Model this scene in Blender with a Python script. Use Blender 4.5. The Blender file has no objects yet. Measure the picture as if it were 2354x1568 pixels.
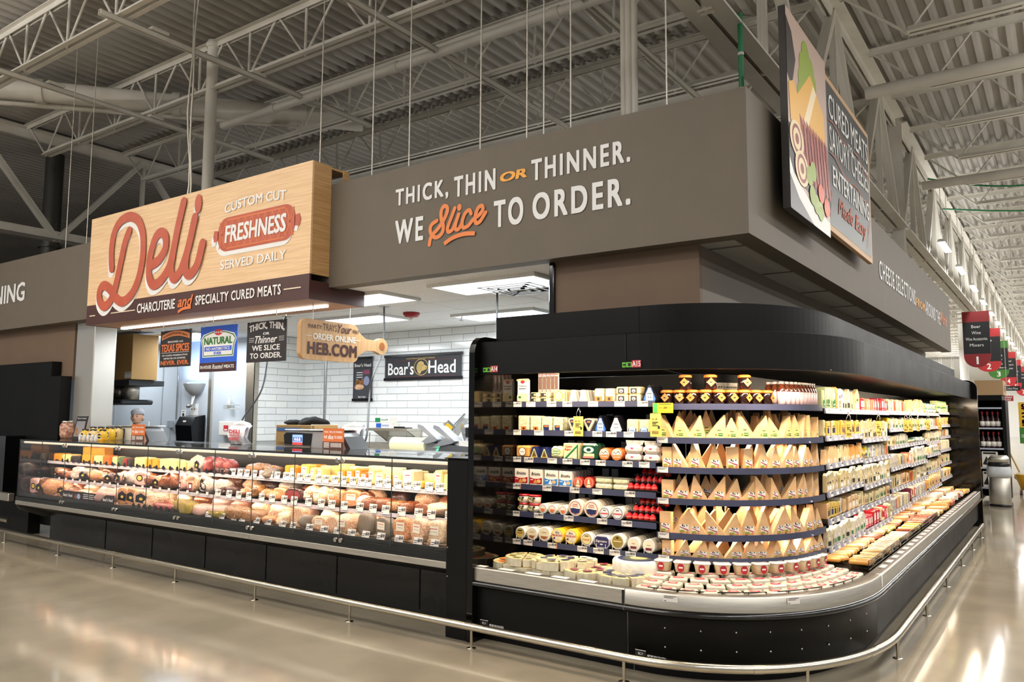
import bpy, math, random
import numpy as np
from mathutils import Matrix, Vector, Euler, noise
random.seed(7)
sc = bpy.context.scene
COL = sc.collection
PI = math.pi
R = math.radians

# ---------------------------------------------------------------- camera
F_PX, PITCH, ROLL, YAW, CAM_H = 1805.0, R(5.48), R(0.33), R(-35.06), 1.55
def _cam_axes():
    cy, sy, cp, sp = math.cos(YAW), math.sin(YAW), math.cos(PITCH), math.sin(PITCH)
    f = np.array([sy*cp, cy*cp, sp]); r = np.array([cy, -sy, 0.0]); u = np.cross(r, f)
    return r*math.cos(ROLL)+u*math.sin(ROLL), -r*math.sin(ROLL)+u*math.cos(ROLL), f
CR, CU, CF = _cam_axes()
EYE = np.array([0, 0, CAM_H])
cam = bpy.data.objects.new('camera', bpy.data.cameras.new('camera'))
COL.objects.link(cam)
cam.matrix_world = Matrix(((CR[0], CU[0], -CF[0], 0), (CR[1], CU[1], -CF[1], 0), (CR[2], CU[2], -CF[2], CAM_H), (0, 0, 0, 1)))
cam.data.sensor_width = 36
cam.data.lens = F_PX/2354*36
cam.data.clip_end = 300
sc.camera = cam
def at(x, y, **k):
    """photo point -> world point on a plane X=, Y= or Z="""
    d = CF + CR*((x-1177)/F_PX) - CU*((y-784)/F_PX)
    (a, v), = k.items(); i = 'XYZ'.index(a)
    return EYE + d*((v-EYE[i])/d[i])

# ---------------------------------------------------------------- world, exposure, lights
sc.view_settings.view_transform = 'Standard'
sc.view_settings.look = 'None'
sc.view_settings.gamma = 1
sc.view_settings.use_curve_mapping = False
sc.view_settings.exposure = 0.0
W = bpy.data.worlds.new('world'); sc.world = W; W.use_nodes = True
W.node_tree.nodes['Background'].inputs[0].default_value = (.95, .97, 1, 1)
W.node_tree.nodes['Background'].inputs[1].default_value = 0.38
sc.cycles.max_bounces = 12
sc.cycles.diffuse_bounces = 6
sc.cycles.transparent_max_bounces = 16
def area(name, loc, sx, sy, power, col=(1, 1, 1), rot=(0, 0, 0), spread=180):
    l = bpy.data.lights.new(name, 'AREA'); l.shape = 'RECTANGLE'; l.size = sx; l.size_y = sy
    l.energy = power; l.color = col; l.spread = R(spread)
    o = bpy.data.objects.new(name, l); COL.objects.link(o); o.location = loc; o.rotation_euler = rot
    return o
WARM = (1, .80, .58); NEUT = (1, .95, .89); COOL = (.9, .96, 1)
# rows of strip lights over the shop (the fixtures in view are built further down); upward panels are added to brighten the roof deck
for k, y in enumerate((-7.5, -3.5, 0.5)):
    area('sales_floor_fill', (-9, y, 5.6), 14, .25, 310, NEUT)  # unseen row, added to light the deli front and floor
    area('sales_floor_deck_fill', (-9, y, 5.66), 14, .25, 850, NEUT, (PI, 0, 0))  # unseen upward panel, added to brighten the near roof deck
for k, x in enumerate((1.6, 5.4, 9.2)):
    area('main_aisle_strip', (x, 37, 5.2), .12, 82, 2050, (1, .98, .95))
    area('main_aisle_uplight', (x, 37, 5.26), .12, 82, 900, (1, .98, .95), (PI, 0, 0))
area('girder_strip', (-1.9, 48, 5.15), .12, 60, 420, (1, .98, .95))
area('girder_uplight', (-1.9, 48, 5.26), .12, 60, 420, (1, .98, .95), (PI, 0, 0))
for x in (-6.5, -11):
    area('far_hall_strip', (x, 52, 4.95), .12, 50, 2600, (1, .98, .95))
    area('far_hall_uplight', (x, 52, 5.06), .12, 50, 1500, (1, .98, .95), (PI, 0, 0))
area('deli_deck_fill', (-9, 10.5, 3.6), 12, .3, 60, NEUT, (PI, 0, 0))  # hidden panel above the deli room, added to lighten the deck there
# deli room troffers, then two panels without fixtures, the last added to brighten the grey wall
for (x, y) in ((-4.2, 5.75), (-6.0, 5.75), (-5.4, 7.55), (-7.2, 6.95), (-10.9, 6.95), (-9.0, 6.5), (-13.3, 6.9)):
    area('troffer_and_fill_light', (x, y, 2.69), 1.1, .5, 34, COOL)
# tube under the deli sign box, tubes of the cases
area('sign_tube', (-7.65, 5.14, 2.585), 3.7, .04, 10, NEUT)
area('deli_case_tube', (-7.0, 4.50, 1.205), 6.5, .03, 40, WARM, (R(28), 0, 0))
area('deli_shelf_tube_top', (-7.0, 4.80, .935), 6.5, .02, 13, WARM, (R(18), 0, 0))
area('deli_shelf_tube_mid', (-7.0, 4.74, .738), 6.5, .02, 15, WARM, (R(18), 0, 0))
area('front_case_tube', (-2.84, 4.54, 1.868), 1.1, .04, 15, WARM, (R(34), 0, 0))
area('corner_case_tube', (-1.62, 4.90, 1.868), 1.1, .04, 23, WARM, (R(38), 0, R(42)))
area('aisle_case_tube', (-1.19, 9.6, 1.868), .04, 7.4, 66, WARM, (0, R(30), 0))
for z in (1.41, 1.01, .81):
    area('front_shelf_tube', (-2.84, 4.915, z+.010), 1.06, .012, 2.0, WARM, (R(-20), 0, 0))
for z in (1.378, .98, .757):
    area('corner_shelf_tube', (-1.78, 5.27, z+.010), .95, .012, 5.5, WARM, (R(-20), 0, R(42)))
area('front_deck_tube', (-2.84, 4.915, .617), 1.1, .012, 2.2, WARM, (R(-25), 0, 0))
area('corner_deck_tube', (-1.76, 5.25, .620), 1.0, .012, 1.4, WARM, (R(-25), 0, R(42)))
for y0, y1, zz in ((5.95, 7.15, (1.184, .793, .596)), (7.2, 8.4, (1.168, .781, .579)), (8.46, 9.57, (1.245, .827, .615)), (9.63, 10.87, (1.245, .827, .64)), (10.93, 12.12, (1.223, .863, .66)), (12.18, 13.3, (1.272, .90, .70))):
    for k, z in enumerate(zz):
        area('aisle_shelf_tube', (-1.437, (y0+y1)/2, z+.010), .012, y1-y0, (1.8, 1.8, 2.0)[k], WARM, (0, R(20), 0))

# ---------------------------------------------------------------- materials
def lin(c):
    if isinstance(c, str):
        c = tuple(int(c[i:i+2], 16)/255 for i in (0, 2, 4))
    return tuple((x/12.92 if x <= .04045 else ((x+.055)/1.055)**2.4) for x in c)
MATS = {}
def mat(name, col, rough=.5, metal=0.0, spec=.5, var=None, scale=8, detail=3, coat=0, bump=0, emit=0, aniso=(1, 1, 1), rvar=0):
    if name in MATS: return MATS[name]
    m = bpy.data.materials.new(name); m.use_nodes = True
    nt = m.node_tree; b = nt.nodes['Principled BSDF']
    c = (*lin(col), 1)
    b.inputs['Base Color'].default_value = c
    b.inputs['Roughness'].default_value = rough
    b.inputs['Metallic'].default_value = metal
    b.inputs['Specular IOR Level'].default_value = spec
    b.inputs['Coat Weight'].default_value = coat
    b.inputs['Coat Roughness'].default_value = .08
    if emit:
        b.inputs['Emission Color'].default_value = c
        b.inputs['Emission Strength'].default_value = emit
    if var or bump or rvar:
        tc = nt.nodes.new('ShaderNodeTexCoord'); mp = nt.nodes.new('ShaderNodeMapping')
        mp.inputs['Scale'].default_value = aniso
        nz = nt.nodes.new('ShaderNodeTexNoise'); nz.inputs['Scale'].default_value = scale; nz.inputs['Detail'].default_value = detail
        nt.links.new(tc.outputs['Object'], mp.inputs['Vector']); nt.links.new(mp.outputs[0], nz.inputs['Vector'])
        if var:
            rp = nt.nodes.new('ShaderNodeValToRGB'); e = rp.color_ramp.elements
            e[0].position = .38; e[1].position = .62
            e[0].color = c; e[1].color = (*lin(var), 1)
            nt.links.new(nz.outputs['Fac'], rp.inputs[0]); nt.links.new(rp.outputs[0], b.inputs['Base Color'])
        if rvar:
            mr = nt.nodes.new('ShaderNodeMapRange'); mr.inputs[3].default_value = rough; mr.inputs[4].default_value = rough+rvar
            nt.links.new(nz.outputs['Fac'], mr.inputs[0]); nt.links.new(mr.outputs[0], b.inputs['Roughness'])
        if bump:
            bp = nt.nodes.new('ShaderNodeBump'); bp.inputs['Strength'].default_value = bump; bp.inputs['Distance'].default_value = .01
            nt.links.new(nz.outputs['Fac'], bp.inputs['Height']); nt.links.new(bp.outputs[0], b.inputs['Normal'])
    MATS[name] = m
    return m
def glass(name, tint=(1, 1, 1), rough=0.0, base=.025):
    """thin clear sheet: mostly passes light straight on, mirrors by Fresnel"""
    m = bpy.data.materials.new(name); m.use_nodes = True; nt = m.node_tree; nt.nodes.clear()
    out = nt.nodes.new('ShaderNodeOutputMaterial'); mx = nt.nodes.new('ShaderNodeMixShader')
    tr = nt.nodes.new('ShaderNodeBsdfTransparent'); gl = nt.nodes.new('ShaderNodeBsdfGlossy')
    lw = nt.nodes.new('ShaderNodeLayerWeight'); lw.inputs['Blend'].default_value = .5
    pw = nt.nodes.new('ShaderNodeMath'); pw.operation = 'POWER'; pw.inputs[1].default_value = 5
    fr = nt.nodes.new('ShaderNodeMath'); fr.operation = 'MULTIPLY_ADD'; fr.inputs[1].default_value = .9; fr.inputs[2].default_value = base
    nt.links.new(lw.outputs['Facing'], pw.inputs[0]); nt.links.new(pw.outputs[0], fr.inputs[0])
    tr.inputs[0].default_value = (*tint, 1); gl.inputs['Roughness'].default_value = rough
    nt.links.new(fr.outputs[0], mx.inputs[0]); nt.links.new(tr.outputs[0], mx.inputs[1]); nt.links.new(gl.outputs[0], mx.inputs[2])
    nt.links.new(mx.outputs[0], out.inputs[0]); MATS[name] = m
    return m

# ---------------------------------------------------------------- mesh builder
class MB:
    def __init__(s): s.v = []; s.f = []; s.mi = []; s.sm = []
    def add(s, vs, fs, mi=0, sm=False):
        o = len(s.v); s.v += [tuple(map(float, p)) for p in vs]
        for f in fs: s.f.append([i+o for i in f]); s.mi.append(mi); s.sm.append(sm)
        return s
    def box(s, a, b, mi=0):
        x0, y0, z0 = a; x1, y1, z1 = b
        return s.add([(x0,y0,z0),(x1,y0,z0),(x1,y1,z0),(x0,y1,z0),(x0,y0,z1),(x1,y0,z1),(x1,y1,z1),(x0,y1,z1)],
              [(0,3,2,1),(4,5,6,7),(0,1,5,4),(1,2,6,5),(2,3,7,6),(3,0,4,7)], mi)
    def cbox(s, a, b, c=.004, mi=0):
        """box with chamfered edges"""
        x0, y0, z0 = a; x1, y1, z1 = b
        c = min(c, (x1-x0)*.45, (y1-y0)*.45, (z1-z0)*.45)
        vs = []; idx = {}
        for i, x in enumerate((x0, x1)):
            for j, y in enumerate((y0, y1)):
                for k, z in enumerate((z0, z1)):
                    dx, dy, dz = c*(1-2*i), c*(1-2*j), c*(1-2*k)
                    idx[i,j,k] = len(vs); vs += [(x, y+dy, z+dz), (x+dx, y, z+dz), (x+dx, y+dy, z)]
        I = idx; fs = []
        fs += [(I[0,0,0],I[0,0,1],I[0,1,1],I[0,1,0]), (I[1,0,0],I[1,1,0],I[1,1,1],I[1,0,1])]
        fs += [(I[0,0,0]+1,I[1,0,0]+1,I[1,0,1]+1,I[0,0,1]+1), (I[0,1,0]+1,I[0,1,1]+1,I[1,1,1]+1,I[1,1,0]+1)]
        fs += [(I[0,0,0]+2,I[0,1,0]+2,I[1,1,0]+2,I[1,0,0]+2), (I[0,0,1]+2,I[1,0,1]+2,I[1,1,1]+2,I[0,1,1]+2)]
        for j in (0, 1):
            for k in (0, 1):
                q = (I[0,j,k]+1, I[1,j,k]+1, I[1,j,k]+2, I[0,j,k]+2); fs.append(q if j == k else q[::-1])
        for i in (0, 1):
            for k in (0, 1):
                q = (I[i,0,k]+2, I[i,1,k]+2, I[i,1,k], I[i,0,k]); fs.append(q if i == k else q[::-1])
        for i in (0, 1):
            for j in (0, 1):
                q = (I[i,j,0], I[i,j,1], I[i,j,1]+1, I[i,j,0]+1); fs.append(q if i == j else q[::-1])
                for k in (0, 1):
                    t = (I[i,j,k], I[i,j,k]+1, I[i,j,k]+2); fs.append(t if (i+j+k) % 2 else t[::-1])
        return s.add(vs, fs, mi)
    def prism(s, poly, lo, hi, axis='y', mi=0, mi2=None, sm=False):
        """extrude a 2D outline; axis y: outline is (x,z); x: (y,z); z: (x,y)"""
        n = len(poly)
        def P(p, t): return {'y': (p[0], t, p[1]), 'x': (t, p[0], p[1]), 'z': (p[0], p[1], t)}[axis]
        vs = [P(p, lo) for p in poly]+[P(p, hi) for p in poly]
        s.add(vs, [tuple(range(n)), tuple(range(2*n-1, n-1, -1))], mi if mi2 is None else mi2)
        o = len(s.v)-2*n
        for i in range(n):
            j = (i+1) % n; s.f.append([o+i, o+n+i, o+n+j, o+j]); s.mi.append(mi); s.sm.append(sm)
        return s
    def cyl(s, p0, p1, r, n=12, r2=None, mi=0, caps=True):
        r2 = r if r2 is None else r2
        p0, p1 = Vector(p0), Vector(p1); d = (p1-p0).normalized()
        u = d.orthogonal().normalized(); w = d.cross(u)
        a = [(math.cos(2*PI*i/n), math.sin(2*PI*i/n)) for i in range(n)]
        vs = [p0+(u*c+w*q)*r for c, q in a]+[p1+(u*c+w*q)*r2 for c, q in a]
        s.add(vs, [(i, (i+1) % n, n+(i+1) % n, n+i) for i in range(n)], mi, True)
        if caps: s.add(vs[:n], [tuple(range(n-1, -1, -1))], mi); s.add(vs[n:], [tuple(range(n))], mi)
        return s
    def lathe(s, prof, n=16, c=(0, 0, 0), mi=0, mis=None, sq=None):
        """prof: (r,z) list round the vertical axis"""
        vs = []
        for r, z in prof:
            for i in range(n):
                a = 2*PI*i/n; x, y = math.cos(a), math.sin(a)
                if sq:
                    k = 1/((abs(x)**sq+abs(y)**sq)**(1/sq)); x *= k; y *= k
                vs.append((c[0]+r*x, c[1]+r*y, c[2]+z))
        o = len(s.v); s.v += vs
        for k in range(len(prof)-1):
            for i in range(n):
                j = (i+1) % n
                s.f.append([o+k*n+i, o+k*n+j, o+(k+1)*n+j, o+(k+1)*n+i]); s.mi.append(mis[k] if mis else mi); s.sm.append(True)
        for k, rev in ((0, True), (len(prof)-1, False)):
            if prof[k][0] > 1e-4:
                f = [o+k*n+i for i in range(n)]; s.f.append(f[::-1] if rev else f); s.mi.append(mis[min(k, len(mis)-1)] if mis else mi); s.sm.append(False)
        return s
    def ball(s, c, r, nu=18, nv=11, mi=0, bump=0, seed=0, pw=1.0, fq=9):
        """lumpy ellipsoid; pw<1 makes it more loaf-like"""
        vs = []; rx, ry, rz = r
        for j in range(nv+1):
            t = PI*j/nv-PI/2
            for i in range(nu):
                p = 2*PI*i/nu
                sg = lambda q: math.copysign(abs(q)**pw, q)
                x, y, z = sg(math.cos(t))*sg(math.cos(p)), sg(math.cos(t))*sg(math.sin(p)), sg(math.sin(t))
                k = 1+bump*noise.noise(Vector((x*rx*fq+seed*7.1, y*ry*fq+seed*3.3, z*rz*fq))) if bump else 1
                vs.append((c[0]+x*rx*k, c[1]+y*ry*k, c[2]+z*rz*k))
        fs = [(j*nu+i, j*nu+(i+1) % nu, (j+1)*nu+(i+1) % nu, (j+1)*nu+i) for j in range(nv) for i in range(nu)]
        return s.add(vs, fs, mi, True)
    def tube(s, pts, r, n=8, mi=0):
        pts = [Vector(p) for p in pts]; rings = []
        u = None
        for i, p in enumerate(pts):
            d = (pts[min(i+1, len(pts)-1)]-pts[max(i-1, 0)]).normalized()
            u = d.orthogonal().normalized() if u is None else (u-d*u.dot(d)).normalized()
            w = d.cross(u)
            rr = r[i] if isinstance(r, (list, tuple)) else r
            rings.append([p+(u*math.cos(2*PI*k/n)+w*math.sin(2*PI*k/n))*rr for k in range(n)])
        vs = [q for g in rings for q in g]
        fs = [(a*n+k, a*n+(k+1) % n, (a+1)*n+(k+1) % n, (a+1)*n+k) for a in range(len(pts)-1) for k in range(n)]
        s.add(vs, fs, mi, True)
        return s.add(rings[0], [tuple(range(n-1, -1, -1))], mi).add(rings[-1], [tuple(range(n))], mi)
    def grid(s, rows, mi=0, sm=False):
        n = len(rows[0]); vs = [p for r in rows for p in r]
        return s.add(vs, [(a*n+i, a*n+i+1, (a+1)*n+i+1, (a+1)*n+i) for a in range(len(rows)-1) for i in range(n-1)], mi, sm)
    def mesh(s, name, *mats):
        me = bpy.data.meshes.new(name); me.from_pydata(s.v, [], s.f)
        for m in mats: me.materials.append(m)
        me.polygons.foreach_set('material_index', s.mi); me.polygons.foreach_set('use_smooth', s.sm)
        me.update()
        return me
def wpos(o):
    v = Vector((0, 0, 0))
    while o is not None: v += o.location; o = o.parent
    return v
def obj(name, me, parent=None, loc=(0, 0, 0), rot=(0, 0, 0), scale=(1, 1, 1), world=True, **tags):
    """link a mesh; when it has an unrotated parent, loc is still a world position (world=True)"""
    o = bpy.data.objects.new(name, me); COL.objects.link(o)
    loc = Vector(loc)
    if parent is not None:
        o.parent = parent
        if world: loc = loc-wpos(parent)
    o.location = loc; o.rotation_euler = rot; o.scale = scale
    for k, v in tags.items(): o[k] = v
    return o
def thing(name, label, cat, loc=(0, 0, 0), rz=0, group=None, me=None, rot=None):
    o = bpy.data.objects.new(name, me); COL.objects.link(o)
    o.location = loc; o.rotation_euler = rot if rot else (0, 0, rz)
    o['label'] = label; o['category'] = cat
    if group: o['group'] = group
    return o
def struct(name, me, loc=(0, 0, 0), **tags):
    o = obj(name, me, None, loc, **tags); o['kind'] = 'structure'
    return o
def bx(a, b, m, c=0):
    return (MB().cbox(a, b, c) if c else MB().box(a, b)).mesh('m', m)
ORD = ('first second third fourth fifth sixth seventh eighth ninth tenth eleventh twelfth thirteenth fourteenth fifteenth sixteenth '
       'seventeenth eighteenth nineteenth twentieth twenty-first twenty-second twenty-third twenty-fourth twenty-fifth twenty-sixth twenty-seventh twenty-eighth twenty-ninth thirtieth').split()
def nth(i): return ORD[i] if i < len(ORD) else '%dth' % (i+1)

# ---------------------------------------------------------------- lettering
# a flat frame: plane 'F' faces the customer (-Y): u=X, v=Z ; plane 'S' faces the aisle (+X): u=Y, v=Z
def place(pl, u, v, d): return {'F': (u, d, v), 'S': (d, u, v), 'T': (u, v, d)}[pl]
_TX = {}
def text_verts(s, bold=0.0, shear=0.0, res=2, space=1.0):
    k = (s, bold, shear, res, space)
    if k not in _TX:
        cu = bpy.data.curves.new('t', 'FONT'); cu.body = s; cu.offset = bold; cu.shear = shear; cu.resolution_u = res; cu.space_character = space
        cu.align_x = 'LEFT'
        ob = bpy.data.objects.new('t', cu); me = bpy.data.meshes.new_from_object(ob)
        v = np.array([p.co[:2] for p in me.vertices]) if len(me.vertices) else np.zeros((1, 2))
        par = list(range(len(v)))
        def find(i):
            while par[i] != i: par[i] = par[par[i]]; i = par[i]
            return i
        for p in me.polygons:
            q = [find(i) for i in p.vertices]
            for i in q[1:]: par[find(i)] = find(q[0])
        root = [find(i) for i in range(len(v))]; xs = {}
        for i, r_ in enumerate(root): xs[r_] = min(xs.get(r_, 1e9), v[i][0])
        rank = {r_: n % 3 for n, r_ in enumerate(sorted(xs, key=xs.get))}
        _TX[k] = (v, [tuple(p.vertices) for p in me.polygons], [rank[r_]*.0005 for r_ in root]); bpy.data.objects.remove(ob); bpy.data.curves.remove(cu); bpy.data.meshes.remove(me)
    return _TX[k]
def text_into(mb, s, pl, u0, u1, v0, v1, d, mi=0, bold=0.0, shear=0.0, arc=0.0, rise=0.0, res=2, space=1.0):
    """lettering fitted into a rectangle of the frame; arc bends the line, rise tilts it"""
    v, fs, dep = text_verts(s, 0.0, shear, res, space); sg = 1 if pl == 'S' else -1
    lo, hi = v.min(0), v.max(0); w = np.maximum(hi-lo, 1e-6)
    t = (v-lo)/w
    bu, bv = bold*.8*(u1-u0)/w[0], bold*.5*(v1-v0)/w[1]
    for n, (ku, kv) in enumerate(((0, 0), (-1, -1), (1, -1), (-1, 1), (1, 1)) if bold else ((0, 0),)):
        out = []
        for (a, b), q in zip(t, dep):
            vv = v0+b*(v1-v0)+arc*(1-(2*a-1)**2)+rise*a+kv*bv
            uu = u0+a*(u1-u0)+ku*bu
            out.append(place(pl, uu, vv, d+sg*(q+n*.00012)))
        mb.add(out, fs, mi)
def letters(s, pl, u0, u1, v0, v1, d, m, parent, name='lettering', **k):
    mb = MB(); text_into(mb, s, pl, u0, u1, v0, v1, d, **k)
    o = wpos(parent); mb.v = [(x-o[0], y-o[1], z-o[2]) for x, y, z in mb.v]
    return obj(name, mb.mesh(name, m), parent, (0, 0, 0), world=False)
_DRIFT = 0.0
def spline(pts, k=8):
    P = [np.array(p, float) for p in pts]; P = [2*P[0]-P[1]]+P+[2*P[-1]-P[-2]]; out = []
    for i in range(1, len(P)-2):
        for t in np.linspace(0, 1, k, endpoint=False):
            a, b, c, d = P[i-1:i+3]
            out.append(.5*(2*b+(c-a)*t+(2*a-5*b+4*c-d)*t*t+(3*b-a-3*c+d)*t**3))
    return out+[P[-2]]
def ribbon_into(mb, pts, w, pl, d, mi=0, du=0, dv=0, cap=True):
    """brush stroke of even width along a smooth path given in frame coordinates"""
    P = spline(pts); n = len(P); L = []; Rr = []
    for i, p in enumerate(P):
        t = P[min(i+1, n-1)]-P[max(i-1, 0)]; t = t/(np.linalg.norm(t)+1e-9); q = np.array([-t[1], t[0]])
        L.append(p+q*w/2); Rr.append(p-q*w/2)
    global _DRIFT
    sg = 1 if pl == 'S' else -1
    dd = [d+sg*(_DRIFT+.0016*i/n) for i in range(n)]; _DRIFT = (_DRIFT+.0018) % .0072
    mb.grid([[place(pl, p[0]+du, p[1]+dv, q) for p, q in zip(L, dd)], [place(pl, p[0]+du, p[1]+dv, q) for p, q in zip(Rr, dd)]], mi)
    if cap:
        for p, q in ((P[0], dd[0]), (P[-1], dd[-1])): disc_into(mb, p[0]+du, p[1]+dv, w/2, w/2, pl, q-sg*.0002, mi, 12)
def disc_into(mb, u, v, ru, rv, pl, d, mi=0, n=24):
    mb.add([place(pl, u+ru*math.cos(2*PI*i/n), v+rv*math.sin(2*PI*i/n), d) for i in range(n)], [tuple(range(n))], mi)
def rect_into(mb, u0, u1, v0, v1, pl, d, mi=0):
    mb.add([place(pl, u0, v0, d), place(pl, u1, v0, d), place(pl, u1, v1, d), place(pl, u0, v1, d)], [(0, 1, 2, 3)], mi)
def poly_into(mb, pts, pl, d, mi=0):
    mb.add([place(pl, u, v, d) for u, v in pts], [tuple(range(len(pts)))], mi)
def child(mb, name, parent, *mats):
    o = wpos(parent); mb.v = [(x-o[0], y-o[1], z-o[2]) for x, y, z in mb.v]
    return obj(name, mb.mesh(name, *mats), parent, world=False)

# common materials
STEEL = mat('brushed_steel', 'cfcabf', .42, 1, var='c2bdb2', scale=3, aniso=(2, 2, 60))
CHROME = mat('polished_steel', 'd8d4cb', .14, 1)
BLACK = mat('black_laminate', '070707', .38, 0, .22, rvar=.12, scale=3)
GLOSSBLACK = mat('gloss_black', '080808', .08, 0, .6)
DARKINT = mat('black_liner', '030303', .45, 0, .08)
RUBBER = mat('black_bumper', '0a0a0b', .12, 0, .6)
WHITEP = mat('white_print', 'eeeeec', .55)
BLACKP = mat('black_print', '1a1614', .55)
WHITESTEEL = mat('white_painted_steel', 'd6d3ca', .55, var='cbc7bd', scale=2)
DECKM = mat('painted_roof_deck', 'b2afa8', .6, var='a5a199', scale=.6)
TAUPE = mat('taupe_paint', '655c50', .62, var='625a4e', scale=3)
GREYP = mat('grey_plastic', '8d8f93', .45)
# ================================================================ building shell
m_floor = mat('polished_concrete', '998f7d', .05, 0, .5, var='8a8170', scale=1.6, detail=6, rvar=.09)
fl = struct('floor', MB().box((-45, -8, -.2), (34, 82, 0)).mesh('floor', m_floor))
mj = mat('concrete_joint', '4c463c', .6)
for (a, b) in (((-6, 1.2, .0005), (34, 1.206, .0009)), ((.4, -8, .0005), (.406, 82, .0009)), ((-45, -2.6, .0005), (34, -2.594, .0009))):
    obj('saw_cut_joint', bx(a, b, mj), fl)
# corrugated roof deck, ribs run along Y
mb = MB(); x = -42.0; prof = []
while x < 32:
    prof += [(x, 6.86), (x+.055, 6.86), (x+.085, 6.94), (x+.165, 6.94)]; x += .2
mb.grid([[(a, -7, z) for a, z in prof], [(a, 80, z) for a, z in prof]])
struct('ceiling', mb.mesh('ceiling', DECKM))
# outer walls of the shop
m_far = mat('far_wall_paint', 'e6e6e2', .7)
struct('wall_back', bx((-45, 80, 0), (34, 80.2, 7.2), m_far))
struct('wall_left', bx((-44.9, -8, 0), (-44.7, 80, 7.2), mat('left_wall_paint', '6a665f', .8)))
struct('wall_behind_deli', bx((-44, 20, 0), (-6.0, 20.2, 7.2), mat('rear_wall_paint', '77736a', .8)))

# ---- roof joists
JZ0, JZ1 = 6.10, 6.80
BAYS = [(-15.3, -2.35), (-2.05, 11.0)]
bar = MB().cyl((0, 0, -.5), (0, 0, .5), .5, 8).mesh('bar', WHITESTEEL)       # unit web bar, shared
def web_bar(parent, p, q, r):
    p, q = Vector(p), Vector(q); d = q-p
    o = obj('web_bar', bar, parent, (p+q)/2, d.to_track_quat('Z', 'Y').to_euler(), (r*2, r*2, d.length))
    return o
def chord(x0, x1, y, z, up):
    s = -.075 if up else .075
    mb = MB()
    for q in (-1, 1):       # pair of angles
        mb.box((x0, y+q*.022-(.008 if q < 0 else 0), min(z, z+s)), (x1, y+q*.022+(0 if q < 0 else .008), max(z, z+s)))
        mb.box((x0, min(y+q*.022, y+q*.085), z-.005), (x1, max(y+q*.022, y+q*.085), z+.005))
    return mb.mesh('chord', WHITESTEEL)
far_label = 'white painted open-web roof joist in the far ceiling rows'
for j in range(-1, 34):
    y = 4.5+1.83*j
    near = j <= 7
    for bi, (x0, x1) in enumerate(BAYS):
        if near:
            where = ('over the deli counter', 'over the main aisle')[bi]
            lab = 'white open-web steel roof joist %s, %s behind the fascia front' % (where, nth(j-1)+' one') if j > 0 else 'white open-web steel roof joist %s, %s in front of the fascia' % (where, 'just' if j == 0 else 'second row')
        else:
            lab = far_label
        t = thing('roof_joist', lab, 'roof joist', ((x0+x1)/2, y, JZ0), group='open-web roof joists')
        obj('top_chord', chord(x0, x1, y, JZ1, True), t)
        obj('bottom_chord', chord(x0+.75, x1-.75, y, JZ0, False), t)
        n = 10; step = (x1-x0-1.5)/n
        pts = []
        for k in range(n):
            a = x0+.75+step*k
            pts += [((a, y, JZ0), (a+step/2, y, JZ1), .016), ((a+step/2, y, JZ1), (a+step, y, JZ0), .016)]
            if k: pts.append(((a, y, JZ0), (a, y, JZ1), .018))
        pts += [((x0, y, JZ1), (x0+.75, y, JZ0), .018), ((x1, y, JZ1), (x1-.75, y, JZ0), .018)]
        if near:
            for p, q, r in pts: web_bar(t, p, q, r)
        else:
            mb = MB()
            for p, q, r in pts: mb.cyl(p, q, r, 5, caps=False)
            o = obj('web', mb.mesh('web', WHITESTEEL), t); o['kind'] = 'stuff'
# ---- joist girders along Y
def girder(x, y0, y1, zb, zt, lab, nw):
    t = thing('roof_girder', lab, 'roof girder', (x, (y0+y1)/2, zb))
    for nm, z, s in (('top_chord', zt, .16), ('bottom_chord', zb, .16)):
        mb = MB()
        for q in (-1, 1):
            mb.box((x+min(q*.02, q*.17), y0, z-.012), (x+max(q*.02, q*.17), y1, z+.012))
            mb.box((x+min(q*.02, q*.035), y0, z-(s if nm == 'top_chord' else 0)), (x+max(q*.02, q*.035), y1, z+(0 if nm == 'top_chord' else s)))
        obj(nm, mb.mesh(nm, WHITESTEEL), t)
    st = (y1-y0)/nw
    for k in range(nw):
        a = y0+st*k
        for p, q in (((x, a, zb), (x, a+st/2, zt)), ((x, a+st/2, zt), (x, a+st, zb)), ((x, a+st/2, zt), (x, a+st/2, zb))):
            p, q = Vector(p), Vector(q); d = q-p; w = .05 if p.y != q.y else .035
            o = obj('web_member', webm, t, (p+q)/2, d.to_track_quat('Z', 'Y').to_euler(), (w, w, d.length))
webm = MB().box((-1.2, -.9, -.5), (1.2, .9, .5)).mesh('web_member', WHITESTEEL)
girder(-2.2, -6, 14.7, 4.82, 6.78, 'deep white roof girder above the aisle side of the fascia', 7)
girder(-2.2, 15.0, 70, 4.82, 6.78, 'deep white roof girder beyond the slim white column, far down the aisle', 18)
girder(-15.45, -6, 20, 4.82, 6.78, 'deep white roof girder at the dark end past the deli sign', 8)
# columns and roof pipes
def post(name, lab, cat, x, y, z0, z1, r, m, n=18, rings=()):
    t = thing(name, lab, cat, (x, y, z0))
    obj('shaft', MB().cyl((x, y, z0), (x, y, z1), r, n).mesh('shaft', m), t)
    for z in rings: obj('collar', MB().cyl((x, y, z-.03), (x, y, z+.03), r*1.25, n).mesh('collar', m), t)
    return t
post('roof_drain_pipe', 'round white vertical pipe rising behind the wooden deli sign', 'pipe', -9.62, 6.3, 2.95, 6.82, .078, WHITESTEEL, rings=(6.75,))
t = thing('pipe_bundle', 'bundle of white vertical pipes rising behind the taupe fascia', 'pipe', (-3.2, 6.45, 2.95))
for dx, r in ((-.055, .03), (0, .036), (.06, .03)):
    obj('pipe', MB().cyl((-3.2+dx, 6.45, 2.95), (-3.2+dx, 6.45, 6.85), r, 14).mesh('pipe', WHITESTEEL), t)
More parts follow.
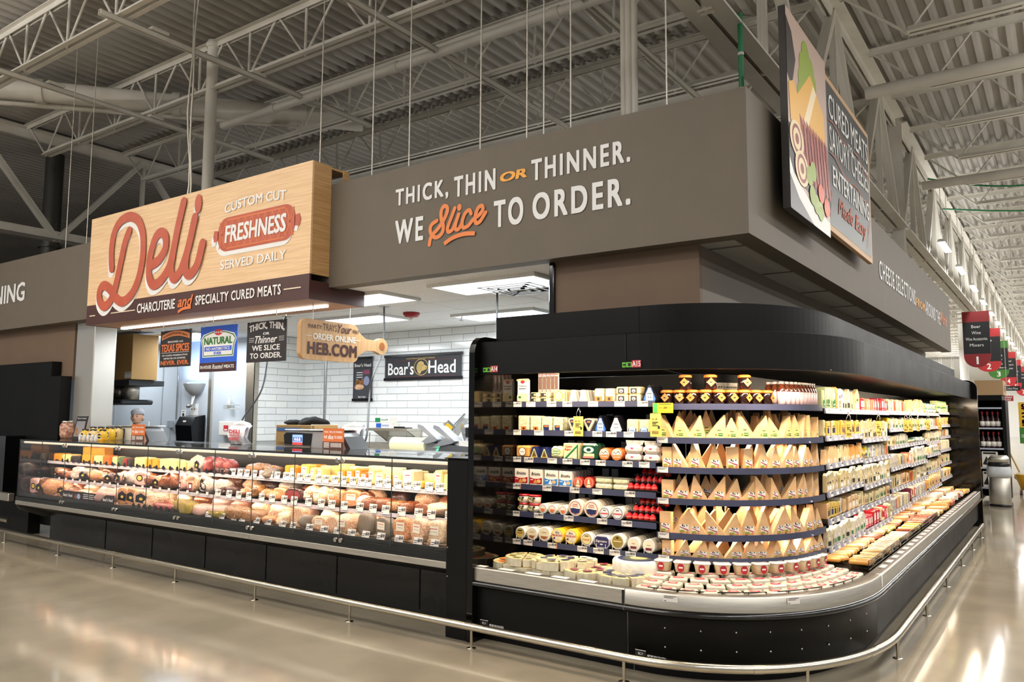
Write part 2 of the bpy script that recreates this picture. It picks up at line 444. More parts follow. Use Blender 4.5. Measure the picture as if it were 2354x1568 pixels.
t = thing('steel_column', 'flat white steel column standing on the girder line by the cheese lettering', 'column', (-2.2, 14.85, 0))
obj('web', bx((-2.21, 14.76, 0), (-2.19, 14.94, 6.8), WHITESTEEL), t)
for y in (14.75, 14.94): obj('flange', bx((-2.29, y, 0), (-2.11, y+.012, 6.8), WHITESTEEL), t)
m_duct = mat('dark_duct', '55534f', .4, .6)
post('exhaust_duct', 'round dark metal duct beyond the unlit end of the ceiling', 'duct', -16.6, 7.4, 2.9, 6.8, .17, m_duct, rings=(4.0, 4.9))
def pipe(lab, p, q, r, rings=0, m=WHITESTEEL, cat='pipe', name='roof_pipe'):
    t = thing(name, lab, cat, p)
    obj('run', MB().cyl(p, q, r, 16).mesh('run', m), t)
    p, q = Vector(p), Vector(q); d = (q-p).normalized()
    for k in range(rings):
        c = p+(q-p)*((k+.5)/rings)
        obj('coupling', MB().cyl(c-d*.06, c+d*.06, r*1.18, 16).mesh('coupling', m), t)
    return t
pipe('thick white drain pipe slung under the deck behind the deli sign', (-13.2, 4.6, 6.45), (-9.4, 9.0, 6.45), .16, 3)
pipe('thin white pipe running beside the thick drain pipe', (-13.5, 4.6, 6.30), (-9.8, 8.6, 6.30), .045, 2)
pipe('white pipe running parallel to the joists behind the fascia', (-10.5, 7.1, 6.02), (-3.2, 7.1, 6.02), .06, 3)
pipe('white sprinkler main crossing the aisle behind the hanging food board', (-2.0, 7.6, 5.95), (11, 7.6, 5.95), .085, 3)
pipe('second white sprinkler main crossing the aisle, one joist further', (-2.0, 11.2, 5.95), (11, 11.2, 5.95), .085, 3)
pipe('third white sprinkler main crossing the aisle far down', (-2.0, 16.4, 5.95), (11, 16.4, 5.95), .085, 3)
for i, (x, y0, y1) in enumerate(((-11.2, 4.2, 8.6), (-8.6, 4.2, 8.4), (-6.1, 4.4, 10.2), (-4.0, 6.0, 12), (1.2, 3, 26), (4.8, 3, 26))):
    wh = ('deli end, outermost', 'above the deli sign', 'above the sign edge', 'behind the slicing slogan', 'over the aisle, nearer', 'over the aisle, outer')[i]
    t = thing('strut_channel', 'slotted white strut channel hung across the joists, '+wh, 'strut channel', (x, y0, 6.0))
    obj('channel', MB().box((x-.03, y0, 5.99), (x-.022, y1, 6.05)).box((x+.022, y0, 5.99), (x+.03, y1, 6.05)).box((x-.03, y0, 6.045), (x+.03, y1, 6.053)).mesh('channel', WHITESTEEL), t)
    for k in range(3):
        y = y0+(y1-y0)*(k+.5)/3
        obj('clamp', bx((x-.05, y-.11, 6.06), (x+.05, y+.11, 6.1), WHITESTEEL, .006), t)
m_green = mat('green_conduit', '1f7a4c', .4)
t = thing('green_conduit', 'bright green vertical conduit above the fascia corner', 'conduit', (-2.05, 6.2, 3.7))
obj('run', MB().cyl((-2.05, 6.2, 3.7), (-2.05, 6.2, 4.9), .022, 10).mesh('run', m_green), t)
for z in (3.95, 4.25, 4.55): obj('clip', MB().cyl((-2.05, 6.2, z-.012), (-2.05, 6.2, z+.012), .026, 10).mesh('clip', WHITESTEEL), t)
for i, (a, b) in enumerate((((-2.0, 17.2, 6.3), (.2, 17.9, 6.05)), ((-2.0, 19.5, 6.2), (1.6, 20.4, 6.05)))):
    t = thing('green_conduit', 'sagging green conduit crossing the aisle ceiling, %s' % ('nearer run' if i == 0 else 'further run'), 'conduit', a)
    a, b = np.array(a), np.array(b)
    obj('run', MB().tube([a+(b-a)*k/8-np.array([0, 0, .12*math.sin(PI*k/8)]) for k in range(9)], .018, 8).mesh('run', m_green), t)
# rods that hang the fascia and the sign box
m_rod = mat('hanger_rod', 'c4c1b8', .4, .5)
rods = [(px, 'F') for px in (855, 940, 1104, 1211, 1250, 1312, 1533)]
for i, (px, k) in enumerate(rods):
    p = at(px, 400-.235*(px-855), Y=5.06)
    thing('hanger_rod', 'thin white hanger rod above the taupe fascia, %s along from the deli sign' % nth(i), 'rod', (p[0], 5.06, 3.7), group='fascia hanger rods',
          me=MB().cyl((0, 0, 0), (0, 0, 3.1), .006, 8).mesh('rod', m_rod))
for i, (x, w) in enumerate(((-10.9, 'over the far lettering'), (-10.35, 'just outside the deli sign'))):
    thing('hanger_rod', 'thin white hanger rod '+w, 'rod', (x, 5.06, 3.7), group='fascia hanger rods', me=MB().cyl((0, 0, 0), (0, 0, 3.1), .006, 8).mesh('rod', m_rod))
thing('hanger_rod', 'thin white hanger rod at the near end of the deli sign', 'rod', (-5.8, 5.0, 3.9), group='fascia hanger rods', me=MB().cyl((0, 0, 0), (0, 0, 2.9), .006, 8).mesh('rod', m_rod))
t = thing('power_cable', 'pair of white power cables dropping onto the deli sign', 'cable', (-8.2, 5.1, 3.9))
for k in (0, 1):
    pts = [(-8.2+.05*k+.03*math.sin(j*1.3+k), 5.1+.02*math.sin(j*.9), 3.9+2.6*j/9) for j in range(10)]
    obj('cable', MB().tube(pts, .011, 7).mesh('cable', m_rod), t)

# ---- taupe fascia round the deli and cheese counters
FY, FX, FZ0, FZ1 = 4.98, -1.62, 2.745, 3.735
fas = struct('wall_fascia', MB().box((-26, FY, FZ0), (FX, FY+.15, FZ1)).box((FX-.15, FY+.15, FZ0), (FX, 16.1, FZ1)).mesh('fascia', TAUPE))
sof = struct('ceiling_soffit', MB().box((-2.9, FY+.15, FZ0+.02), (FX-.15, 16.1, FZ0+.05)).mesh('soffit', mat('soffit_tile', 'b5b3ad', .8)))
for k in range(9):
    y = 5.4+1.2*k
    obj('panel_joint', bx((-2.9, y, FZ0+.012), (FX-.15, y+.012, FZ0+.019), mat('tile_joint', '6e6c68', .7)), sof)
m_wallB = mat('brown_wall_paint', '6a5645', .7, var='665343', scale=2)
wc = (-2.02, 5.13)
struct('wall_cheese', MB().box((-3.19, 5.13, 1.9), (-2.02, 5.18, FZ0)).mesh('wall_cheese', m_wallB))
struct('wall_cheese_side', MB().box((-2.07, 5.18, 1.9), (-2.02, 16.0, FZ0)).mesh('wall_side', TAUPE))
t = thing('corner_guard', 'black vertical edge guard where the brown wall meets the deli opening', 'edge guard', (-3.22, 5.13, 2.0))
obj('guard', bx((-3.235, 5.10, 2.0), (-3.19, 5.2, FZ0), GLOSSBLACK, .008), t)
struct('wall_left_bulkhead', MB().box((-26, 5.13, 2.0), (-10.65, 5.18, FZ0)).mesh('bulk', m_wallB))
# slogan on the fascia
def cz(x, y): return 880+x/3.9233, 310+y/3.9233
def fz(x, y, Y=FY): return at(*cz(x, y), Y=Y)
def slog(s, bl, tl, br, m, **k):
    a, b, c = fz(*bl), fz(*tl), fz(*br)
    return letters(s, 'F', a[0], c[0], a[2], b[2], FY-.006, m, fas, **k)
OR_Y = mat('amber_print', 'eda63c', .5); OR_O = mat('orange_print', 'e5813f', .5)
WL = mat('white_vinyl', 'e4e5e6', .5)
slog('THICK,', (122, 664), (122, 500), (590, 575), WL, bold=.042, space=1.3, res=5)
slog('THIN', (650, 560), (650, 388), (1015, 485), WL, bold=.042, space=1.3, res=5)
slog('OR', (1068, 428), (1068, 350), (1297, 385), OR_Y, bold=.05, res=5, shear=.12)
slog('THINNER.', (1348, 415), (1348, 235), (2230, 246), WL, bold=.042, space=1.3, res=5)
slog('WE', (118, 985), (118, 785), (362, 940), WL, bold=.042, space=1.3, res=5)
slog('TO', (1010, 836), (1010, 605), (1265, 790), WL, bold=.042, space=1.3, res=5)
slog('ORDER.', (1360, 768), (1360, 540), (2230, 632), WL, bold=.042, space=1.3, res=5)
mb = MB()
def fr(pts): return [fz(*p)[[0, 2]] for p in pts]
for pts, w in (([(424, 992), (432, 945), (450, 905), (500, 850), (548, 780), (584, 700), (584, 655), (556, 646), (532, 690), (532, 760), (550, 820), (540, 885), (495, 925), (452, 912), (432, 860), (446, 812), (492, 776)], .036),
               ([(655, 662), (626, 740), (590, 840), (598, 876), (632, 856), (664, 790), (694, 705), (664, 800), (660, 850), (688, 852), (722, 800)], .034),
               ([(802, 712), (786, 680), (748, 712), (722, 790), (732, 838), (774, 824), (822, 766), (872, 728), (908, 680), (900, 642), (866, 664), (840, 740), (846, 796), (884, 782), (934, 702)], .034)):
    ribbon_into(mb, fr(pts), w, 'F', FY-.006)
c = fz(694, 655); disc_into(mb, c[0], c[2], .024, .030, 'F', FY-.006)
ribbon_into(mb, fr([(560, 985), (640, 930), (740, 897), (838, 890)]), .036, 'F', FY-.006, cap=False)
child(mb, 'script_lettering', fas, OR_O)
# lettering at the far left and round the corner
a, b, c = at(0, 700, Y=FY), at(0, 660, Y=FY), at(56, 694, Y=FY)
letters('DINING', 'F', a[0]-.55, c[0], a[2], b[2], FY-.006, WL, fas, bold=.03)
def side(s, bl, tl, br, m, **k):
    A, B, Cc = at(*bl, X=FX), at(*tl, X=FX), at(*br, X=FX)
    return letters(s, 'S', A[1], Cc[1], A[2], B[2], FX+.006, m, fas, space=1.2, **k)
side('CHEESE SELECTIONS', (2021, 640), (2021, 598), (2104, 700), WL, bold=.012)
side('FROM', (2106, 702), (2106, 684), (2125, 712), OR_Y, bold=.02)
side('AROUND THE', (2127, 722), (2127, 691), (2161, 748), WL, bold=.012)
side('World', (2162, 742), (2162, 716), (2176, 757), OR_O, bold=.02, shear=.3)

# ---- deli room behind the counter
m_ctile = mat('ceiling_tile', 'f0f1f1', .85, var='eaebeb', scale=30)
m_cgrid = mat('ceiling_grid', 'dfe0e0', .6)
rc = struct('ceiling_deli_room', MB().box((-17, 5.13, 2.80), (-3.19, 8.9, 2.84)).mesh('room_ceiling', mat('ceiling_void', '9b9d9e', .9)))
tileme = MB().cbox((-.595, -.295, 0), (.595, .295, .02), .004).mesh('ceiling_tile', m_ctile)
TROF = [(-4.2, 5.75), (-6.0, 5.75), (-5.4, 7.55), (-7.2, 6.95), (-10.9, 6.95)]
for i in range(12):
    for j in range(6):
        x, y = -3.79-1.2*i, 5.45+.6*j
        obj('ceiling_tile', tileme, rc, (x, y, 2.765))
m_lamp = mat('lamp_diffuser', 'ffffff', .4, emit=3.2)
for i, (x, y) in enumerate(TROF):
    w = ('nearest the brown wall', 'beside the sign box', 'in front of the tiled wall', 'above the cutting-board sign', 'above the brown carton')[i]
    t = thing('ceiling_troffer', 'long recessed fluorescent panel in the deli ceiling '+w, 'ceiling light', (x, y, 2.74), group='deli ceiling troffers')
    obj('frame', MB().box((x-.6, y-.3, 2.735), (x+.6, y-.27, 2.764)).box((x-.6, y+.27, 2.735), (x+.6, y+.3, 2.764)).box((x-.6, y-.27, 2.735), (x-.57, y+.27, 2.764)).box((x+.57, y-.27, 2.735), (x+.6, y+.27, 2.764)).mesh('frame', m_cgrid), t)
    obj('diffuser', bx((x-.57, y-.27, 2.745), (x+.57, y+.27, 2.75), m_lamp), t)
v = thing('ceiling_vent', 'square louvred air vent in the deli room ceiling', 'vent', (-4.15, 6.05, 2.74))
for k in range(4):
    a = .30-.07*k; z = 2.742-.004*k
    mb = MB()
    for (p, q) in (((-a, -a), (a, -a+.03)), ((-a, a-.03), (a, a)), ((-a, -a), (-a+.03, a)), ((a-.03, -a), (a, a))):
        mb.box((-4.15+p[0], 6.05+p[1], z), (-4.15+q[0], 6.05+q[1], z+.02))
    obj('louvre', mb.mesh('louvre', mat('vent_metal', 'a9abad', .4, .3)), v)
obj('duct_throat', bx((-4.43, 5.77, 2.756), (-3.87, 6.33, 2.762), mat('vent_dark', '3a3a3a', .8)), v)
t = thing('smoke_alarm', 'red dome fire alarm on the deli room ceiling', 'alarm', (-6.28, 6.87, 2.765))
obj('dome', MB().lathe([(.10, 0), (.10, -.02), (.075, -.05), (.03, -.055), (.0, -.055)][::-1], 18, (-6.28, 6.87, 2.765)).mesh('dome', mat('alarm_red', 'a01522', .35)), t)
obj('strobe', MB().cyl((-6.28, 6.87, 2.69), (-6.28, 6.87, 2.712), .022, 10).mesh('strobe', WHITEP), t)
t = thing('sprinkler_head', 'small ceiling sprinkler head beyond the red alarm', 'sprinkler', (-5.9, 7.35, 2.765))
obj('head', MB().cyl((-5.9, 7.35, 2.70), (-5.9, 7.35, 2.765), .012, 8).cyl((-5.9, 7.35, 2.695), (-5.9, 7.35, 2.70), .03, 10).mesh('head', GREYP), t)
# tiled walls: every tile its own piece
BY, SX = 8.30, -9.83
m_tile = [mat('white_tile_%s' % 'abc'[i], c, .1, 0, .5) for i, c in enumerate(('e9ecec', 'e4e8e9', 'edefee'))]
m_grout = mat('grout', 'b4b8b8', .8)
wb = struct('wall_back_deli', bx((SX, BY, 0), (-3.19, BY+.15, 2.8), m_grout))
TW, TH, G = .40, .1, .004
tm = [MB().cbox((-TW/2+G, -.008, G), (TW/2-G, 0, TH-G), .002).mesh('tile', m) for m in m_tile]
for r in range(16):
    z = 1.16+r*TH
    if z+TH > 2.80: break
    for c in range(14):
        x = SX+TW/2+c*TW-(TW/2 if r % 2 else 0)
        if x-TW/2 < SX-.01: x = SX+TW/4; obj('wall_tile', random.choice(tm), wb, (x, BY, z), (0, 0, 0), (.5, 1, 1)); continue
        obj('wall_tile', random.choice(tm), wb, (x, BY, z))
ws = struct('wall_side_deli', bx((SX-.15, 7.36, 0), (SX, BY, 2.8), m_grout))
for r in range(16):
    z = 1.16+r*TH
    for c in range(3):
        y = 7.36+TW*.5+c*TW-(TW/2 if r % 2 else 0)
        if y-TW/2 < 7.35: obj('wall_tile', random.choice(tm), ws, (SX, 7.36+TW/4, z), (0, 0, PI/2), (.5, 1, 1)); continue
        if y+TW/2 > BY:
            a_ = y-TW/2; obj('wall_tile', random.choice(tm), ws, (SX, (a_+BY)/2, z), (0, 0, PI/2), ((BY-a_)/TW, 1, 1)); continue
        obj('wall_tile', random.choice(tm), ws, (SX, y, z), (0, 0, PI/2))
m_frp = mat('grey_wall_panel', 'c3cad2', .45, var='bcc4cc', scale=1.2)
wf = struct('wall_left_deli', bx((-17, 7.66, 0), (-9.98, 7.8, 2.8), m_frp))
for px, nm in ((375, 'panel_joint'), (411, 'panel_joint'), (485, 'panel_joint'), (268, 'panel_joint')):
    p = at(px, 880, Y=7.66); obj(nm, bx((p[0]-.012, 7.65, 0), (p[0]+.012, 7.66, 2.8), mat('panel_trim', 'a4abb2', .5)), wf)
p = at(488, 900, Y=7.66)
obj('door_jamb', bx((p[0]-.05, 7.62, 0), (p[0]+.03, 7.66, 2.5), STEEL), wf)
struct('wall_deli_end', bx((-17.1, 5.13, 0), (-17, 7.8, 2.8), m_frp))
t = thing('metal_corner_guard', 'bright steel corner guard at the edge of the white tiled wall', 'corner guard', (SX, 7.34, 0))
obj('guard', MB().box((SX-.17, 7.335, 0), (SX+.016, 7.345, 2.78)).box((SX+.0095, 7.335, 0), (SX+.016, 7.42, 2.78)).mesh('guard', STEEL), t)
t = thing('steel_pillar', 'tall brushed steel pillar at the far end of the deli counter', 'pillar', (-10.42, 5.3, 0))
obj('cladding', bx((-10.60, 5.13, 0), (-10.14, 5.42, FZ0), mat('pillar_steel', 'c9c6bf', .3, .75, rvar=.08, scale=2), .01), t)
# ================================================================ signs
m_oak = mat('oak_laminate', 'ecca9f', .5, var='dfb98c', scale=5, detail=9, aniso=(.5, 1, 14))
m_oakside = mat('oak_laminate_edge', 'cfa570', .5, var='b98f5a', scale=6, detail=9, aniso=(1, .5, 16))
m_brown = mat('dark_brown_vinyl', '4a2a26', .45)
m_red = mat('brick_red_print', 'bf5a40', .5, var='b9533a', scale=6)
m_cream = mat('cream_print', 'ead9bd', .5)
m_orange = mat('sausage_orange_print', 'd9763f', .5)
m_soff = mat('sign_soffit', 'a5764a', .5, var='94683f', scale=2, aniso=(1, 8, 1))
SXL, SXR, SYF, SYB, SZ0, SZW, SZ1 = -9.60, -5.60, 4.745, 5.44, 2.61, 2.845, 3.91
sg = thing('deli_sign', 'big oak-faced deli sign box with red script above the meat counter', 'sign', ((SXL+SXR)/2, SYF, SZ0))
obj('oak_face', bx((SXL, SYF, SZW), (SXR, SYF+.02, SZ1), m_oak), sg)
obj('oak_end', MB().box((SXR-.02, SYF+.02, SZW), (SXR, FY-.002, SZ1)).box((SXL, SYF+.02, SZW), (SXL+.02, FY-.002, SZ1)).box((SXL+.02, SYF+.02, SZ1-.02), (SXR-.02, 5.2, SZ1)).mesh('oak_end', m_oakside), sg)
obj('brown_band', MB().box((SXL, SYF, SZ0), (SXR, SYF+.02, SZW)).box((SXR-.02, SYF+.02, SZ0), (SXR, SYB, SZW-.06)).box((SXL, SYF+.02, SZ0), (SXL+.02, SYB, SZW-.06)).mesh('band', m_brown), sg)
obj('oak_end_back', bx((SXR-.02, FY+.152, 3.74), (SXR, 5.2, SZ1), m_oakside), sg)
obj('underside', bx((SXL+.02, SYF+.02, SZ0+.005), (SXR-.02, SYB, SZ0+.02), m_soff), sg)
lm = mat('led_tube', 'fff6e6', .4, emit=5)
tl = obj('light_tube', bx((-9.5, 5.12, SZ0-.018), (-5.8, 5.16, SZ0+.004), lm), sg)
def dz(x, y): return at(200+x/4.0586, 400+y/4.0586, Y=SYF)[[0, 2]]
D1 = [(240, 880), (236, 800), (240, 690), (262, 560), (318, 450), (405, 400), (480, 430), (522, 520), (535, 640), (526, 800), (495, 960), (445, 1090), (392, 1160), (335, 1193), (280, 1160), (222, 1075), (168, 1042), (130, 1090), (126, 1180), (166, 1236), (214, 1205), (255, 1120), (288, 1000), (330, 800), (366, 640), (404, 535)]
D2 = [(622, 848), (684, 800), (738, 705), (745, 600), (708, 548), (655, 590), (612, 720), (590, 850), (592, 970), (628, 1036), (690, 1005), (756, 915), (800, 800), (860, 500), (914, 265)]
D3 = [(812, 760), (795, 890), (820, 975), (872, 930), (915, 830), (965, 660), (1020, 412)]
D4 = [(940, 760), (930, 870), (950, 935), (992, 925), (1045, 840), (1092, 652)]
for nm, m, off, du, dv in (('letter_shadow', WHITEP, .003, -.028, -.055), ('script_lettering', m_red, .014, 0, 0)):
    mb = MB()
    for D in (D1, D2, D3, D4): ribbon_into(mb, [dz(*p) for p in D], .112, 'F', SYF-off, du=du, dv=dv)
    c = dz(1048, 281); disc_into(mb, c[0]+du, c[1]+dv, .062, .105, 'F', SYF-off)
    child(mb, nm, sg, m)
def sl(s, bl, tl, br, m, rise=False, **k):
    a, b, c = dz(*bl), dz(*tl), dz(*br)
    return letters(s, 'F', a[0], c[0], a[1], b[1], SYF-.006, m, sg, **k)
sl('CUSTOM CUT', (1290, 372), (1290, 290), (1860, 240), WHITEP, bold=.03, arc=.03, res=4)
sl('SERVED DAILY', (1248, 895), (1248, 815), (1858, 795), WHITEP, bold=.02, res=4)
sl('CHARCUTERIE', (470, 1300), (470, 1215), (822, 1255), WHITEP, bold=.03)
sl('SPECIALTY CURED MEATS', (1015, 1225), (1015, 1140), (1810, 1125), WHITEP, bold=.03, space=1.1)
sl('and', (850, 1245), (850, 1145), (990, 1215), m_orange, bold=.03, shear=.3)
mb = MB()
for a, b in (((225, 1300), (452, 1268)), ((1840, 1078), (2000, 1052)), ((28, 1328), (80, 1320))):
    p, q = dz(*a), dz(*b); rect_into(mb, p[0], q[0], p[1]-.006, p[1]+.006, 'F', SYF-.006)
child(mb, 'dash_line', sg, m_cream)
mb = MB(); ribbon_into(mb, [dz(*p) for p in ((852, 1290), (900, 1258), (975, 1243))], .032, 'F', SYF-.006, cap=False); child(mb, 'underline', sg, m_orange)
# sausage badge
a, b = dz(1250, 560), dz(1890, 440); cz0 = dz(1570, 510)
mb = MB()
def saus(mb, dx, dy, mi, g, d):
    pts = []
    hw, hh = .60-g, .175-g; r = .15
    for qx, qy, a0 in ((1, 1, 0), (-1, 1, 90), (-1, -1, 180), (1, -1, 270)):
        for k in range(7):
            t = R(a0+15*k); pts.append((cz0[0]+dx+qx*(hw-r)+r*math.cos(t), cz0[1]+dy+qy*(hh-r)+r*math.sin(t)))
    poly_into(mb, pts, 'F', d, mi)
    for s in (-1, 1):
        poly_into(mb, [(cz0[0]+dx+s*(hw-.01), cz0[1]+dy+.05), (cz0[0]+dx+s*(hw+.06), cz0[1]+dy+.06), (cz0[0]+dx+s*(hw+.08), cz0[1]+dy), (cz0[0]+dx+s*(hw+.06), cz0[1]+dy-.06), (cz0[0]+dx+s*(hw-.01), cz0[1]+dy-.05)][::s], 'F', d, mi)
saus(mb, -.03, -.045, 0, 0, SYF-.004); saus(mb, 0, 0, 1, 0, SYF-.006)
for i in range(-5, 6):
    for s in (-1, 1):
        x = cz0[0]+i*.105; h = .14
        mb.add([place('F', x-s*.05-.006, cz0[1]-h, SYF-.0075), place('F', x-s*.05+.006, cz0[1]-h, SYF-.0075), place('F', x+s*.05+.006, cz0[1]+h, SYF-.0075), place('F', x+s*.05-.006, cz0[1]+h, SYF-.0075)], [(0, 1, 2, 3)], 2)
for q in (-.145, .145): rect_into(mb, cz0[0]-.45, cz0[0]+.45, cz0[1]+q-.007, cz0[1]+q+.007, 'F', SYF-.0075, 2)
child(mb, 'sausage_badge', sg, WHITEP, m_red, m_orange)
letters('FRESHNESS', 'F', cz0[0]-.47, cz0[0]+.47, cz0[1]-.085, cz0[1]+.085, SYF-.010, WHITEP, sg, bold=.04, shear=.08)

# rail and three hanging cards under the sign
CY = 5.02
t = thing('sign_rail', 'slim white rail under the deli sign that carries three cards', 'rail', (-7.4, CY, 2.53))
obj('bar', MB().cyl((-8.85, CY, 2.535), (-6.25, CY, 2.535), .008, 8).mesh('bar', WHITEP), t)
for x in (-8.4, -7.45, -6.4): obj('hook', MB().tube([(x, CY, 2.60), (x, CY, 2.545), (x+.01, CY, 2.527)], .004, 6).mesh('hook', STEEL), t)
m_char = mat('charcoal_card', '2b2627', .5); m_blue = mat('bright_blue_card', '2f63d8', .5); m_green_t = mat('green_print', '2f7a33', .5)
def card(px0, px1, pyt, pyb, lab, m):
    a, b = at(px0, pyt, Y=CY), at(px1, pyt, Y=CY); c = at(px0, pyb, Y=CY)
    x0, x1, z0, z1 = a[0], b[0], c[2], 2.495
    t = thing('hanging_card', lab, 'sign', ((x0+x1)/2, CY, z0))
    obj('board', bx((x0, CY-.004, z0), (x1, CY+.004, z1), m), t)
    for x in (x0+.05, x1-.05): obj('clip', MB().tube([(x, CY-.006, z1-.01), (x, CY, z1+.02), (x+.01, CY, 2.53)], .004, 6).mesh('clip', STEEL), t)
    def T(s, u0, u1, v0, v1, mm, **k):      # fractions of the card
        return letters(s, 'F', x0+(x1-x0)*u0, x0+(x1-x0)*u1, z0+(z1-z0)*v0, z0+(z1-z0)*v1, CY-.006, mm, t, **k)
    def B(u0, u1, v0, v1, mm, nm='printed_band', d=.005):
        mb = MB(); rect_into(mb, x0+(x1-x0)*u0, x0+(x1-x0)*u1, z0+(z1-z0)*v0, z0+(z1-z0)*v1, 'F', CY-d); child(mb, nm, t, mm)
    return t, T, B, (x0, x1, z0, z1)
m_peach = mat('peach_print', 'e8935a', .5)
t, T, B, q = card(371, 441, 764, 845, 'charcoal hanging card with orange spice lettering, nearest the steel pillar', m_char)
mb = MB(); n = 12
rows = [[place('F', q[0]+(q[1]-q[0])*(.05+.9*i/n), q[2]+(q[3]-q[2])*(v+.10*(1-(2*i/n-1)**2)), CY-.005) for i in range(n+1)] for v in (.74, .88)]
mb.grid(rows); child(mb, 'ribbon_banner', t, m_peach)
T('IN-HOUSE ROASTED MEATS', .1, .9, .77, .83, m_char, arc=.05, bold=.02)
T('SEASONED with', .25, .75, .66, .71, WHITEP, bold=.02)
T('TEXAS SPICES', .05, .95, .42, .62, m_orange, bold=.05)
B(.05, .95, .385, .393, WHITEP)
T('NO ADDED PRESERVATIVES,', .08, .92, .29, .335, WHITEP, bold=.02); T('NITRATES OR NITRITES.', .14, .86, .21, .255, WHITEP, bold=.02)
T('NEVER. EVER.', .05, .95, .06, .17, m_orange, bold=.04)
t, T, B, q = card(463, 547, 751, 856, 'bright blue hanging card with a white badge, between two charcoal cards', m_blue)
B(0, 1, 0, .2, m_brown)
mb = MB()
def badge(g, d, mi):
    pts = [(.10+g, .34+g), (.90-g, .34+g), (.92-g, .55), (.97-g, .70), (.90-g, .80-g), (.70, .86-g), (.5, .88-g), (.30, .86-g), (.10+g, .80-g), (.03+g, .70), (.08+g, .55)]
    poly_into(mb, [(q[0]+(q[1]-q[0])*u, q[2]+(q[3]-q[2])*v) for u, v in pts], 'F', d, mi)
badge(-.02, CY-.005, 0); badge(0, CY-.0055, 1); badge(.02, CY-.006, 0)
rect_into(mb, q[0]+.13*(q[1]-q[0]), q[0]+.87*(q[1]-q[0]), q[2]+.45*(q[3]-q[2]), q[2]+.55*(q[3]-q[2]), 'F', CY-.0065, 2)
disc_into(mb, q[0]+.5*(q[1]-q[0]), q[2]+.86*(q[3]-q[2]), .07, .035, 'F', CY-.0065, 3)
child(mb, 'badge', t, WHITEP, m_green_t, m_blue, mat('logo_red', 'd0303a', .5))
def T2(s, u0, u1, v0, v1, mm, **k): return letters(s, 'F', q[0]+(q[1]-q[0])*u0, q[0]+(q[1]-q[0])*u1, q[2]+(q[3]-q[2])*v0, q[2]+(q[3]-q[2])*v1, CY-.008, mm, t, **k)
T2('H-E-B', .40, .60, .84, .88, WHITEP, bold=.05); T2('NATURAL', .12, .88, .60, .75, m_green_t, bold=.05)
T2('NO ANTIBIOTICS', .18, .82, .47, .53, WHITEP, bold=.03); T2('EVER', .4, .6, .37, .43, m_blue, bold=.03)
T2('IN-HOUSE', .04, .34, .07, .14, WHITEP, bold=.04); T2('Roasted', .37, .66, .06, .16, WHITEP, bold=.02, shear=.3); T2('MEATS', .69, .95, .07, .14, WHITEP, bold=.04)
t, T, B, q = card(570, 660, 742, 834, 'charcoal hanging card with white slicing slogan, next to the cutting-board sign', m_char)
T('THICK, THIN,', .06, .95, .72, .90, WHITEP, bold=.05, arc=.03); T('OR', .42, .58, .66, .72, WHITEP, bold=.04)
T('Thinner', .22, .78, .46, .64, WHITEP, bold=.02, shear=.35); T('WE SLICE', .15, .85, .28, .41, WHITEP, bold=.03); T('TO ORDER.', .1, .9, .09, .22, WHITEP, bold=.03)
for u in (.06, .82):
    for k in range(3): B(u, u+.13, .50+.045*k, .51+.045*k, WHITEP)

# cutting-board shaped sign facing the aisle
BX = -5.75
y0, y1, z0, z1 = 4.79, 5.52, 2.07, 2.45
yc, ye = 5.85, 5.98
out = []
def arc(cy, cz_, r, a0, a1, n=6): return [(cy+r*math.cos(R(a0+(a1-a0)*k/n)), cz_+r*math.sin(R(a0+(a1-a0)*k/n))) for k in range(n+1)]
zm = (z0+z1)/2
out += arc(y0+.07, z0+.07, .07, 180, 270)+arc(y1-.08, z0+.08, .08, 270, 350)+[(5.57, zm-.09), (5.62, zm-.06), (5.75, zm-.055)]
out += arc(yc, zm, .085, 235, 485, 14)+[(5.75, zm+.055), (5.62, zm+.06), (5.57, zm+.09)]+arc(y1-.08, z1-.08, .08, 10, 90)+arc(y0+.07, z1-.07, .07, 90, 180)
t = thing('cutting_board_sign', 'wooden cutting-board shaped sign with round handle hanging under the deli sign', 'sign', (BX, 5.3, z0))
obj('board', MB().prism(out, BX-.05, BX, 'x').mesh('board', mat('board_wood', 'c9a173', .5, var='bd9363', scale=3, aniso=(1, 14, 1))), t)
mb = MB(); disc_into(mb, yc, zm, .04, .042, 'S', BX+.003); child(mb, 'handle_hole', t, mat('hole_wood', '9a5a26', .6))
for y in (4.95, 5.42): obj('hanger', MB().cyl((BX-.025, y, z1), (BX-.025, y, 2.615), .004, 6).mesh('hanger', STEEL), t)
def S(s, u0, u1, v0, v1, m, **k): return letters(s, 'S', y0+(y1-y0)*u0, y0+(y1-y0)*u1, z0+(z1-z0)*v0, z0+(z1-z0)*v1, BX+.004, m, t, **k)
S('PARTY', .12, .34, .78, .87, m_brown, bold=.02); S('TRAYS', .36, .60, .75, .93, m_brown); S('Your', .62, .86, .73, .95, m_brown, bold=.02, shear=.35); S('WAY', .88, 1.0, .76, .86, m_brown, bold=.02)
S('ORDER ONLINE', .20, .94, .51, .66, mat('pale_print', 'e3ddcf', .5), bold=.045)
S('HEB.COM', .12, .96, .14, .43, m_brown, bold=.06, space=1.1, res=4)
mb = MB(); rect_into(mb, y0+.06, y0+.13, zm+.03, zm+.036, 'S', BX+.004); rect_into(mb, y1-.03, y1+.02, zm+.03, zm+.036, 'S', BX+.004); child(mb, 'dash_line', t, mat('pale_print', 'e3ddcf'))

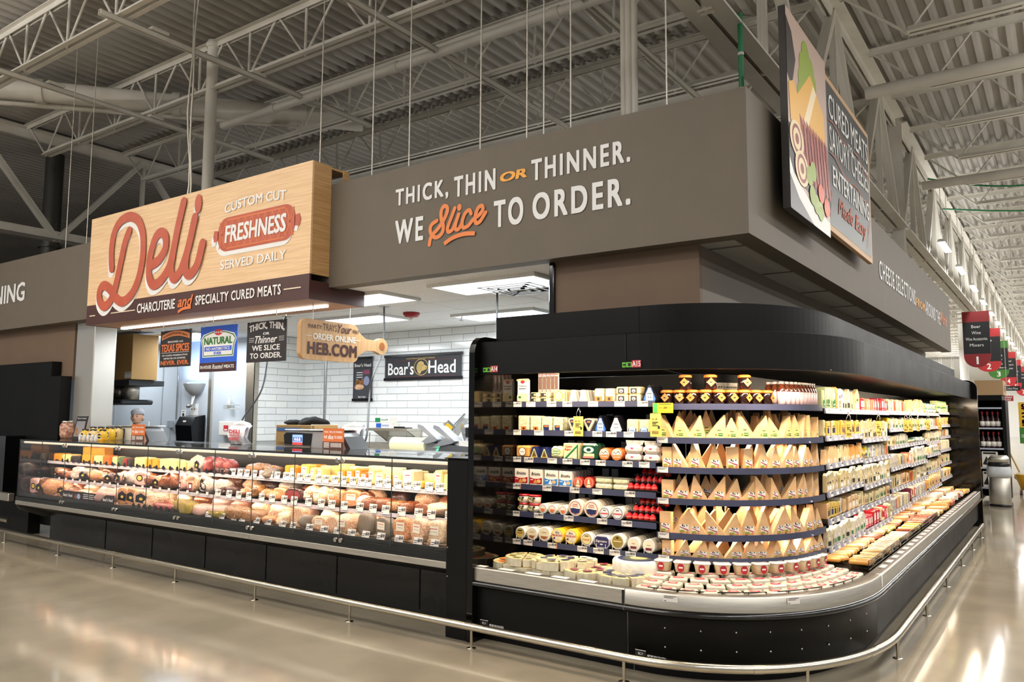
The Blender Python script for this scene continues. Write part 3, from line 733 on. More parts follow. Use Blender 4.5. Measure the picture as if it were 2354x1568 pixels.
# food board over the aisle side
bb = thing('food_board', 'tall double board with food photograph and chalk lettering on the fascia side', 'sign', (-1.5, 6.9, 3.02))
XP, XC = -1.48, -1.50
Y0, Y1, Y2 = 5.45, 6.58, 8.42
m_bedge = mat('board_edge', '2a2624', .5)
obj('photo_board', bx((XP-.05, Y0, 3.0), (XP, Y1, 4.47), m_bedge), bb)
cb = obj('chalk_board', bx((XC-.04, Y1-.05, 3.09), (XC, Y2, 4.42), mat('board_rim', 'c19c74', .5)), bb)
obj('stand_off', MB().box((FX+.002, 6.0, 3.1), (XP-.05, 6.1, 3.4)).box((FX+.002, 7.6, 3.2), (XC-.04, 7.7, 3.5)).mesh('stand', m_bedge), bb)
def pf(u, v): return Y0+(Y1-Y0)*u, 3.0+1.47*v
mb = MB()
rect_into(mb, Y0, Y1, 3.0, 4.47, 'S', XP+.002, 0)
poly_into(mb, [pf(0, .42), pf(1, .40), pf(1, .12), pf(.5, .14), pf(0, .2)], 'S', XP+.003, 7)
poly_into(mb, [pf(0, .25), pf(.1, .18), pf(.5, .10), pf(1, .08), pf(1, 0), pf(.55, 0), pf(.2, .08), pf(0, .17)], 'S', XP+.0035, 1)
poly_into(mb, [pf(0, .17), pf(.2, .08), pf(.55, 0), pf(0, 0)], 'S', XP+.0035, 8)
poly_into(mb, [pf(0, .95), pf(.12, .90), pf(.2, .78), pf(.1, .62), pf(0, .66)], 'S', XP+.0036, 7)
for u, v, w, h, mi in ((.45, .88, .1, .08, 2), (.55, .82, .12, .09, 2), (.38, .80, .10, .08, 2), (.62, .77, .1, .07, 2), (.33, .72, .08, .06, 2), (.48, .74, .1, .06, 2), (.3, .64, .08, .05, 2)):
    disc_into(mb, *pf(u, v), w*1.1, h*1.3, 'S', XP+.004+.0001*(u*3), mi)
poly_into(mb, [pf(.2, .60), pf(.55, .80), pf(.9, .66), pf(.92, .50), pf(.3, .48)], 'S', XP+.0045, 3)
poly_into(mb, [pf(.35, .50), pf(.62, .76), pf(.70, .73), pf(.46, .49)], 'S', XP+.005, 9)
poly_into(mb, [pf(.02, .62), pf(.14, .66), pf(.35, .52), pf(.3, .42), pf(.05, .44)], 'S', XP+.005, 3)
for k in range(9):
    u = .25+.08*k; mb.add([place('S', *p, XP+.0052+.0001*k) for p in (pf(u, .52), pf(u+.07, .5), pf(u+.16, .22), pf(u+.1, .2))], [(0, 1, 2, 3)], 4+(k % 2)*6)
for u, v in ((.17, .37), (.27, .24)):
    disc_into(mb, *pf(u, v), .18, .13, 'S', XP+.0062+u*.008, 5)
    for k, mi in ((.16, 4), (.12, 5), (.06, 4)): disc_into(mb, *pf(u, v), k*.8, k*.66, 'S', XP+.0064+u*.008+.002*(.2-k), mi)
for u, v, mi in ((.45, .24, 2), (.52, .15, 2), (.62, .12, 2), (.55, .28, 2), (.75, .2, 6), (.9, .15, 6), (.72, .1, 2)): disc_into(mb, *pf(u, v), .09, .075, 'S', XP+.0088+.0006*u+.0004*v, mi)
child(mb, 'food_photo', bb, mat('photo_backdrop', 'bfa79c', .35), WHITEP, mat('photo_green', '8fa63c', .35), mat('photo_cheese', 'eab455', .35), mat('photo_salami', '8c3230', .35), mat('photo_wrap', 'e8d3a8', .35), mat('photo_tomato', 'd65a34', .35), mat('photo_dark', '2d2326', .35), mat('photo_slate', '4d4b50', .35), mat('photo_cream', 'f6e3bc', .35), mat('photo_salami_pale', 'a34a40', .35))
mb = MB(); rect_into(mb, Y1, Y2-.05, 3.14, 4.37, 'S', XC+.002); child(mb, 'chalk_face', cb, mat('chalk_black', '2c3036', .35))
def K(s, u0, u1, v0, v1, m, **k): return letters(s, 'S', Y1+.15+(Y2-Y1-.25)*u0, Y1+.15+(Y2-Y1-.25)*u1, 3.14+1.23*v0, 3.14+1.23*v1, XC+.006, m, cb, **k)
m_chalk = mat('chalk_print', 'd9d9d6', .6); m_rust = mat('rust_print', 'b0573d', .6)
K('CURED', 0, .48, .76, .93, m_chalk, bold=.01); K('MEATS', .53, 1, .76, .93, m_chalk, bold=.01); K('TO', .44, .56, .68, .73, m_chalk, bold=.03)
K('SAVORY', 0, .47, .52, .70, m_chalk); K('CHEESES', .52, 1, .52, .70, m_chalk); K('ENTERTAINING', .05, .98, .29, .43, m_chalk, bold=.02)
K('Made Easy', .15, .88, .08, .24, m_rust, bold=.015, shear=.3)
mb = MB()
for (a, b, c, d) in ((0, .73, .40, .70), (.6, .72, 1, .66), (0, .50, .42, .44), (.52, .45, 1, .43)):
    P = [(Y1+.15+(Y2-Y1-.25)*(a+(c-a)*k/4), 3.14+1.23*(b+(d-b)*k/4)+.02*math.sin(k*PI/2)) for k in range(5)]
    ribbon_into(mb, P, .012, 'S', XC+.006, cap=False)
for s in (0.0, .95):
    for k in range(3): rect_into(mb, Y1+.1+1.58*s+.03*k, Y1+.115+1.58*s+.03*k, 3.2+.08*k, 3.27+.08*k, 'S', XC+.006)
child(mb, 'flourish', cb, m_rust)
# ================================================================ refrigerated cases
CCX, CCY, NE = -2.25, 5.85, 2.2
END_Y = 13.38
XL = -3.41
def seg_pts(seg, dF, dR, n=28):
    """plan line of a case level: dF, dR = how far it sits behind the base line on the front and on the aisle side"""
    yf, xr = 4.42+dF, -1.06-dR
    if seg == 'front': return [(XL, yf), (CCX-.003, yf)]
    if seg == 'side': return [(xr, CCY), (xr, END_Y)]
    if seg == 'sideA': return [(xr, CCY+.003), (xr, 9.597)]
    if seg == 'sideB': return [(xr, 9.603), (xr, END_Y-.002)]
    a, b = xr-CCX, CCY-yf; out = []
    for k in range(n+1):
        t = PI/2*k/n; out.append((CCX+a*math.sin(t)**(2/NE), CCY-b*math.cos(t)**(2/NE)))
    return out
def loft(seg, prof, name, m, parent, smooth=None):
    mb = MB(); rows = []
    for dF, dR, z in prof: rows.append([(x, y, z) for x, y in seg_pts(seg, dF, dR)])
    # rows run upward / inward; keep faces outward
    mb.grid(rows, 0, smooth if smooth is not None else seg == 'corner')
    return child(mb, name, parent, m)
m_shelf = mat('shelf_metal', '1b1b1d', .35, .3)
m_lip = mat('price_rail', '3a3d55', .28, 0, .6, var='34374c', scale=4)
m_lipg = mat('grey_price_rail', '8e8d9c', .3, 0, .6)
m_tag = mat('price_card', 'd9d4ce', .6)
m_tagp = mat('price_ink', '2b2b2e', .6)
m_perf = mat('perforated_steel', '8d8880', .25, .9)
PRICES = ['$7.50', '$9.88', '$4.98', '$6.98', '$8.98', '$5.98', '$2.48', '$3.98']
_tg = {}
def tag_mesh(w, h, price, pl='F', mi_red=False):
    k = (round(w, 3), round(h, 3), price, pl, mi_red)
    if k not in _tg:
        mb = MB()
        if pl == 'F': mb.box((-w/2, -.0015, 0), (w/2, 0, h))
        else: mb.box((0, -w/2, 0), (.0015, w/2, h))
        d = -.0022 if pl == 'F' else .0022
        if price: text_into(mb, price, pl, -.02*w, .46*w, .42*h, .9*h, d, 1, bold=.03, res=1)
        for q in range(2): rect_into(mb, -.44*w, (-.10 if q else .30)*w if price else (.4-.2*q)*w, (.62-.2*q)*h if price else (.78-.2*q)*h, (.70-.2*q)*h if price else (.86-.2*q)*h, pl, d, 1)
        rect_into(mb, -.44*w, -.30*w, .1*h, .2*h, pl, d, 1)
        if mi_red: rect_into(mb, .40*w, .5*w, 0, h, pl, d*.9, 2)
        _tg[k] = mb.mesh('price_tag', m_tag, m_tagp, mat('orange_tag', 'e08a5a'))
    return _tg[k]
CASES = {}
for seg, nm, lab, loc in (('front', 'refrigerated_case', 'black open refrigerated cheese case between the deli counter and the curved corner', (-2.83, 4.9, 0)),
                     ('corner', 'refrigerated_case', 'curved black corner refrigerated case filled with hard cheese wedges', (-1.7, 5.2, 0)),
                     ('sideA', 'refrigerated_case', 'black open refrigerated case along the aisle, adjoining the curved corner', (-1.5, 7.7, 0)),
                     ('sideB', 'refrigerated_case', 'black open refrigerated case along the aisle, at the far end by the bin', (-1.5, 11.5, 0))):
    c = thing(nm, lab, 'display case', loc); CASES[seg] = c
    loft(seg, [(.12, .12, 0), (.12, .12, .10)], 'toe_kick', BLACK, c)
    loft(seg, [(.12, .12, .10), (.04, .04, .105), (.035, .035, .37)], 'base_panel', BLACK, c)
    loft(seg, [(.035, .035, .37), (-.005, -.005, .375), (-.022, -.022, .39), (-.022, -.022, .405), (.0, .0, .418)], 'bumper_strip', RUBBER, c, True)
    loft(seg, [(.0, .0, .418), (.0, .0, .50), (.006, .006, .507)], 'steel_band', STEEL, c)
    loft(seg, [(.006, .006, .507), (.012, .012, .509), (.075, .085, .505), (.085, .095, .47)], 'top_rim', mat('rim_grey', '4a4642', .35, .3), c)
    loft(seg, [(.085, .095, .47), (.09, .10, .455), (.70, .62, .50), (.98, .88, .56)], 'deck_pan', DARKINT, c)
    loft(seg, [(.98, .88, .50), (.98, .88, 1.86)], 'back_panel', DARKINT, c)
    loft(seg, [(.97, .87, 1.86), (.30, .30, 1.89), (.075, .085, 1.885), (.06, .07, 1.843)], 'canopy_underside', mat('canopy_liner', '0e0d0c', .5, 0, .2), c)
    loft(seg, [(.06, .07, 1.843), (.05, .06, 1.845), (.05, .06, 2.075), (.055, .065, 2.08), (.24, .26, 2.08)], 'canopy', BLACK, c, False)
    loft(seg, [(.24, .26, 2.08), (.235, .255, 2.275), (.28, .3, 2.28), (.95, .85, 2.28), (.95, .85, 1.9)], 'top_box', BLACK, c, False)
    loft(seg, [(.115, .125, 1.883), (.145, .155, 1.8825)], 'light_tube', lm, c)
# joints between panels and screws
for (x, w) in ((-2.25, 0), ):
    obj('panel_seam', MB().box((x-.008, 4.466, 1.85), (x-.004, 4.469, 2.07)).box((x-.02, 4.416, .42), (x-.006, 4.4185, .50)).mesh('seam', mat('seam_dark', '030303', .6)), CASES['front'])
# end panels
def end_panel(name_parent, x0, x1, yf, yb):
    pts = [(yf, 0), (yb, 0), (yb, 2.12)]+[(yf+.12-.12*math.sin(R(a)), 2.0+.12*math.cos(R(a))) for a in (0, 20, 40, 60, 80, 90)]
    return pts
pn = obj('end_panel', MB().prism(end_panel(None, 0, 0, 4.40, 5.45), -3.46, XL, 'x').mesh('end_panel', mat('mirror_black', '080706', .07, .0, .35)), CASES['front'])
pts = [(-1.06+.02, 0), (-2.0, 0), (-2.0, 2.12)]+[(-1.06+.02-.14+.14*math.sin(R(a)), 2.0+.12*math.cos(R(a))) for a in (0, 20, 40, 60, 80, 90)]
obj('end_panel', MB().prism([p for p in pts[::-1]], END_Y, END_Y+.05, 'y').mesh('end_panel', MATS['mirror_black']), CASES['sideB'])
# aisle markers on the canopy
for s, x in (('A14', -3.33), ('A15', -2.225)):
    t = CASES['front' if s == 'A14' else 'corner']
    yy = 4.466
    mb = MB(); rect_into(mb, x-.055, x+.012, 1.862, 1.894, 'F', yy, 0); rect_into(mb, x+.012, x+.075, 1.860, 1.905, 'F', yy, 1)
    text_into(mb, s, 'F', x+.016, x+.072, 1.866, 1.900, yy-.001, 2, bold=.03)
    rect_into(mb, x-.05, x-.03, 1.872, 1.884, 'F', yy-.001, 3); rect_into(mb, x-.015, x+.005, 1.868, 1.889, 'F', yy-.001, 3)
    child(mb, 'bay_marker', t, mat('marker_green', '6cc23a'), mat('marker_red', 'c8343c'), WHITEP, BLACKP)
for (x, c) in ((-3.38, 'front'), (-2.2, 'corner')):
    mb = MB(); rect_into(mb, x, x+.07, .115, .155, 'F', 4.452, 1); rect_into(mb, x, x+.07, .150, .153, 'F', 4.4515, 0)
    text_into(mb, 'RC-7', 'F', x+.02, x+.05, .125, .138, 4.4515, 0, bold=.02); text_into(mb, 'HRC0621 B R-513A DZVH', 'F', x+.08, x+.20, .118, .134, 4.4515, 0, bold=.02)
    child(mb, 'rating_plate', CASES[c], WHITEP, BLACKP)
# screws on the corner base
mb = MB()
for k, (x, y) in enumerate(seg_pts('corner', .034, .034, 9)[1:-1]):
    for z in (.19, .30): mb.ball((x, y, z), (.006, .006, .006), 6, 4)
child(mb, 'screw', CASES['corner'], STEEL)
# ---------------- shelves
ZF = [1.62, 1.41, 1.21, 1.01, .81, .607]
ZC = [1.60, 1.378, 1.183, .98, .757, .61]
LIPH = .040
def shelf(case, seg, z, prof_tags, dF=.47, dR=.35, y0=None, y1=None, lipm=None, nm='shelf', back=.97, backR=.87):
    """board + front rail (+ price cards as sub-parts); z = lower edge of the rail"""
    if y0 is None:
        b = loft(seg, [(dF+.004, dR+.004, z+.012), (dF+.004, dR+.004, z+LIPH-.008), (back, backR, z+LIPH-.008), (back, backR, z+.012), (dF+.004, dR+.004, z+.012)], nm, m_shelf, case, False)
        lp = loft(seg, [(dF+.004, dR+.004, z), (dF-.004, dR-.004, z), (dF-.001, dR-.001, z+LIPH), (dF+.004, dR+.004, z+LIPH)], 'price_rail', lipm or m_lip, b, False)
    else:
        xr = -1.06-dR
        b = obj(nm, bx((-1.06-backR, y0, z+.012), (xr-.004, y1, z+LIPH-.008), m_shelf), case)
        lp = obj('price_rail', MB().prism([(xr-.004, z), (xr+.010, z), (xr+.002, z+LIPH), (xr-.004, z+LIPH)], y0+.006, y1-.006, 'y').mesh('rail', lipm or m_lipg), b)
    return b, lp
FS = []
TAGX = [[(50, 190, 0), (260, 398, None), (570, 710, 3), (806, 948, 4), (1190, 1338, None), (1585, 1740, None), (1930, 2088, 2)],
        [(45, 182, None), (380, 520, None), (835, 970, 3), (1255, 1400, 2), (1460, 1615, 1), (1725, 1880, None)],
        [(45, 182, 7), (228, 365, 3), (580, 720, None), (808, 952, 4), (1070, 1215, 3), (1305, 1452, 7), (1705, 1858, 4), (1955, 2112, None)],
        [(35, 175, 5), (505, 640, 2), (915, 1058, 1), (1255, 1400, None), (1738, 1895, 6)],
        [(22, 158, 1), (378, 515, 4), (825, 970, 0), (1325, 1475, 4), (1692, 1848, 6)],
        [(38, 175, 2), (220, 352, 2), (582, 720, 5), (1030, 1172, 2), (1268, 1422, 6), (1510, 1668, 0), (1750, 1905, 0)]]
def fxx(c, k):      # column in the close-up of the front bay -> X on the shelf front
    py = (935, 1005, 1075, 1130, 1195, 1260)[k]
    return at(1170+c/6.533, py, Y=4.885)[0]
for k, z in enumerate(ZF):
    b, lp = shelf(CASES['front'], 'front', z, None)
    FS.append(b)
    for c0, c1, pi in TAGX[k]:
        x0, x1 = fxx(c0, k), fxx(c1, k)
        obj('price_tag', tag_mesh(x1-x0, .038, PRICES[pi] if pi is not None else None, 'F', pi == 5), b, ((x0+x1)/2, 4.885, z+.001))
for k, z in enumerate(ZC):
    b, lp = shelf(CASES['corner'], 'corner', z, None)
    if k: obj('price_tag', tag_mesh(.075, .036, None, 'F'), b, (-2.2+.0, 4.884, z+.002))
SIDE = {'A': (5.92, 7.17), 'B': (7.17, 8.43), 'C': (8.43, 9.60), 'C2': (9.60, 10.90), 'D': (10.90, 12.15), 'E': (12.15, 13.36)}
SIDEZ = {'A': [1.583, 1.384, 1.184, .986, .793, .596], 'B': [1.583, 1.340, 1.168, .946, .781, .579], 'C': [1.587, 1.416, 1.245, 1.033, .827, .615],
         'C2': [1.587, 1.416, 1.245, 1.020, .827, .64], 'D': [1.587, 1.416, 1.223, 1.07, .863, .66], 'E': [1.61, 1.431, 1.272, 1.09, .90, .70]}
for s, (y0, y1) in SIDE.items():
    cs = CASES['sideA' if y0 < 9.5 else 'sideB']
    for k, z in enumerate(SIDEZ[s]):
        b, lp = shelf(cs, None, z, None, y0=y0, y1=y1)
        n = 7
        for j in range(n):
            obj('price_tag', tag_mesh(.075, .036, None if j % 2 else PRICES[(j+k) % 8], 'S'), b, (-1.06-.35+.009, y0+.1+(y1-y0-.2)*j/(n-1), z+.002), (0, -.2, 0))
# tags along the rims
for j in range(5):
    x = at(1100+62*j, 1316, Y=4.45)[0]; obj('price_tag', bx((x-.06, 4.44, .5095), (x+.06, 4.49, .511), m_tag), CASES['front'])
for j in range(30):
    y = 6.1+j*.24; obj('price_tag', bx((-1.125, y, .5085), (-1.085, y+.13, .5105), mat('pale_tag', 'c9c2c6', .5)), CASES['sideA' if y < 9.5 else 'sideB'])
for x in (-1.97, -1.36):
    a = [p for p in seg_pts('corner', -.003, -.003, 60)]; j = min(range(len(a)), key=lambda i: abs(a[i][0]-x))
    p, q = a[j], a[j+1]; ang = math.atan2(q[1]-p[1], q[0]-p[0])
    obj('price_tag', tag_mesh(.085, .040, None, 'F'), CASES['corner'], (p[0], p[1], .462), (0, 0, ang))
# wire baskets along the corner deck
m_wire = mat('black_wire', '17130f', .3, .3)
for a0, a1 in ((2, 12), (13, 22), (23, 33), (34, 44)):
    P = seg_pts('corner', .12, .12, 46)[a0:a1]
    mb = MB()
    for z in (.475, .492, .508): mb.tube([(x, y, z) for x, y in P], .004, 6)
    for x, y in P[::1]: mb.cyl((x, y, .468), (x, y, .508), .0025, 5, caps=False)
    child(mb, 'wire_front', CASES['corner'], m_wire)

# ================================================================ deli service case
DX0, DX1, DYF = -10.36, -3.655, 4.42
dc = thing('deli_case', 'long glass-fronted deli case full of meats and cheeses with steel band', 'display case', (-7.0, 4.9, 0))
obj('base_panel', MB().box((DX0+.06, 4.80, .0), (DX1, 5.2, .47)).box((DX0+.06, 4.74, .40), (DX1, 4.80, .47)).mesh('base', mat('deli_base_black', '141312', .22, 0, .5, rvar=.12, scale=2)), dc)
for k in range(6):
    x = -9.0+k*.95; obj('panel_seam', bx((x, 4.795, .03), (x+.008, 4.80, .40), BLACK), dc)
obj('underside', MB().prism([(DYF, .47), (4.80, .34), (4.80, .47)], DX0, DX1, 'x').mesh('underside', BLACK), dc)
obj('end_cap', MB().prism([(DYF, .475), (4.47, .40), (4.75, .29), (5.2, .29), (5.2, .56), (DYF, .56)], DX0-.02, DX0, 'x').mesh('end_cap', mat('end_cap_grey', '6e6b64', .35, .5)), dc)
for k in range(9):
    x0 = DX0+k*(DX1-DX0)/9; x1 = DX0+(k+1)*(DX1-DX0)/9
    if k % 3 == 0:
        x1 = DX0+(k+3)*(DX1-DX0)/9
        obj('steel_band', bx((x0+.002, DYF-.012, .468), (x1-.002, DYF, .515), STEEL, .003), dc)
obj('glass_channel', MB().box((DX0, DYF-.008, .515), (DX1, 4.47, .535)).box((DX0, DYF, .535), (DX1, DYF+.012, .572)).box((DX0, 4.46, .535), (DX1, 4.475, .60)).mesh('channel', mat('channel_grey', '2e302f', .25, .5)), dc)
m_deck = mat('deck_steel', '8f8c86', .35, .7)
obj('deck', MB().prism([(4.475, .575), (5.10, .60), (5.10, .57), (4.475, .55)], DX0+.02, DX1, 'x').mesh('deck', m_deck), dc)
obj('back_wall', MB().box((DX0, 5.10, .47), (DX1, 5.13, 1.20)).mesh('back', mat('deli_back', '1c1b1a', .35, .2)), dc)
obj('side_wall', bx((DX0, DYF, .52), (DX0+.012, 5.13, 1.225), mat('dark_side_glass', '0d0d0d', .05, 0, .7)), dc)
m_glass = glass('clear_glass')
gp = []
NG = 12
for k in range(NG):
    x0 = DX0+(DX1-DX0)*k/NG; x1 = DX0+(DX1-DX0)*(k+1)/NG
    obj('front_pane', bx((x0+.003, DYF, .56), (x1-.003, DYF+.006, 1.228), m_glass), dc)
    obj('top_pane', bx((x0+.001, DYF, 1.230), (x1-.001, 5.115, 1.238), mat('smoked_glass', '20262a', .02, 0, 1.0)) if k < 0 else bx((x0+.001, DYF, 1.230), (x1-.001, 5.115, 1.238), m_glass), dc)
    if k:
        obj('pane_edge', bx((x0-.003, DYF+.001, .56), (x0+.003, DYF+.006, 1.228), mat('glass_edge', '3f4a46', .1)), dc)
        for z in (.565, 1.19):
            if k % 2 == 0: obj('hinge', MB().cyl((x0-.03, DYF-.014, z), (x0-.03, DYF, z), .018, 12).cyl((x0+.03, DYF-.014, z), (x0+.03, DYF, z), .018, 12).mesh('hinge', CHROME), dc)
obj('top_rail', MB().cyl((DX0, DYF+.05, 1.205), (DX1, DYF+.05, 1.205), .012, 10).mesh('rail', mat('tube_cover', 'efe0c4', .4, emit=.7)), dc)
obj('glass_lip', bx((DX0, DYF-.003, 1.226), (DX1, DYF+.008, 1.240), mat('lip_dark', '222625', .2)), dc)
obj('rear_counter', bx((DX0, 5.13, 1.17), (DX1, 5.62, 1.225), mat('counter_black', '101112', .15), .004), dc)
obj('rear_body', bx((DX0, 5.2, 0), (DX1, 5.6, 1.17), BLACK), dc)
DS = {}
m_tray = mat('shelf_glass_grey', '55565a', .25, .4)
for nm, y, z in (('upper', 4.75, .962), ('middle', 4.70, .760)):
    b = obj('shelf', bx((DX0+.02, y, z-.012), (DX1-.005, 5.09, z), m_tray), dc); DS[nm] = b
    obj('price_rail', MB().prism([(y-.012, z-.02), (y, z-.02), (y, z+.012), (y-.006, z+.012)], DX0+.02, DX1-.005, 'x').mesh('rail', mat('deli_rail', 'a9a3a8', .3)), b)
# black filler panel between the counters
t = thing('filler_panel', 'tall flat black filler panel between deli case and cheese case', 'panel', (-3.55, 4.8, 0))
obj('panel', bx((-3.655, 4.405, 0), (-3.462, 5.2, 1.243), BLACK, .006), t)
obj('top_cap', bx((-3.665, 4.395, 1.243), (-3.462, 5.2, 1.252), BLACK, .003), t)
for z in (.42, .62): obj('screw', MB().ball((-3.64, 4.404, z), (.005, .004, .005), 6, 4).mesh('screw', STEEL), t)

# ================================================================ floor rail
m_rail = mat('rail_steel', 'c9c2b2', .2, 1, rvar=.06, scale=5)
rl = thing('bumper_rail', 'low stainless bumper rail bending round the counters near the floor', 'rail', (-3, 4.3, 0))
RY, RX, RZ = 4.30, -.965, .140
path = [(-10.75, RY+.10), (-9.1, RY+.06), (-6.8, RY+.03), (-4.5, RY), (-2.45, RY)]
a, b = RX+2.25, 5.85-RY
cor = [(-2.25+a*math.sin(PI/2*k/30)**(2/NE), 5.85-b*math.cos(PI/2*k/30)**(2/NE)) for k in range(31)]
full = path+cor+[(RX-.003, 9.0), (RX-.01, 12.35)]
def cut(i0, i1): return [(x, y, RZ) for x, y in full[i0:i1+1]]
runs = [(0, 1), (1, 2), (2, 3), (3, 4), (4, 16), (16, 28), (28, 36), (36, 37)]
for i0, i1 in runs:
    obj('rail_tube', MB().tube(cut(i0, i1), .026, 12).mesh('rail_tube', m_rail), rl)
    x, y = full[i1]
    if i1 < len(full)-1: obj('joint_sleeve', MB().tube([(2*x-full[i1+1][0] if 0 else x, y, RZ)]+[(x+(full[i1+1][0]-x)*min(1, .06/max(1e-6, math.dist(full[i1+1], full[i1]))), y+(full[i1+1][1]-y)*min(1, .06/max(1e-6, math.dist(full[i1+1], full[i1]))), RZ)], .0275, 12).mesh('sleeve', m_rail), rl)
posts = [(-10.55, 4.40), (-9.146, 4.36), (-7.976, 4.345), (-6.851, 4.33), (-5.656, 4.315), (-4.504, 4.30), (-3.336, 4.30), (-2.2, 4.30), (-1.27, 4.75), (-.966, 5.756), (-.97, 7.107), (-.972, 8.428), (-.974, 9.73), (-.975, 10.955), (-.976, 12.138)]
pm = MB().cyl((0, 0, 0), (0, 0, RZ), .010, 10).mesh('post', m_rail); fm = MB().lathe([(.032, 0), (.032, .004), (.012, .008)], 14).mesh('foot_plate', m_rail)
for x, y in posts:
    p = obj('post', pm, rl, (x, y, 0)); obj('foot_plate', fm, p, (x, y, 0))
# ---- dark case at the far left and its rail
lc = thing('black_case_side', 'unlit black case standing past the steel pillar', 'display case', (-12.5, 5.4, 0))
obj('body', bx((-19, 4.99, .12), (-10.66, 5.125, 2.04), BLACK), lc)
obj('top_box', bx((-19, 5.0, 2.04), (-10.95, 5.125, 2.24), BLACK), lc)
obj('glass_front', bx((-19, 4.75, .52), (-11.55, 5.0, 1.25), GLOSSBLACK), lc)
obj('steel_band', bx((-19, 4.68, .42), (-11.2, 4.76, .52), STEEL, .01), lc)
obj('kick_panel', bx((-19, 4.85, 0), (-11.0, 5.0, .42), BLACK), lc)
t = thing('bumper_rail', 'short dark bumper rail in front of the unlit case', 'rail', (-13, 4.9, 0))
obj('rail_tube', MB().cyl((-18, 4.62, .2), (-11.0, 4.62, .2), .026, 12).mesh('rail', m_rail), t)
for x in (-11.3, -12.6, -14): p = obj('post', pm, t, (x, 4.62, 0), (0, 0, 0), (1, 1, 1.4)); obj('foot_plate', fm, p, (x, 4.62, 0))
# ================================================================ goods in the cheese cases
def project(p):
    v = np.array(p, float)-EYE; z = v@CF
    return 1177+F_PX*(v@CR)/z, 784-F_PX*(v@CU)/z
def put(kit, name, label, cat, loc, rz=0, group=None, rot=None):
    o = thing(name, label, cat, loc, rz, group, kit[0], rot)
    for n, m in kit[1]: obj(n, m, o, (0, 0, 0), world=False)
    return o
def LBL(items, w=1, h=1, d=-.001, name='label'):
    """flat printed label facing the shopper; u is -.5..+.5 of w, v is 0..1 of h"""
    mb = MB(); ms = []
    for k, it in enumerate(items):
        m = it[6] if it[0] == 't' else it[-1]; dd = d-.0004*k
        if m not in ms: ms.append(m)
        i = ms.index(m)
        if it[0] == 'r': rect_into(mb, it[1]*w, it[2]*w, it[3]*h, it[4]*h, 'F', dd, i)
        elif it[0] == 'c': disc_into(mb, it[1]*w, it[2]*h, it[3]*w, it[4]*h, 'F', dd, i, 18)
        elif it[0] == 'p': poly_into(mb, [(u*w, v*h) for u, v in it[1]], 'F', dd, i)
        elif it[0] == 't': text_into(mb, it[1], 'F', it[2]*w, it[3]*w, it[4]*h, it[5]*h, dd, i, bold=.02, res=1, shear=it[7] if len(it) > 7 else 0)
    return (name, mb.mesh(name, *ms))
C_ = lambda n, c, **k: mat(n, c, **{'rough': .45, **k})
ch_cream = C_('cheese_cream', 'e6d5a6', var='dcc894', scale=20); ch_blue = C_('cheese_blue_vein', 'e4dcb8', var='b9b48e', scale=45, detail=5)
ch_rind = C_('cheese_white_rind', 'e9e3d6', var='d9d2c2', scale=30); ch_orange = C_('cheese_orange', 'd99a4c', var='cf8e40', scale=10)
ch_parm = C_('cheese_parmesan', 'e6be8a', var='deb27b', scale=14, detail=5); ch_parm2 = C_('cheese_gruyere', 'e3b886', var='daac78', scale=14, detail=5)
ch_rindbrown = C_('cheese_brown_rind', '9a6a38', var='86592d', scale=20); ch_yellow = C_('cheese_yellow', 'e8c25e', var='e0b54c', scale=12)
p_white = C_('pack_white', 'e9e4db'); p_navy = C_('pack_navy', '232a55', rough=.3); p_blue = C_('pack_blue', '3d6ac0', rough=.3); p_lblue = C_('pack_pale_blue', '9db8e2')
p_black = C_('pack_black', '16151a', rough=.2); p_red = C_('pack_red', 'b3202a', rough=.3); p_green = C_('pack_green', '1f6b3a', rough=.3); p_dgreen = C_('pack_dark_green', '12402a', rough=.25)
p_orange = C_('pack_orange', 'e0702a'); p_yellow = C_('pack_yellow', 'f0c020', rough=.3); p_gold = C_('pack_gold', '9a7f2e', rough=.3, metal=.2); p_maroon = C_('pack_maroon', '6e1f3a')
p_clear = C_('pack_film', 'cfcac2', rough=.15, metal=.1, var='a9a39a', scale=25); p_brown = C_('pack_brown', '6a3b22'); p_tan = C_('pack_tan', 'd9b98a'); p_pink = C_('pack_pink', 'dfc4c4'); p_grey = C_('pack_grey', '8f8d8c')
ink = BLACKP
def block_kit(w, d, h, m, lab=None, c=.008):
    return (MB().cbox((-w/2, 0, 0), (w/2, d, h), c).mesh('block', m), [LBL(lab, w, h)] if lab else [])
def tri_kit(w, d, h, m, lab=None, apex=0.0):
    return (MB().prism([(-w/2, 0), (w/2, 0), (apex*w+.012, h), (apex*w-.012, h)], 0, d).mesh('wedge', m), [LBL(lab, w, h)] if lab else [])
def disc_kit(r, d, m, lab=None, n=20):
    mb = MB().cyl((0, .004, r), (0, d, r), r, n, caps=False)
    mb.cyl((0, 0, r), (0, .004, r), r*.94, n, r2=r); mb.cyl((0, d-.001, r), (0, d, r), r, n)
    return (mb.mesh('disc', m), [LBL(lab, r*2, r*2)] if lab else [])
def zs(k): return ZF[k]+LIPH-.006
def ppm(x, y=4.92): return F_PX/float(np.array([x, y, 1.2])@CF-EYE@CF)
FYP = 4.905
def fb(k, c0, c1, hc):
    x0, x1 = fxx(c0, k), fxx(c1, k); x = (x0+x1)/2
    return x, abs(x1-x0)*.96, hc/6.533/ppm(x)
SHN = ['top', 'second', 'third', 'fourth', 'fifth', 'bottom']
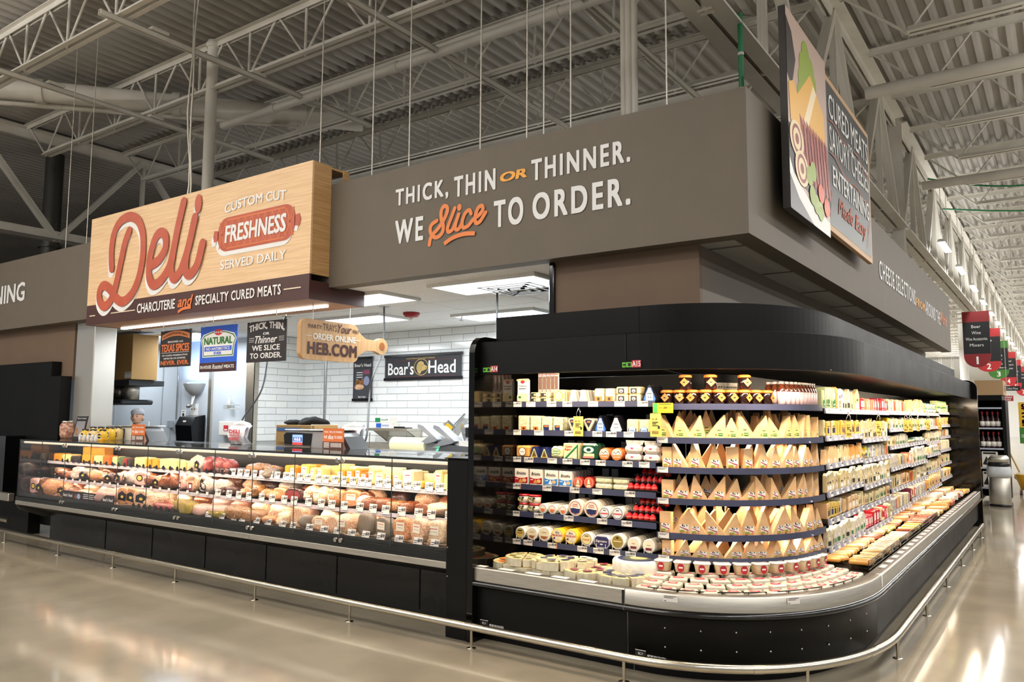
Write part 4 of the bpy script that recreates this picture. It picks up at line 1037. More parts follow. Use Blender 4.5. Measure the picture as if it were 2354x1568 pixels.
def fput(k, c0, c1, hc, kitf, name, label, cat, n=1, dy=.05, back=None, group=None, dz=0):
    """a facing on the front bay with n-1 more packs standing behind it"""
    x, w, h = fb(k, c0, c1, hc)
    kit = kitf(w, h)
    for j in range(n):
        last = (kit[0], []) if j else kit
        put(last, name, label if j == 0 else back, cat, (x+random.uniform(-.003, .003)*bool(j), FYP+j*dy, zs(k)+dz), random.uniform(-.04, .04), group if n > 1 else None)
    return x, w, h
B1 = 'standing behind the front one, front bay'
# --- shelf 1 (top)
fput(0, 90, 275, 360, lambda w, h: (MB().cbox((-w/2, 0, 0), (w/2, .03, h), .012).mesh('pouch', p_white), [LBL([('p', [(-.5, .9), (.5, .9), (.5, .98), (-.5, .98)], p_tan), ('c', 0, .86, .18, .07, p_red), ('t', 'Gorgonzola', -.36, .36, .64, .73, ink), ('r', -.3, .3, .56, .59, ink), ('p', [(-.45, .05), (.45, .05), (.45, .32), (0, .42), (-.45, .30)], ch_cream), ('c', -.22, .22, .12, .05, p_green), ('p', [(-.48, .02), (.1, .02), (-.48, .08)], p_maroon)], w, h)]),
     'cheese_pouch', 'tall white crumbled cheese pouch with red seal, first on the top shelf', 'cheese')
for j in range(5):
    x = fxx(310+62*j, 0)
    put((MB().cbox((-.018, 0, 0), (.018, .02, .165), .006).mesh('pouch_edge', p_clear), [LBL([('r', -.4, .4, .25, .85, p_brown), ('r', -.4, .4, .88, .97, p_red)], .03, .165)]), 'cheese_sleeve', 'slim film-wrapped brown sleeve, %s from the tall white pouch' % nth(j), 'cheese', (x, 5.03, zs(0)+.06), .3, 'slim sleeves on the top shelf')
for r_ in (0, 1):
    for j, (c0, c1) in enumerate(((290, 438), (442, 598))):
        x, w, h = fb(0, c0, c1, 74)
        put(block_kit(w, .08, h, ch_cream, [('r', -.42, .12, .15, .85, ink), ('c', .0, .5, .1, .2, p_tan)]), 'cheese_block', 'small cream cheese block with black label, %s of the %s pair' % ('left' if j == 0 else 'right', 'lower' if r_ == 0 else 'upper'), 'cheese', (x, FYP, zs(0)+r_*(h+.002)), 0, 'black-label blocks on the top shelf')
fput(0, 640, 810, 190, lambda w, h: block_kit(w, .022, h, ch_cream, [('c', 0, .5, .40, .40, p_yellow), ('c', 0, .5, .32, .32, ch_cream), ('c', 0, .5, .18, .2, p_tan)]), 'cheese_slab', 'flat pale cheese with yellow ring label on the top shelf', 'cheese', 6, .035, 'flat pale cheese behind the yellow ring one, top shelf', 'ring label cheeses')
for j, (c0, c1) in enumerate(((880, 1000), (1032, 1150))):
    fput(0, c0, c1, 185, lambda w, h: tri_kit(w, .03, h, p_white, [('r', -.25, .3, .10, .22, p_grey), ('r', -.2, .2, .3, .34, p_lblue)]), 'cheese_wedge', 'white triangular cheese wedge on the top shelf, %s of two' % ('first' if j == 0 else 'second'), 'cheese', 5, .045, 'white wedge behind the %s front triangle, top shelf' % ('first' if j == 0 else 'second'), 'white triangles')
for j, (c0, c1) in enumerate(((1260, 1402), (1420, 1565))):
    fput(0, c0, c1, 205, lambda w, h: block_kit(w, .05, h, ch_blue, [('r', -.45, .35, .02, .42, p_orange), ('c', -.05, .27, .14, .07, ink), ('r', -.2, .1, .12, .2, ink)]), 'blue_cheese_wedge', 'veined cheese piece with amber label on the top shelf, %s of two' % ('first' if j == 0 else 'second'), 'cheese', 2, .06, 'veined cheese behind the %s amber-label piece, top shelf' % ('first' if j == 0 else 'second'), 'amber label cheeses')
for r_ in (0, 1):
    for j, (c0, c1) in enumerate(((1585, 1765), (1775, 1955))):
        x, w, h = fb(0, c0, c1, 112)
        put(block_kit(w, .09, h, ch_cream, [('r', -.32, .22, .1, .8, ink), ('c', -.05, .42, .16, .22, p_white), ('c', -.05, .35, .08, .1, p_red)]), 'cheese_block', 'pale cheese block with black crest label, %s %s of the stack of four' % ('lower' if r_ == 0 else 'upper', 'left' if j == 0 else 'right'), 'cheese', (x, FYP, zs(0)+r_*(h+.002)), 0, 'crest label blocks on the top shelf')
def tray_kit(mi, face):
    def f(w, h):
        pts = [(-.5, .15), (-.38, 0), (.38, 0), (.5, .15), (.12, .93), (0, 1), (-.12, .93)]
        return (MB().prism([(a*w, b*h) for a, b in pts], 0, .035).mesh('tray', p_black), [LBL([('p', [(-.44, .16), (-.36, .04), (.36, .04), (.44, .16), (.10, .84), (-.10, .84)], mi), ('p', [(-.26, .08), (.26, .08), (.24, .48), (.05, .82), (-.05, .82), (-.24, .48)], face), ('r', -.18, .18, .46, .50, ink), ('r', -.12, -.02, .24, .29, ink), ('r', .04, .14, .24, .29, p_navy)], w, h)])
    return f
fput(0, 1985, 2205, 255, tray_kit(p_blue, C_('pale_sage', 'a9bfae')), 'cheese_tray', 'black triangular cheese tray with sage label, last on the top shelf', 'cheese', 4, .05, 'black tray behind the sage-label one, top shelf', 'sage trays')
# --- shelf 2
for j, (c0, c1, h) in enumerate(((105, 275, 225), (287, 455, 225), (460, 622, 215), (632, 782, 210))):
    lab = [('r', -.2, .3, .02, .28, p_orange), ('c', .05, .15, .1, .08, ink)] if j < 2 else [('r', -.3, .25, .0, .42, p_navy), ('r', -.2, .2, .28, .38, p_orange), ('p', [(-.35, .02), (-.15, .02), (-.25, .18)], p_blue)]
    fput(1, c0, c1, h, lambda w, h: block_kit(w, .05, h, ch_blue, lab), 'blue_cheese_wedge', '%s on the second shelf, %s from the end panel' % ('veined cheese with amber label' if j < 2 else 'veined cheese with navy label', nth(j)), 'cheese', 3, .06, 'veined cheese behind the %s front piece, second shelf' % nth(j), 'veined cheeses on the second shelf')
for j, (c0, c1) in enumerate(((860, 1000), (1085, 1270))):
    def fan(w, h):
        pts = [(-.06, 0), (.06, 0), (.5, .82), (.3, .96), (0, 1), (-.3, .96), (-.5, .82)]
        return (MB().prism([(a*w, b*h) for a, b in pts], 0, .035).mesh('fan', p_clear), [LBL([('p', [(0, .06), (.44, .80), (.25, .92), (-.25, .92), (-.44, .80)], ch_cream), ('p', [(0, .28), (.30, .80), (.17, .88), (-.17, .88), (-.30, .80)], p_navy), ('r', -.14, .14, .66, .78, p_orange), ('r', -.12, .12, .48, .60, ink)], w, h)])
    fput(1, c0, c1, 205, fan, 'cheese_pack', 'fan-shaped cheese pack with navy label, %s the yellow hang tag' % ('before' if j == 0 else 'after'), 'cheese', 3, .05, 'fan-shaped pack behind the one %s the yellow tag' % ('before' if j == 0 else 'after'), 'fan packs')
fput(1, 1258, 1450, 250, tray_kit(p_blue, p_lblue), 'cheese_tray', 'black triangular tray with blue label on the second shelf', 'cheese', 5, .05, 'black tray behind the blue-label one, second shelf', 'blue trays')
fput(1, 1485, 1695, 255, tray_kit(p_white, p_white), 'cheese_tray', 'black triangular tray with white label on the second shelf', 'cheese', 5, .05, 'black tray behind the white-label one, second shelf', 'white trays')
for j, (c0, c1) in enumerate(((1745, 1920), (1928, 2092))):
    fput(1, c0, c1, 200, lambda w, h: block_kit(w, .03, h, ch_cream, [('c', 0, .2, .38, .26, p_navy), ('r', -.3, .3, .0, .3, p_lblue), ('c', 0, .3, .3, .14, p_lblue), ('r', -.2, .2, .14, .17, p_navy)]), 'cheese_slab', 'cream cheese slab with blue arched label, %s of two on the second shelf' % ('first' if j == 0 else 'second'), 'cheese', 2, .04, 'cream slab behind the %s blue arched one' % ('first' if j == 0 else 'second'), 'arched label slabs')
for j in range(4):
    put(block_kit(.012, .06, .10, ch_blue, None, .003), 'cheese_slab', 'thin slice pack standing edge-on, %s after the arched labels' % nth(j), 'cheese', (fxx(2102+24*j, 1), 4.92, zs(1)), .2, 'edge-on slices')
# --- shelf 3
fput(2, 75, 280, 175, lambda w, h: (MB().cbox((-w/2, 0, 0), (w/2, .05, h), .012).mesh('block', ch_orange), [LBL([('c', 0, .5, .28, .38, ink), ('c', 0, .5, .24, .33, p_white), ('r', -.14, .14, .46, .52, p_grey)], w, h)]), 'cheese_block', 'orange cheese with round black-ringed label, first on the third shelf', 'cheese', 3, .06, 'orange cheese behind the black-ringed one', 'ringed orange cheeses')
for j, (c0, c1) in enumerate(((288, 425), (438, 580))):
    fput(2, c0, c1, 165, lambda w, h: tri_kit(w, .11, h, p_navy, [('p', [(-.42, .03), (.42, .03), (.05, .85), (-.05, .85)], ch_cream), ('p', [(-.30, .06), (.30, .06), (.02, .72), (-.02, .72)], C_('olive_print', '5c6b2c')), ('c', 0, .28, .12, .16, p_brown), ('r', -.3, .3, .05, .12, p_yellow)], -.1), 'cheese_wedge', 'navy foil cheese triangle with cottage label on the third shelf, %s of two' % ('first' if j == 0 else 'second'), 'cheese', 1)
fput(2, 588, 775, 185, lambda w, h: (MB().cbox((-w/2, 0, 0), (w/2, .06, h), .02).mesh('block', ch_cream), [LBL([('c', 0, .55, .40, .30, p_green), ('c', 0, .55, .36, .26, C_('sage_label', 'c3d3a4')), ('r', -.25, .25, .58, .64, p_green), ('r', -.25, .25, .42, .46, ink)], w, h)]), 'cheese_block', 'cream cheese with oval green label on the third shelf', 'cheese', 3, .07, 'cream cheese behind the oval green label', 'oval label cheeses')
fput(2, 790, 1030, 240, lambda w, h: (MB().cbox((-w/2, 0, 0), (w/2, .05, h), .003).mesh('box', ch_cream), [LBL([('p', [(-.48, .02), (.48, .02), (.48, .98)], p_green), ('p', [(-.30, .02), (.40, .02), (.40, .74)], ch_blue), ('t', 'Saint', -.36, .1, .74, .88, p_red), ('t', 'Agur', -.42, .02, .52, .70, p_red), ('r', -.3, .2, .03, .08, p_dgreen)], w, h)]), 'cheese_box', 'square cheese box split by a green diagonal on the third shelf', 'cheese', 3, .06, 'square box behind the green diagonal one', 'diagonal boxes')
fput(2, 1048, 1310, 250, lambda w, h: (MB().cbox((-w/2, 0, 0), (w/2, .04, h), .015).mesh('tray', p_dgreen), [LBL([('c', 0, .62, .34, .22, p_green), ('c', 0, .62, .30, .18, C_('mint_label', 'cfe0d4')), ('c', 0, .62, .14, .1, p_dgreen), ('r', -.3, .34, .16, .40, ch_cream), ('r', -.34, .3, .12, .24, C_('rosy_label', 'd8786c')), ('c', -.36, .9, .05, .05, p_orange), ('c', .36, .9, .05, .05, p_white)], w, h)]), 'cheese_tray', 'dark green crumbled cheese tray with oval label on the third shelf', 'cheese', 3, .05, 'dark green tray behind the front one', 'green trays')
for j, (c0, c1) in enumerate(((1320, 1500), (1505, 1692))):
    fput(2, c0, c1, 205, lambda w, h: disc_kit(w/2, .03, C_('pack_copper', 'b8642e', rough=.3), [('c', 0, .5, .42, .42, C_('peak_sky', 'd9cfc0')), ('p', [(-.4, .5), (-.2, .72), (-.05, .58), (.12, .78), (.4, .5)], ink), ('p', [(-.34, .52), (-.2, .66), (-.05, .53), (.12, .7), (.34, .52)], p_white), ('p', [(-.40, .46), (.40, .46), (.3, .18), (0, .08), (-.3, .18)], p_orange), ('t', 'Cantal', -.28, .28, .28, .40, p_white)], 8), 'cheese_disc', 'copper octagonal cheese with mountain label, %s of two on the third shelf' % ('first' if j == 0 else 'second'), 'cheese', 4, .04, 'copper cheese behind the %s mountain label' % ('first' if j == 0 else 'second'), 'mountain cheeses')
for j, (c0, c1) in enumerate(((1705, 1955), (1982, 2235))):
    for r_ in (0, 1):
        x, w, h = fb(2, c0, c1, 125)
        put((MB().cbox((-w/2, 0, 0), (w/2, .09, h), .018).add([(-w/2, .04, h), (w/2, .04, h), (w/2+.01, .05, h+.03), (-w/2-.01, .05, h+.03)], [(0, 1, 2, 3)], 1).mesh('wrap', C_('wrapped_cheese', 'e4d6cb', rough=.2), p_clear), [LBL([('c', 0, .6, .1, .12, C_('rose_seal', 'c8546a')), ('c', -.3, .35, .06, .1, p_orange), ('r', -.1, .3, .25, .32, p_grey)], w, h)]), 'cheese_pack', 'film-wrapped pale cheese, %s of the %s stack at the third shelf end' % ('lower' if r_ == 0 else 'upper', 'first' if j == 0 else 'last'), 'cheese', (x, FYP, zs(2)+r_*(h+.002)), 0, 'film-wrapped stacks')
# --- shelf 4
for j, (c0, c1) in enumerate(((58, 262), (280, 482), (503, 712), (722, 930))):
    m1 = p_red if j < 2 else C_('box_blue', '2f7fd0')
    w1 = ch_orange if j < 2 else p_white
    fput(3, c0, c1, 236, lambda w, h: (MB().cbox((-w/2, 0, 0), (w/2, .035, h), .003).mesh('box', C_('carton_cream', 'efe6d6')), [LBL([('p', [(-.49, .1), (.49, .1), (.49, .50), (.2, .42), (-.2, .42), (-.49, .50)], m1), ('t', 'Briette', -.34, .36, .62, .82, ink, .3, 0), ('p', [(-.2, .14), (.12, .12), (-.02, .42)], w1), ('c', .24, .28, .16, .11, C_('crumb_tan', 'd8b377')), ('r', -.42, -.2, .32, .37, p_white), ('r', .05, .4, .03, .07, p_grey)], w, h)]), 'cheese_carton', 'cream carton with %s picture band on the fourth shelf, %s' % ('red' if j < 2 else 'blue', 'nearer the end panel' if j % 2 == 0 else 'further from the end panel'), 'carton', 6, .05, 'carton queued behind the %s front carton, fourth shelf' % nth(j), 'cartons on the fourth shelf')
for j, (c0, c1) in enumerate(((940, 1090), (1097, 1258))):
    fput(3, c0, c1, 175, lambda w, h: disc_kit(w/2, .03, C_('red_wax', 'c43a30', rough=.3), [('c', 0, .5, .43, .43, C_('seal_cream', 'e6c9a0')), ('c', 0, .5, .40, .40, C_('seal_red', 'd2543c')), ('p', [(-.2, .15), (.2, .15), (.06, .8), (-.06, .8)], C_('tower_cream', 'ead8b0')), ('r', -.14, .14, .34, .40, p_green)]), 'cheese_disc', 'round red cheese with tower label on the fourth shelf, %s of two' % ('first' if j == 0 else 'second'), 'cheese', 5, .04, 'round red cheese behind the %s tower label' % ('first' if j == 0 else 'second'), 'red rounds')
for r_ in (0, 1):
    for j, (c0, c1) in enumerate(((1262, 1522), (1528, 1785))):
        x, w, h = fb(3, c0, c1, 92)
        put((MB().cbox((-w/2, 0, 0), (w/2, .10, h), .012).mesh('slab', ch_blue), [('rind', MB().cbox((-w/2-.001, -.001, h-.006), (w/2+.001, .10, h+.001), .003).mesh('rind', C_('ash_rind', '6d6a5c')))] if r_ else []), 'blue_cheese_slab', 'long blue-veined cheese piece, %s %s of four on the fourth shelf' % ('upper' if r_ else 'lower', 'left' if j == 0 else 'right'), 'cheese', (x, FYP, zs(3)+r_*(h+.001)), random.uniform(-.05, .05), 'veined pieces on the fourth shelf')
m_bot = C_('red_bottle', 'c8161c', rough=.12)
bot = (MB().lathe([(.0, 0), (.019, 0), (.021, .004), (.021, .032), (.009, .046), (.009, .052)], 12).mesh('bottle', m_bot), [('cap', MB().lathe([(.0115, .050), (.0115, .064), (.0, .064)], 10).mesh('cap', p_black)), ('label', MB().lathe([(.0215, .010), (.0215, .026)], 12).mesh('label', C_('red_label', 'd8453e')))])
for k in (3, 4):
    for r_ in range(3):
        for j in range(5):
            x = fxx((1805 if k == 3 else 1780)+88*j+72*r_*(1 if k == 3 else .95), k)-.012*r_
            put(bot, 'sauce_bottle', 'small red bottle with black cap, %s in the %s tier, %s shelf rack' % (nth(j), ('front', 'middle', 'back')[r_], SHN[k]), 'bottle', (x, 4.915+.06*r_, zs(k)+.012+.045*r_), 0, 'small red bottles')
    rk = thing('bottle_rack', 'black stepped wire rack holding small red bottles on the %s shelf' % SHN[k], 'rack', (fxx(2000, k), 4.95, zs(k)))
    x0, x1 = fxx(1765, k), fxx(2235, k)
    for r_ in range(3):
        z = zs(k)+.005+.045*r_; y = 4.892+.06*r_
        obj('tier', MB().box((x0, y, z), (x1, y+.055, z+.004)).box((x0, y, z), (x1, y+.003, z+.014)).mesh('tier', m_wire), rk)
        obj('riser', MB().tube([(x1+.002, y, z), (x1+.002, y+.055, z+.002), (x1+.002, y+.057, z+.045)], .003, 6).mesh('riser', m_wire), rk)
# --- shelf 5
for j, (c0, c1) in enumerate(((78, 228), (230, 400))):
    for r_ in (0, 1):
        x, w, h = fb(4, c0, c1, 128); w *= .98
        k_ = (MB().lathe([(0, 0), (w*.43, 0), (w*.48, h*.8), (w*.48, h*.8)], 18, (0, w/2, 0)).mesh('tub', C_('tub_white', 'e9e2cf')), [('lid', MB().lathe([(w*.5, h*.78), (w*.5, h*.98), (0, h*.98)], 18, (0, w/2, 0)).mesh('lid', C_('lid_red', 'b3242a', rough=.3))), LBL([('c', -.05, .42, .3, .26, C_('gold_scroll', 'a89238')), ('c', -.05, .42, .22, .18, C_('tub_white', 'e9e2cf')), ('t', 'fig', -.2, .2, .3, .6, ink), ('r', .12, .34, .55, .72, ink)], w, h, -.004)])
        put(k_, 'cheese_tub', 'white tub with red lid on the fifth shelf, %s of the %s pair' % ('bottom' if r_ == 0 else 'top', 'first' if j == 0 else 'second'), 'tub', (x, FYP+.006, zs(4)+r_*h), 0, 'red-lidded tubs')
for j, (c0, c1) in enumerate(((420, 552), (562, 695), (722, 856))):
    fput(4, c0, c1, 165, lambda w, h: disc_kit(w/2, .028, ch_rind, [('c', 0, .5, .36, .36, C_('rim_rust', 'a5563c')), ('c', 0, .5, .33, .33, p_white), ('p', [(-.28, .5), (.28, .5), (.2, .26), (0, .18), (-.2, .26)], p_orange)]), 'cheese_disc', 'small white cheese round with orange-half label, %s of three' % nth(j), 'cheese', 7, .042, 'small wrapped round behind the %s orange-half label' % nth(j), 'orange-half rounds')
for j, (c0, c1) in enumerate(((862, 1090), (1100, 1340))):
    fput(4, c0, c1, 270, lambda w, h: disc_kit(w/2, .035, C_('rind_tan', 'e0d2ba', rough=.25), [('c', 0, .5, .39, .39, p_red), ('c', 0, .5, .355, .355, C_('seal_ivory', 'ede2cd')), ('p', [(-.34, .46), (-.1, .50), (.1, .47), (.34, .46), (.26, .24), (0, .15), (-.26, .24)], p_navy), ('t', 'MADRE', -.17, .17, .68, .75, p_red), ('t', 'FRANCE', -.2, .2, .57, .64, p_red)]), 'cheese_disc', 'large tan cheese round with red ring and navy base, %s of two' % nth(j), 'cheese', 5, .05, 'large wrapped round behind the %s red-ring label' % nth(j), 'red-ring rounds')
for j, (c0, c1) in enumerate(((1330, 1500), (1518, 1705))):
    fput(4, c0, c1, 215, lambda w, h: disc_kit(w/2, .03, ch_rind, [('c', 0, .5, .41, .41, p_navy), ('c', 0, .5, .37, .37, C_('seal_grey', 'dcdcdc')), ('r', -.33, .33, .40, .50, C_('band_red', 'cc4440')), ('r', -.12, .12, .68, .74, ink)]), 'cheese_disc', 'white cheese round with navy ring and red band, %s of two' % nth(j), 'cheese', 6, .045, 'white round behind the %s navy-ring label' % nth(j), 'navy-ring rounds')
# --- shelf 6: long rows of rounds
m_dull = C_('wrapped_foil', 'c8c3b6', rough=.2, metal=.25)
rows6 = [((68, 222), 150, ch_rind, [('c', 0, .48, .40, .40, ink), ('c', 0, .48, .37, .37, C_('label_lime', 'cdbb5a')), ('r', -.26, .26, .44, .54, C_('label_rust', 'b5662e')), ('r', -.2, .2, .64, .74, ink)], 'lime-yellow label'),
         ((240, 408), 0, ch_rind, [('c', 0, .5, .36, .36, C_('label_ivory', 'e3d8b6')), ('p', [(-.32, .36), (.32, .36), (.24, .22), (0, .14), (-.24, .22)], C_('label_chestnut', '9a5a32')), ('r', -.18, .18, .6, .64, p_gold)], 'ivory and chestnut label, nearer'),
         ((412, 602), 0, ch_rind, [('c', 0, .5, .36, .36, C_('label_ivory', 'e3d8b6')), ('p', [(-.32, .36), (.32, .36), (.24, .22), (0, .14), (-.24, .22)], C_('label_chestnut', '9a5a32')), ('r', -.18, .18, .6, .64, p_gold)], 'ivory and chestnut label, further'),
         ((610, 802), 0, p_yellow, [('c', 0, .5, .42, .42, C_('brie_cream', 'e9dcc0')), ('t', 'Brie', -.16, .16, .66, .80, p_navy, .3, 0), ('t', 'PRESIDENT', -.40, .40, .46, .60, p_red), ('p', [(-.2, .2), (.2, .16), (.1, .42)], C_('brie_slice', 'd7c79c')), ('r', -.32, -.16, .28, .38, p_navy)], 'yellow rim, nearer'),
         ((808, 1012), 0, p_yellow, [('c', 0, .5, .42, .42, C_('brie_cream', 'e9dcc0')), ('t', 'Brie', -.16, .16, .66, .80, p_navy, .3, 0), ('t', 'PRESIDENT', -.40, .40, .46, .60, p_red), ('p', [(-.2, .2), (.2, .16), (.1, .42)], C_('brie_slice', 'd7c79c')), ('r', -.32, -.16, .28, .38, p_navy)], 'yellow rim, further'),
         ((1050, 1240), 0, ch_rind, [('c', 0, .5, .39, .39, ink), ('c', 0, .5, .36, .36, C_('label_straw', 'e0cf92')), ('t', 'MARIE', -.26, .26, .40, .54, C_('label_rust', 'b5662e')), ('r', -.16, .16, .7, .76, ink)], 'straw label with black ring'),
         ((1255, 1492), 1, p_navy, [('p', [(-.46, .30), (-.32, .08), (.32, .08), (.46, .30), (.46, .7), (.32, .9), (-.32, .9), (-.46, .7)], C_('supreme_blue', '2c2a58', rough=.3)), ('t', 'Supreme', -.40, .34, .40, .66, p_white, .25, 0), ('c', -.02, .30, .1, .05, p_white)], 'dark blue oval box'),
         ((1500, 1722), 0, ch_rind, [('c', 0, .5, .40, .40, C_('label_tan', 'c9b27a')), ('c', 0, .5, .37, .37, C_('label_olivegold', '8d7a34')), ('r', -.28, .28, .5, .56, ch_cream), ('c', 0, .74, .08, .06, ink)], 'olive gold label'),
         ((1752, 1952), 0, ch_rind, [('c', 0, .5, .37, .37, C_('label_ivory2', 'e6dcc0')), ('r', -.24, .24, .20, .38, p_maroon), ('r', -.14, .14, .54, .58, p_gold)], 'ivory label with maroon band, nearer'),
         ((1980, 2180), 0, ch_rind, [('c', 0, .5, .37, .37, C_('label_ivory2', 'e6dcc0')), ('r', -.24, .24, .20, .38, p_maroon), ('r', -.14, .14, .54, .58, p_gold)], 'ivory label with maroon band, last in the row')]
for (c0, c1), kind, m, lab, nm in rows6:
    x, w, h = fb(5, c0, c1, 200)
    if kind == 1:
        hh = w*.72
        kit = (MB().prism([(a*w, b*hh) for a, b in [(-.5, .28), (-.34, 0), (.34, 0), (.5, .28), (.5, .72), (.34, 1), (-.34, 1), (-.5, .72)]], 0, .032).mesh('oval_box', C_('box_silver', 'c9c9d0', rough=.25)), [LBL(lab, w, hh)])
    else: kit = disc_kit(w/2, .032, m, lab)
    behind = kit[0] if kind or m is p_yellow else disc_kit(w/2, .032, m_dull)[0]
    for j in range(9):
        put(kit if j == 0 else (behind, []), 'cheese_disc', 'soft cheese round, %s, bottom shelf' % nm if j == 0 else 'wrapped round queued behind: %s' % nm, 'cheese', (x, FYP+j*.044, zs(5)+.004), 0, 'rounds on the bottom shelf')
    obj('front_stop', MB().tube([(x-w*.3, 4.893, zs(5)), (x-w*.3, 4.893, zs(5)+.03), (x-w*.28, 4.893, zs(5)+.034)], .003, 5).mesh('stop', p_clear), FS[5]); obj('front_stop', MB().tube([(x+w*.3, 4.893, zs(5)), (x+w*.3, 4.893, zs(5)+.03), (x+w*.28, 4.893, zs(5)+.034)], .003, 5).mesh('stop', p_clear), FS[5])
# grey shelf pushers standing at the back
for k, cs in ((1, (1270, 1900)), (2, (670, 810, 1000, 1505, 1690)), (3, (350, 560, 780, 960, 1205, 1350)), (4, (680, 830, 985, 1570, 1690))):
    for c in cs: obj('pusher', MB().cbox((-.028, 0, 0), (.028, .004, .125), .002).mesh('pusher', C_('pusher_grey', '9b9b9f')), FS[k], (fxx(c, k)-.05, 5.22, zs(k)))
# yellow sale tags
m_saley = mat('sale_yellow', 'd9bf5c', .5)
def sale(lab, x, y, z0, z1, w, rz=0, hook=True):
    t = thing('sale_tag', lab, 'tag', (x, y, z0), rz)
    h = z1-z0
    obj('card', MB().box((-w/2, -.001, 0), (w/2, .001, h)).mesh('card', m_saley), t, world=False)
    n, m = LBL([('t', '$3 off', -.30, .16, .70, .80, ink), ('r', -.3, .25, .60, .64, ink), ('r', -.3, .1, .53, .57, ink), ('r', -.3, .3, .46, .49, ink), ('r', .22, .4, .34, .46, ink)]+[('r', -.32+.06*q, -.29+.06*q, .12, .26, ink) for q in range(11)], w, h, -.002)
    obj(n, m, t, world=False)
    if hook: obj('hook', MB().tube([(-.012, 0, h), (-.016, 0, h+.02), (0, 0, h+.05), (0, .01, h+.07), (.016, 0, h+.03), (.012, 0, h)], .003, 6).mesh('hook', CHROME), t, world=False)
    return t
sale('pale yellow sale tag hanging from the top shelf rail, between the fan packs', fxx(1056, 1), 4.872, 1.412, 1.552, fxx(1130, 1)-fxx(985, 1))
sale('tall yellow sale tag hanging where the front bay meets the corner', -2.235, 4.855, 1.42, 1.575, .078, 0, False)
t = thing('sale_sign', 'wide yellow and green offer sign clipped above the tall yellow tag', 'tag', (-2.19, 4.87, 1.578))
obj('card', MB().box((-.07, -.001, 0), (.075, .001, .066)).mesh('card', mat('offer_yellow', 'd2bd1e', .5)), t, world=False)
n, m = LBL([('r', -.47, -.25, .02, .98, C_('offer_green', '3f9c4a')), ('r', -.2, .44, .84, .9, ink), ('t', '2$4', .02, .24, .4, .66, ink), ('r', -.18, .0, .5, .54, ink), ('r', .28, .44, .5, .53, ink)], .145, .066, -.002); obj(n, m, t, world=False)

# --- cut soft-cheese wheels on the front deck
m_cutpaste = C_('soft_paste', 'd8c690', var='cdb880', scale=12); m_paper = C_('wrap_paper', 'd2c9b0', rough=.3, var='c2b798', scale=18)
def wheel(label, cx, cy, z, r, h, gap, n, lm_, tilt=0, mb_=None):
    t = thing('soft_cheese_cake', label, 'cheese', (cx, cy, z), random.uniform(0, 2))
    for k in range(n):
        a0, a1 = 2*PI*k/n+gap, 2*PI*(k+1)/n-gap
        pts = [(.012*math.cos((a0+a1)/2), .012*math.sin((a0+a1)/2))]+[((r-.004*(q % 2))*math.cos(a0+(a1-a0)*q/6), (r-.004*(q % 2))*math.sin(a0+(a1-a0)*q/6)) for q in range(7)]
        s = obj('slice', MB().prism(pts, 0, h+random.uniform(-.004, .006), 'z', 0, 1).mesh('slice', m_paper, m_cutpaste), t, world=False)
        a = (a0+a1)/2
        q = MB(); c, sn = math.cos(a), math.sin(a)
        f = lambda u, v: (r*(.62+v)*c-u*sn, r*(.62+v)*sn+u*c, h+.0075)
        q.add([f(-.03, -.16), f(.03, -.16), f(.03, .16), f(-.03, .16)], [(0, 1, 2, 3)], 0); obj('label', q.mesh('label', lm_), s, world=False)
def dk(cx, cy, zz=.58): return at(980+cx/4.708, 1260+cy/4.708, Z=zz)
for lab, cx, cy, r, h, lm_, st in (
        ('cut soft cheese wheel nearest the black end panel, labels orange', 905, 200, .155, .055, p_orange, 0), ('greenish wrapped wheel standing behind the first wheel', 1070, 110, .14, .05, C_('label_olive', '8b8a55'), 1),
        ('low cut wheel with olive labels in the front row', 1110, 250, .13, .045, C_('label_olive', '8b8a55'), 0), ('wrapped cheese wheel with pale green top in the back row', 1340, 150, .13, .05, C_('label_palegreen', 'a5a888'), 1),
        ('tall stacked cut wheel with navy labels in the front row', 1420, 215, .15, .06, p_navy, 1), ('grey-topped cut wheel at the back of the deck', 1640, 140, .135, .05, p_grey, 1),
        ('cut wheel with crimson labels in the front row', 1735, 320, .155, .065, p_maroon, 0), ('cut wheel with crimson labels behind the front row', 1925, 230, .145, .06, p_maroon, 0),
        ('cut wheel dotted with small navy labels by the corner seam', 2140, 375, .175, .062, p_navy, 0)):
    p = dk(cx, cy, .52+.045*st)
    if p[1] < 4.52+r: p = at(980+cx/4.708, 1260+cy/4.708, Y=4.52+r)
    p[0] = max(p[0], XL+r+.01)
    wheel(lab, p[0], p[1], .475+.05*st, r, h, .045, 6 if r < .17 else 9, lm_)
    if st: wheel('lower wrapped wheel under the '+' '.join(lab.split()[:4]), p[0], p[1], .472, r*.98, .050, .01, 6, lm_)
p = dk(2270, 240, .54)
t = thing('soft_cheese_cake', 'whole white cheese wheel with dark blue round top label by the corner', 'cheese', (p[0], p[1]+.02, .49))
obj('body', MB().lathe([(.15, 0), (.165, .015), (.165, .11), (.155, .125), (0, .125)], 28).mesh('body', ch_rind), t, world=False)
lb = MB(); disc_into(lb, 0, 0, .13, .13, 'T', .127, 0, 28); disc_into(lb, 0, 0, .10, .10, 'T', .1275, 1, 28); disc_into(lb, .01, 0, .06, .05, 'T', .128, 2, 20); obj('label', lb.mesh('label', p_navy, C_('label_moss', '3d4536'), C_('label_sand', 'b6a774')), t, world=False)

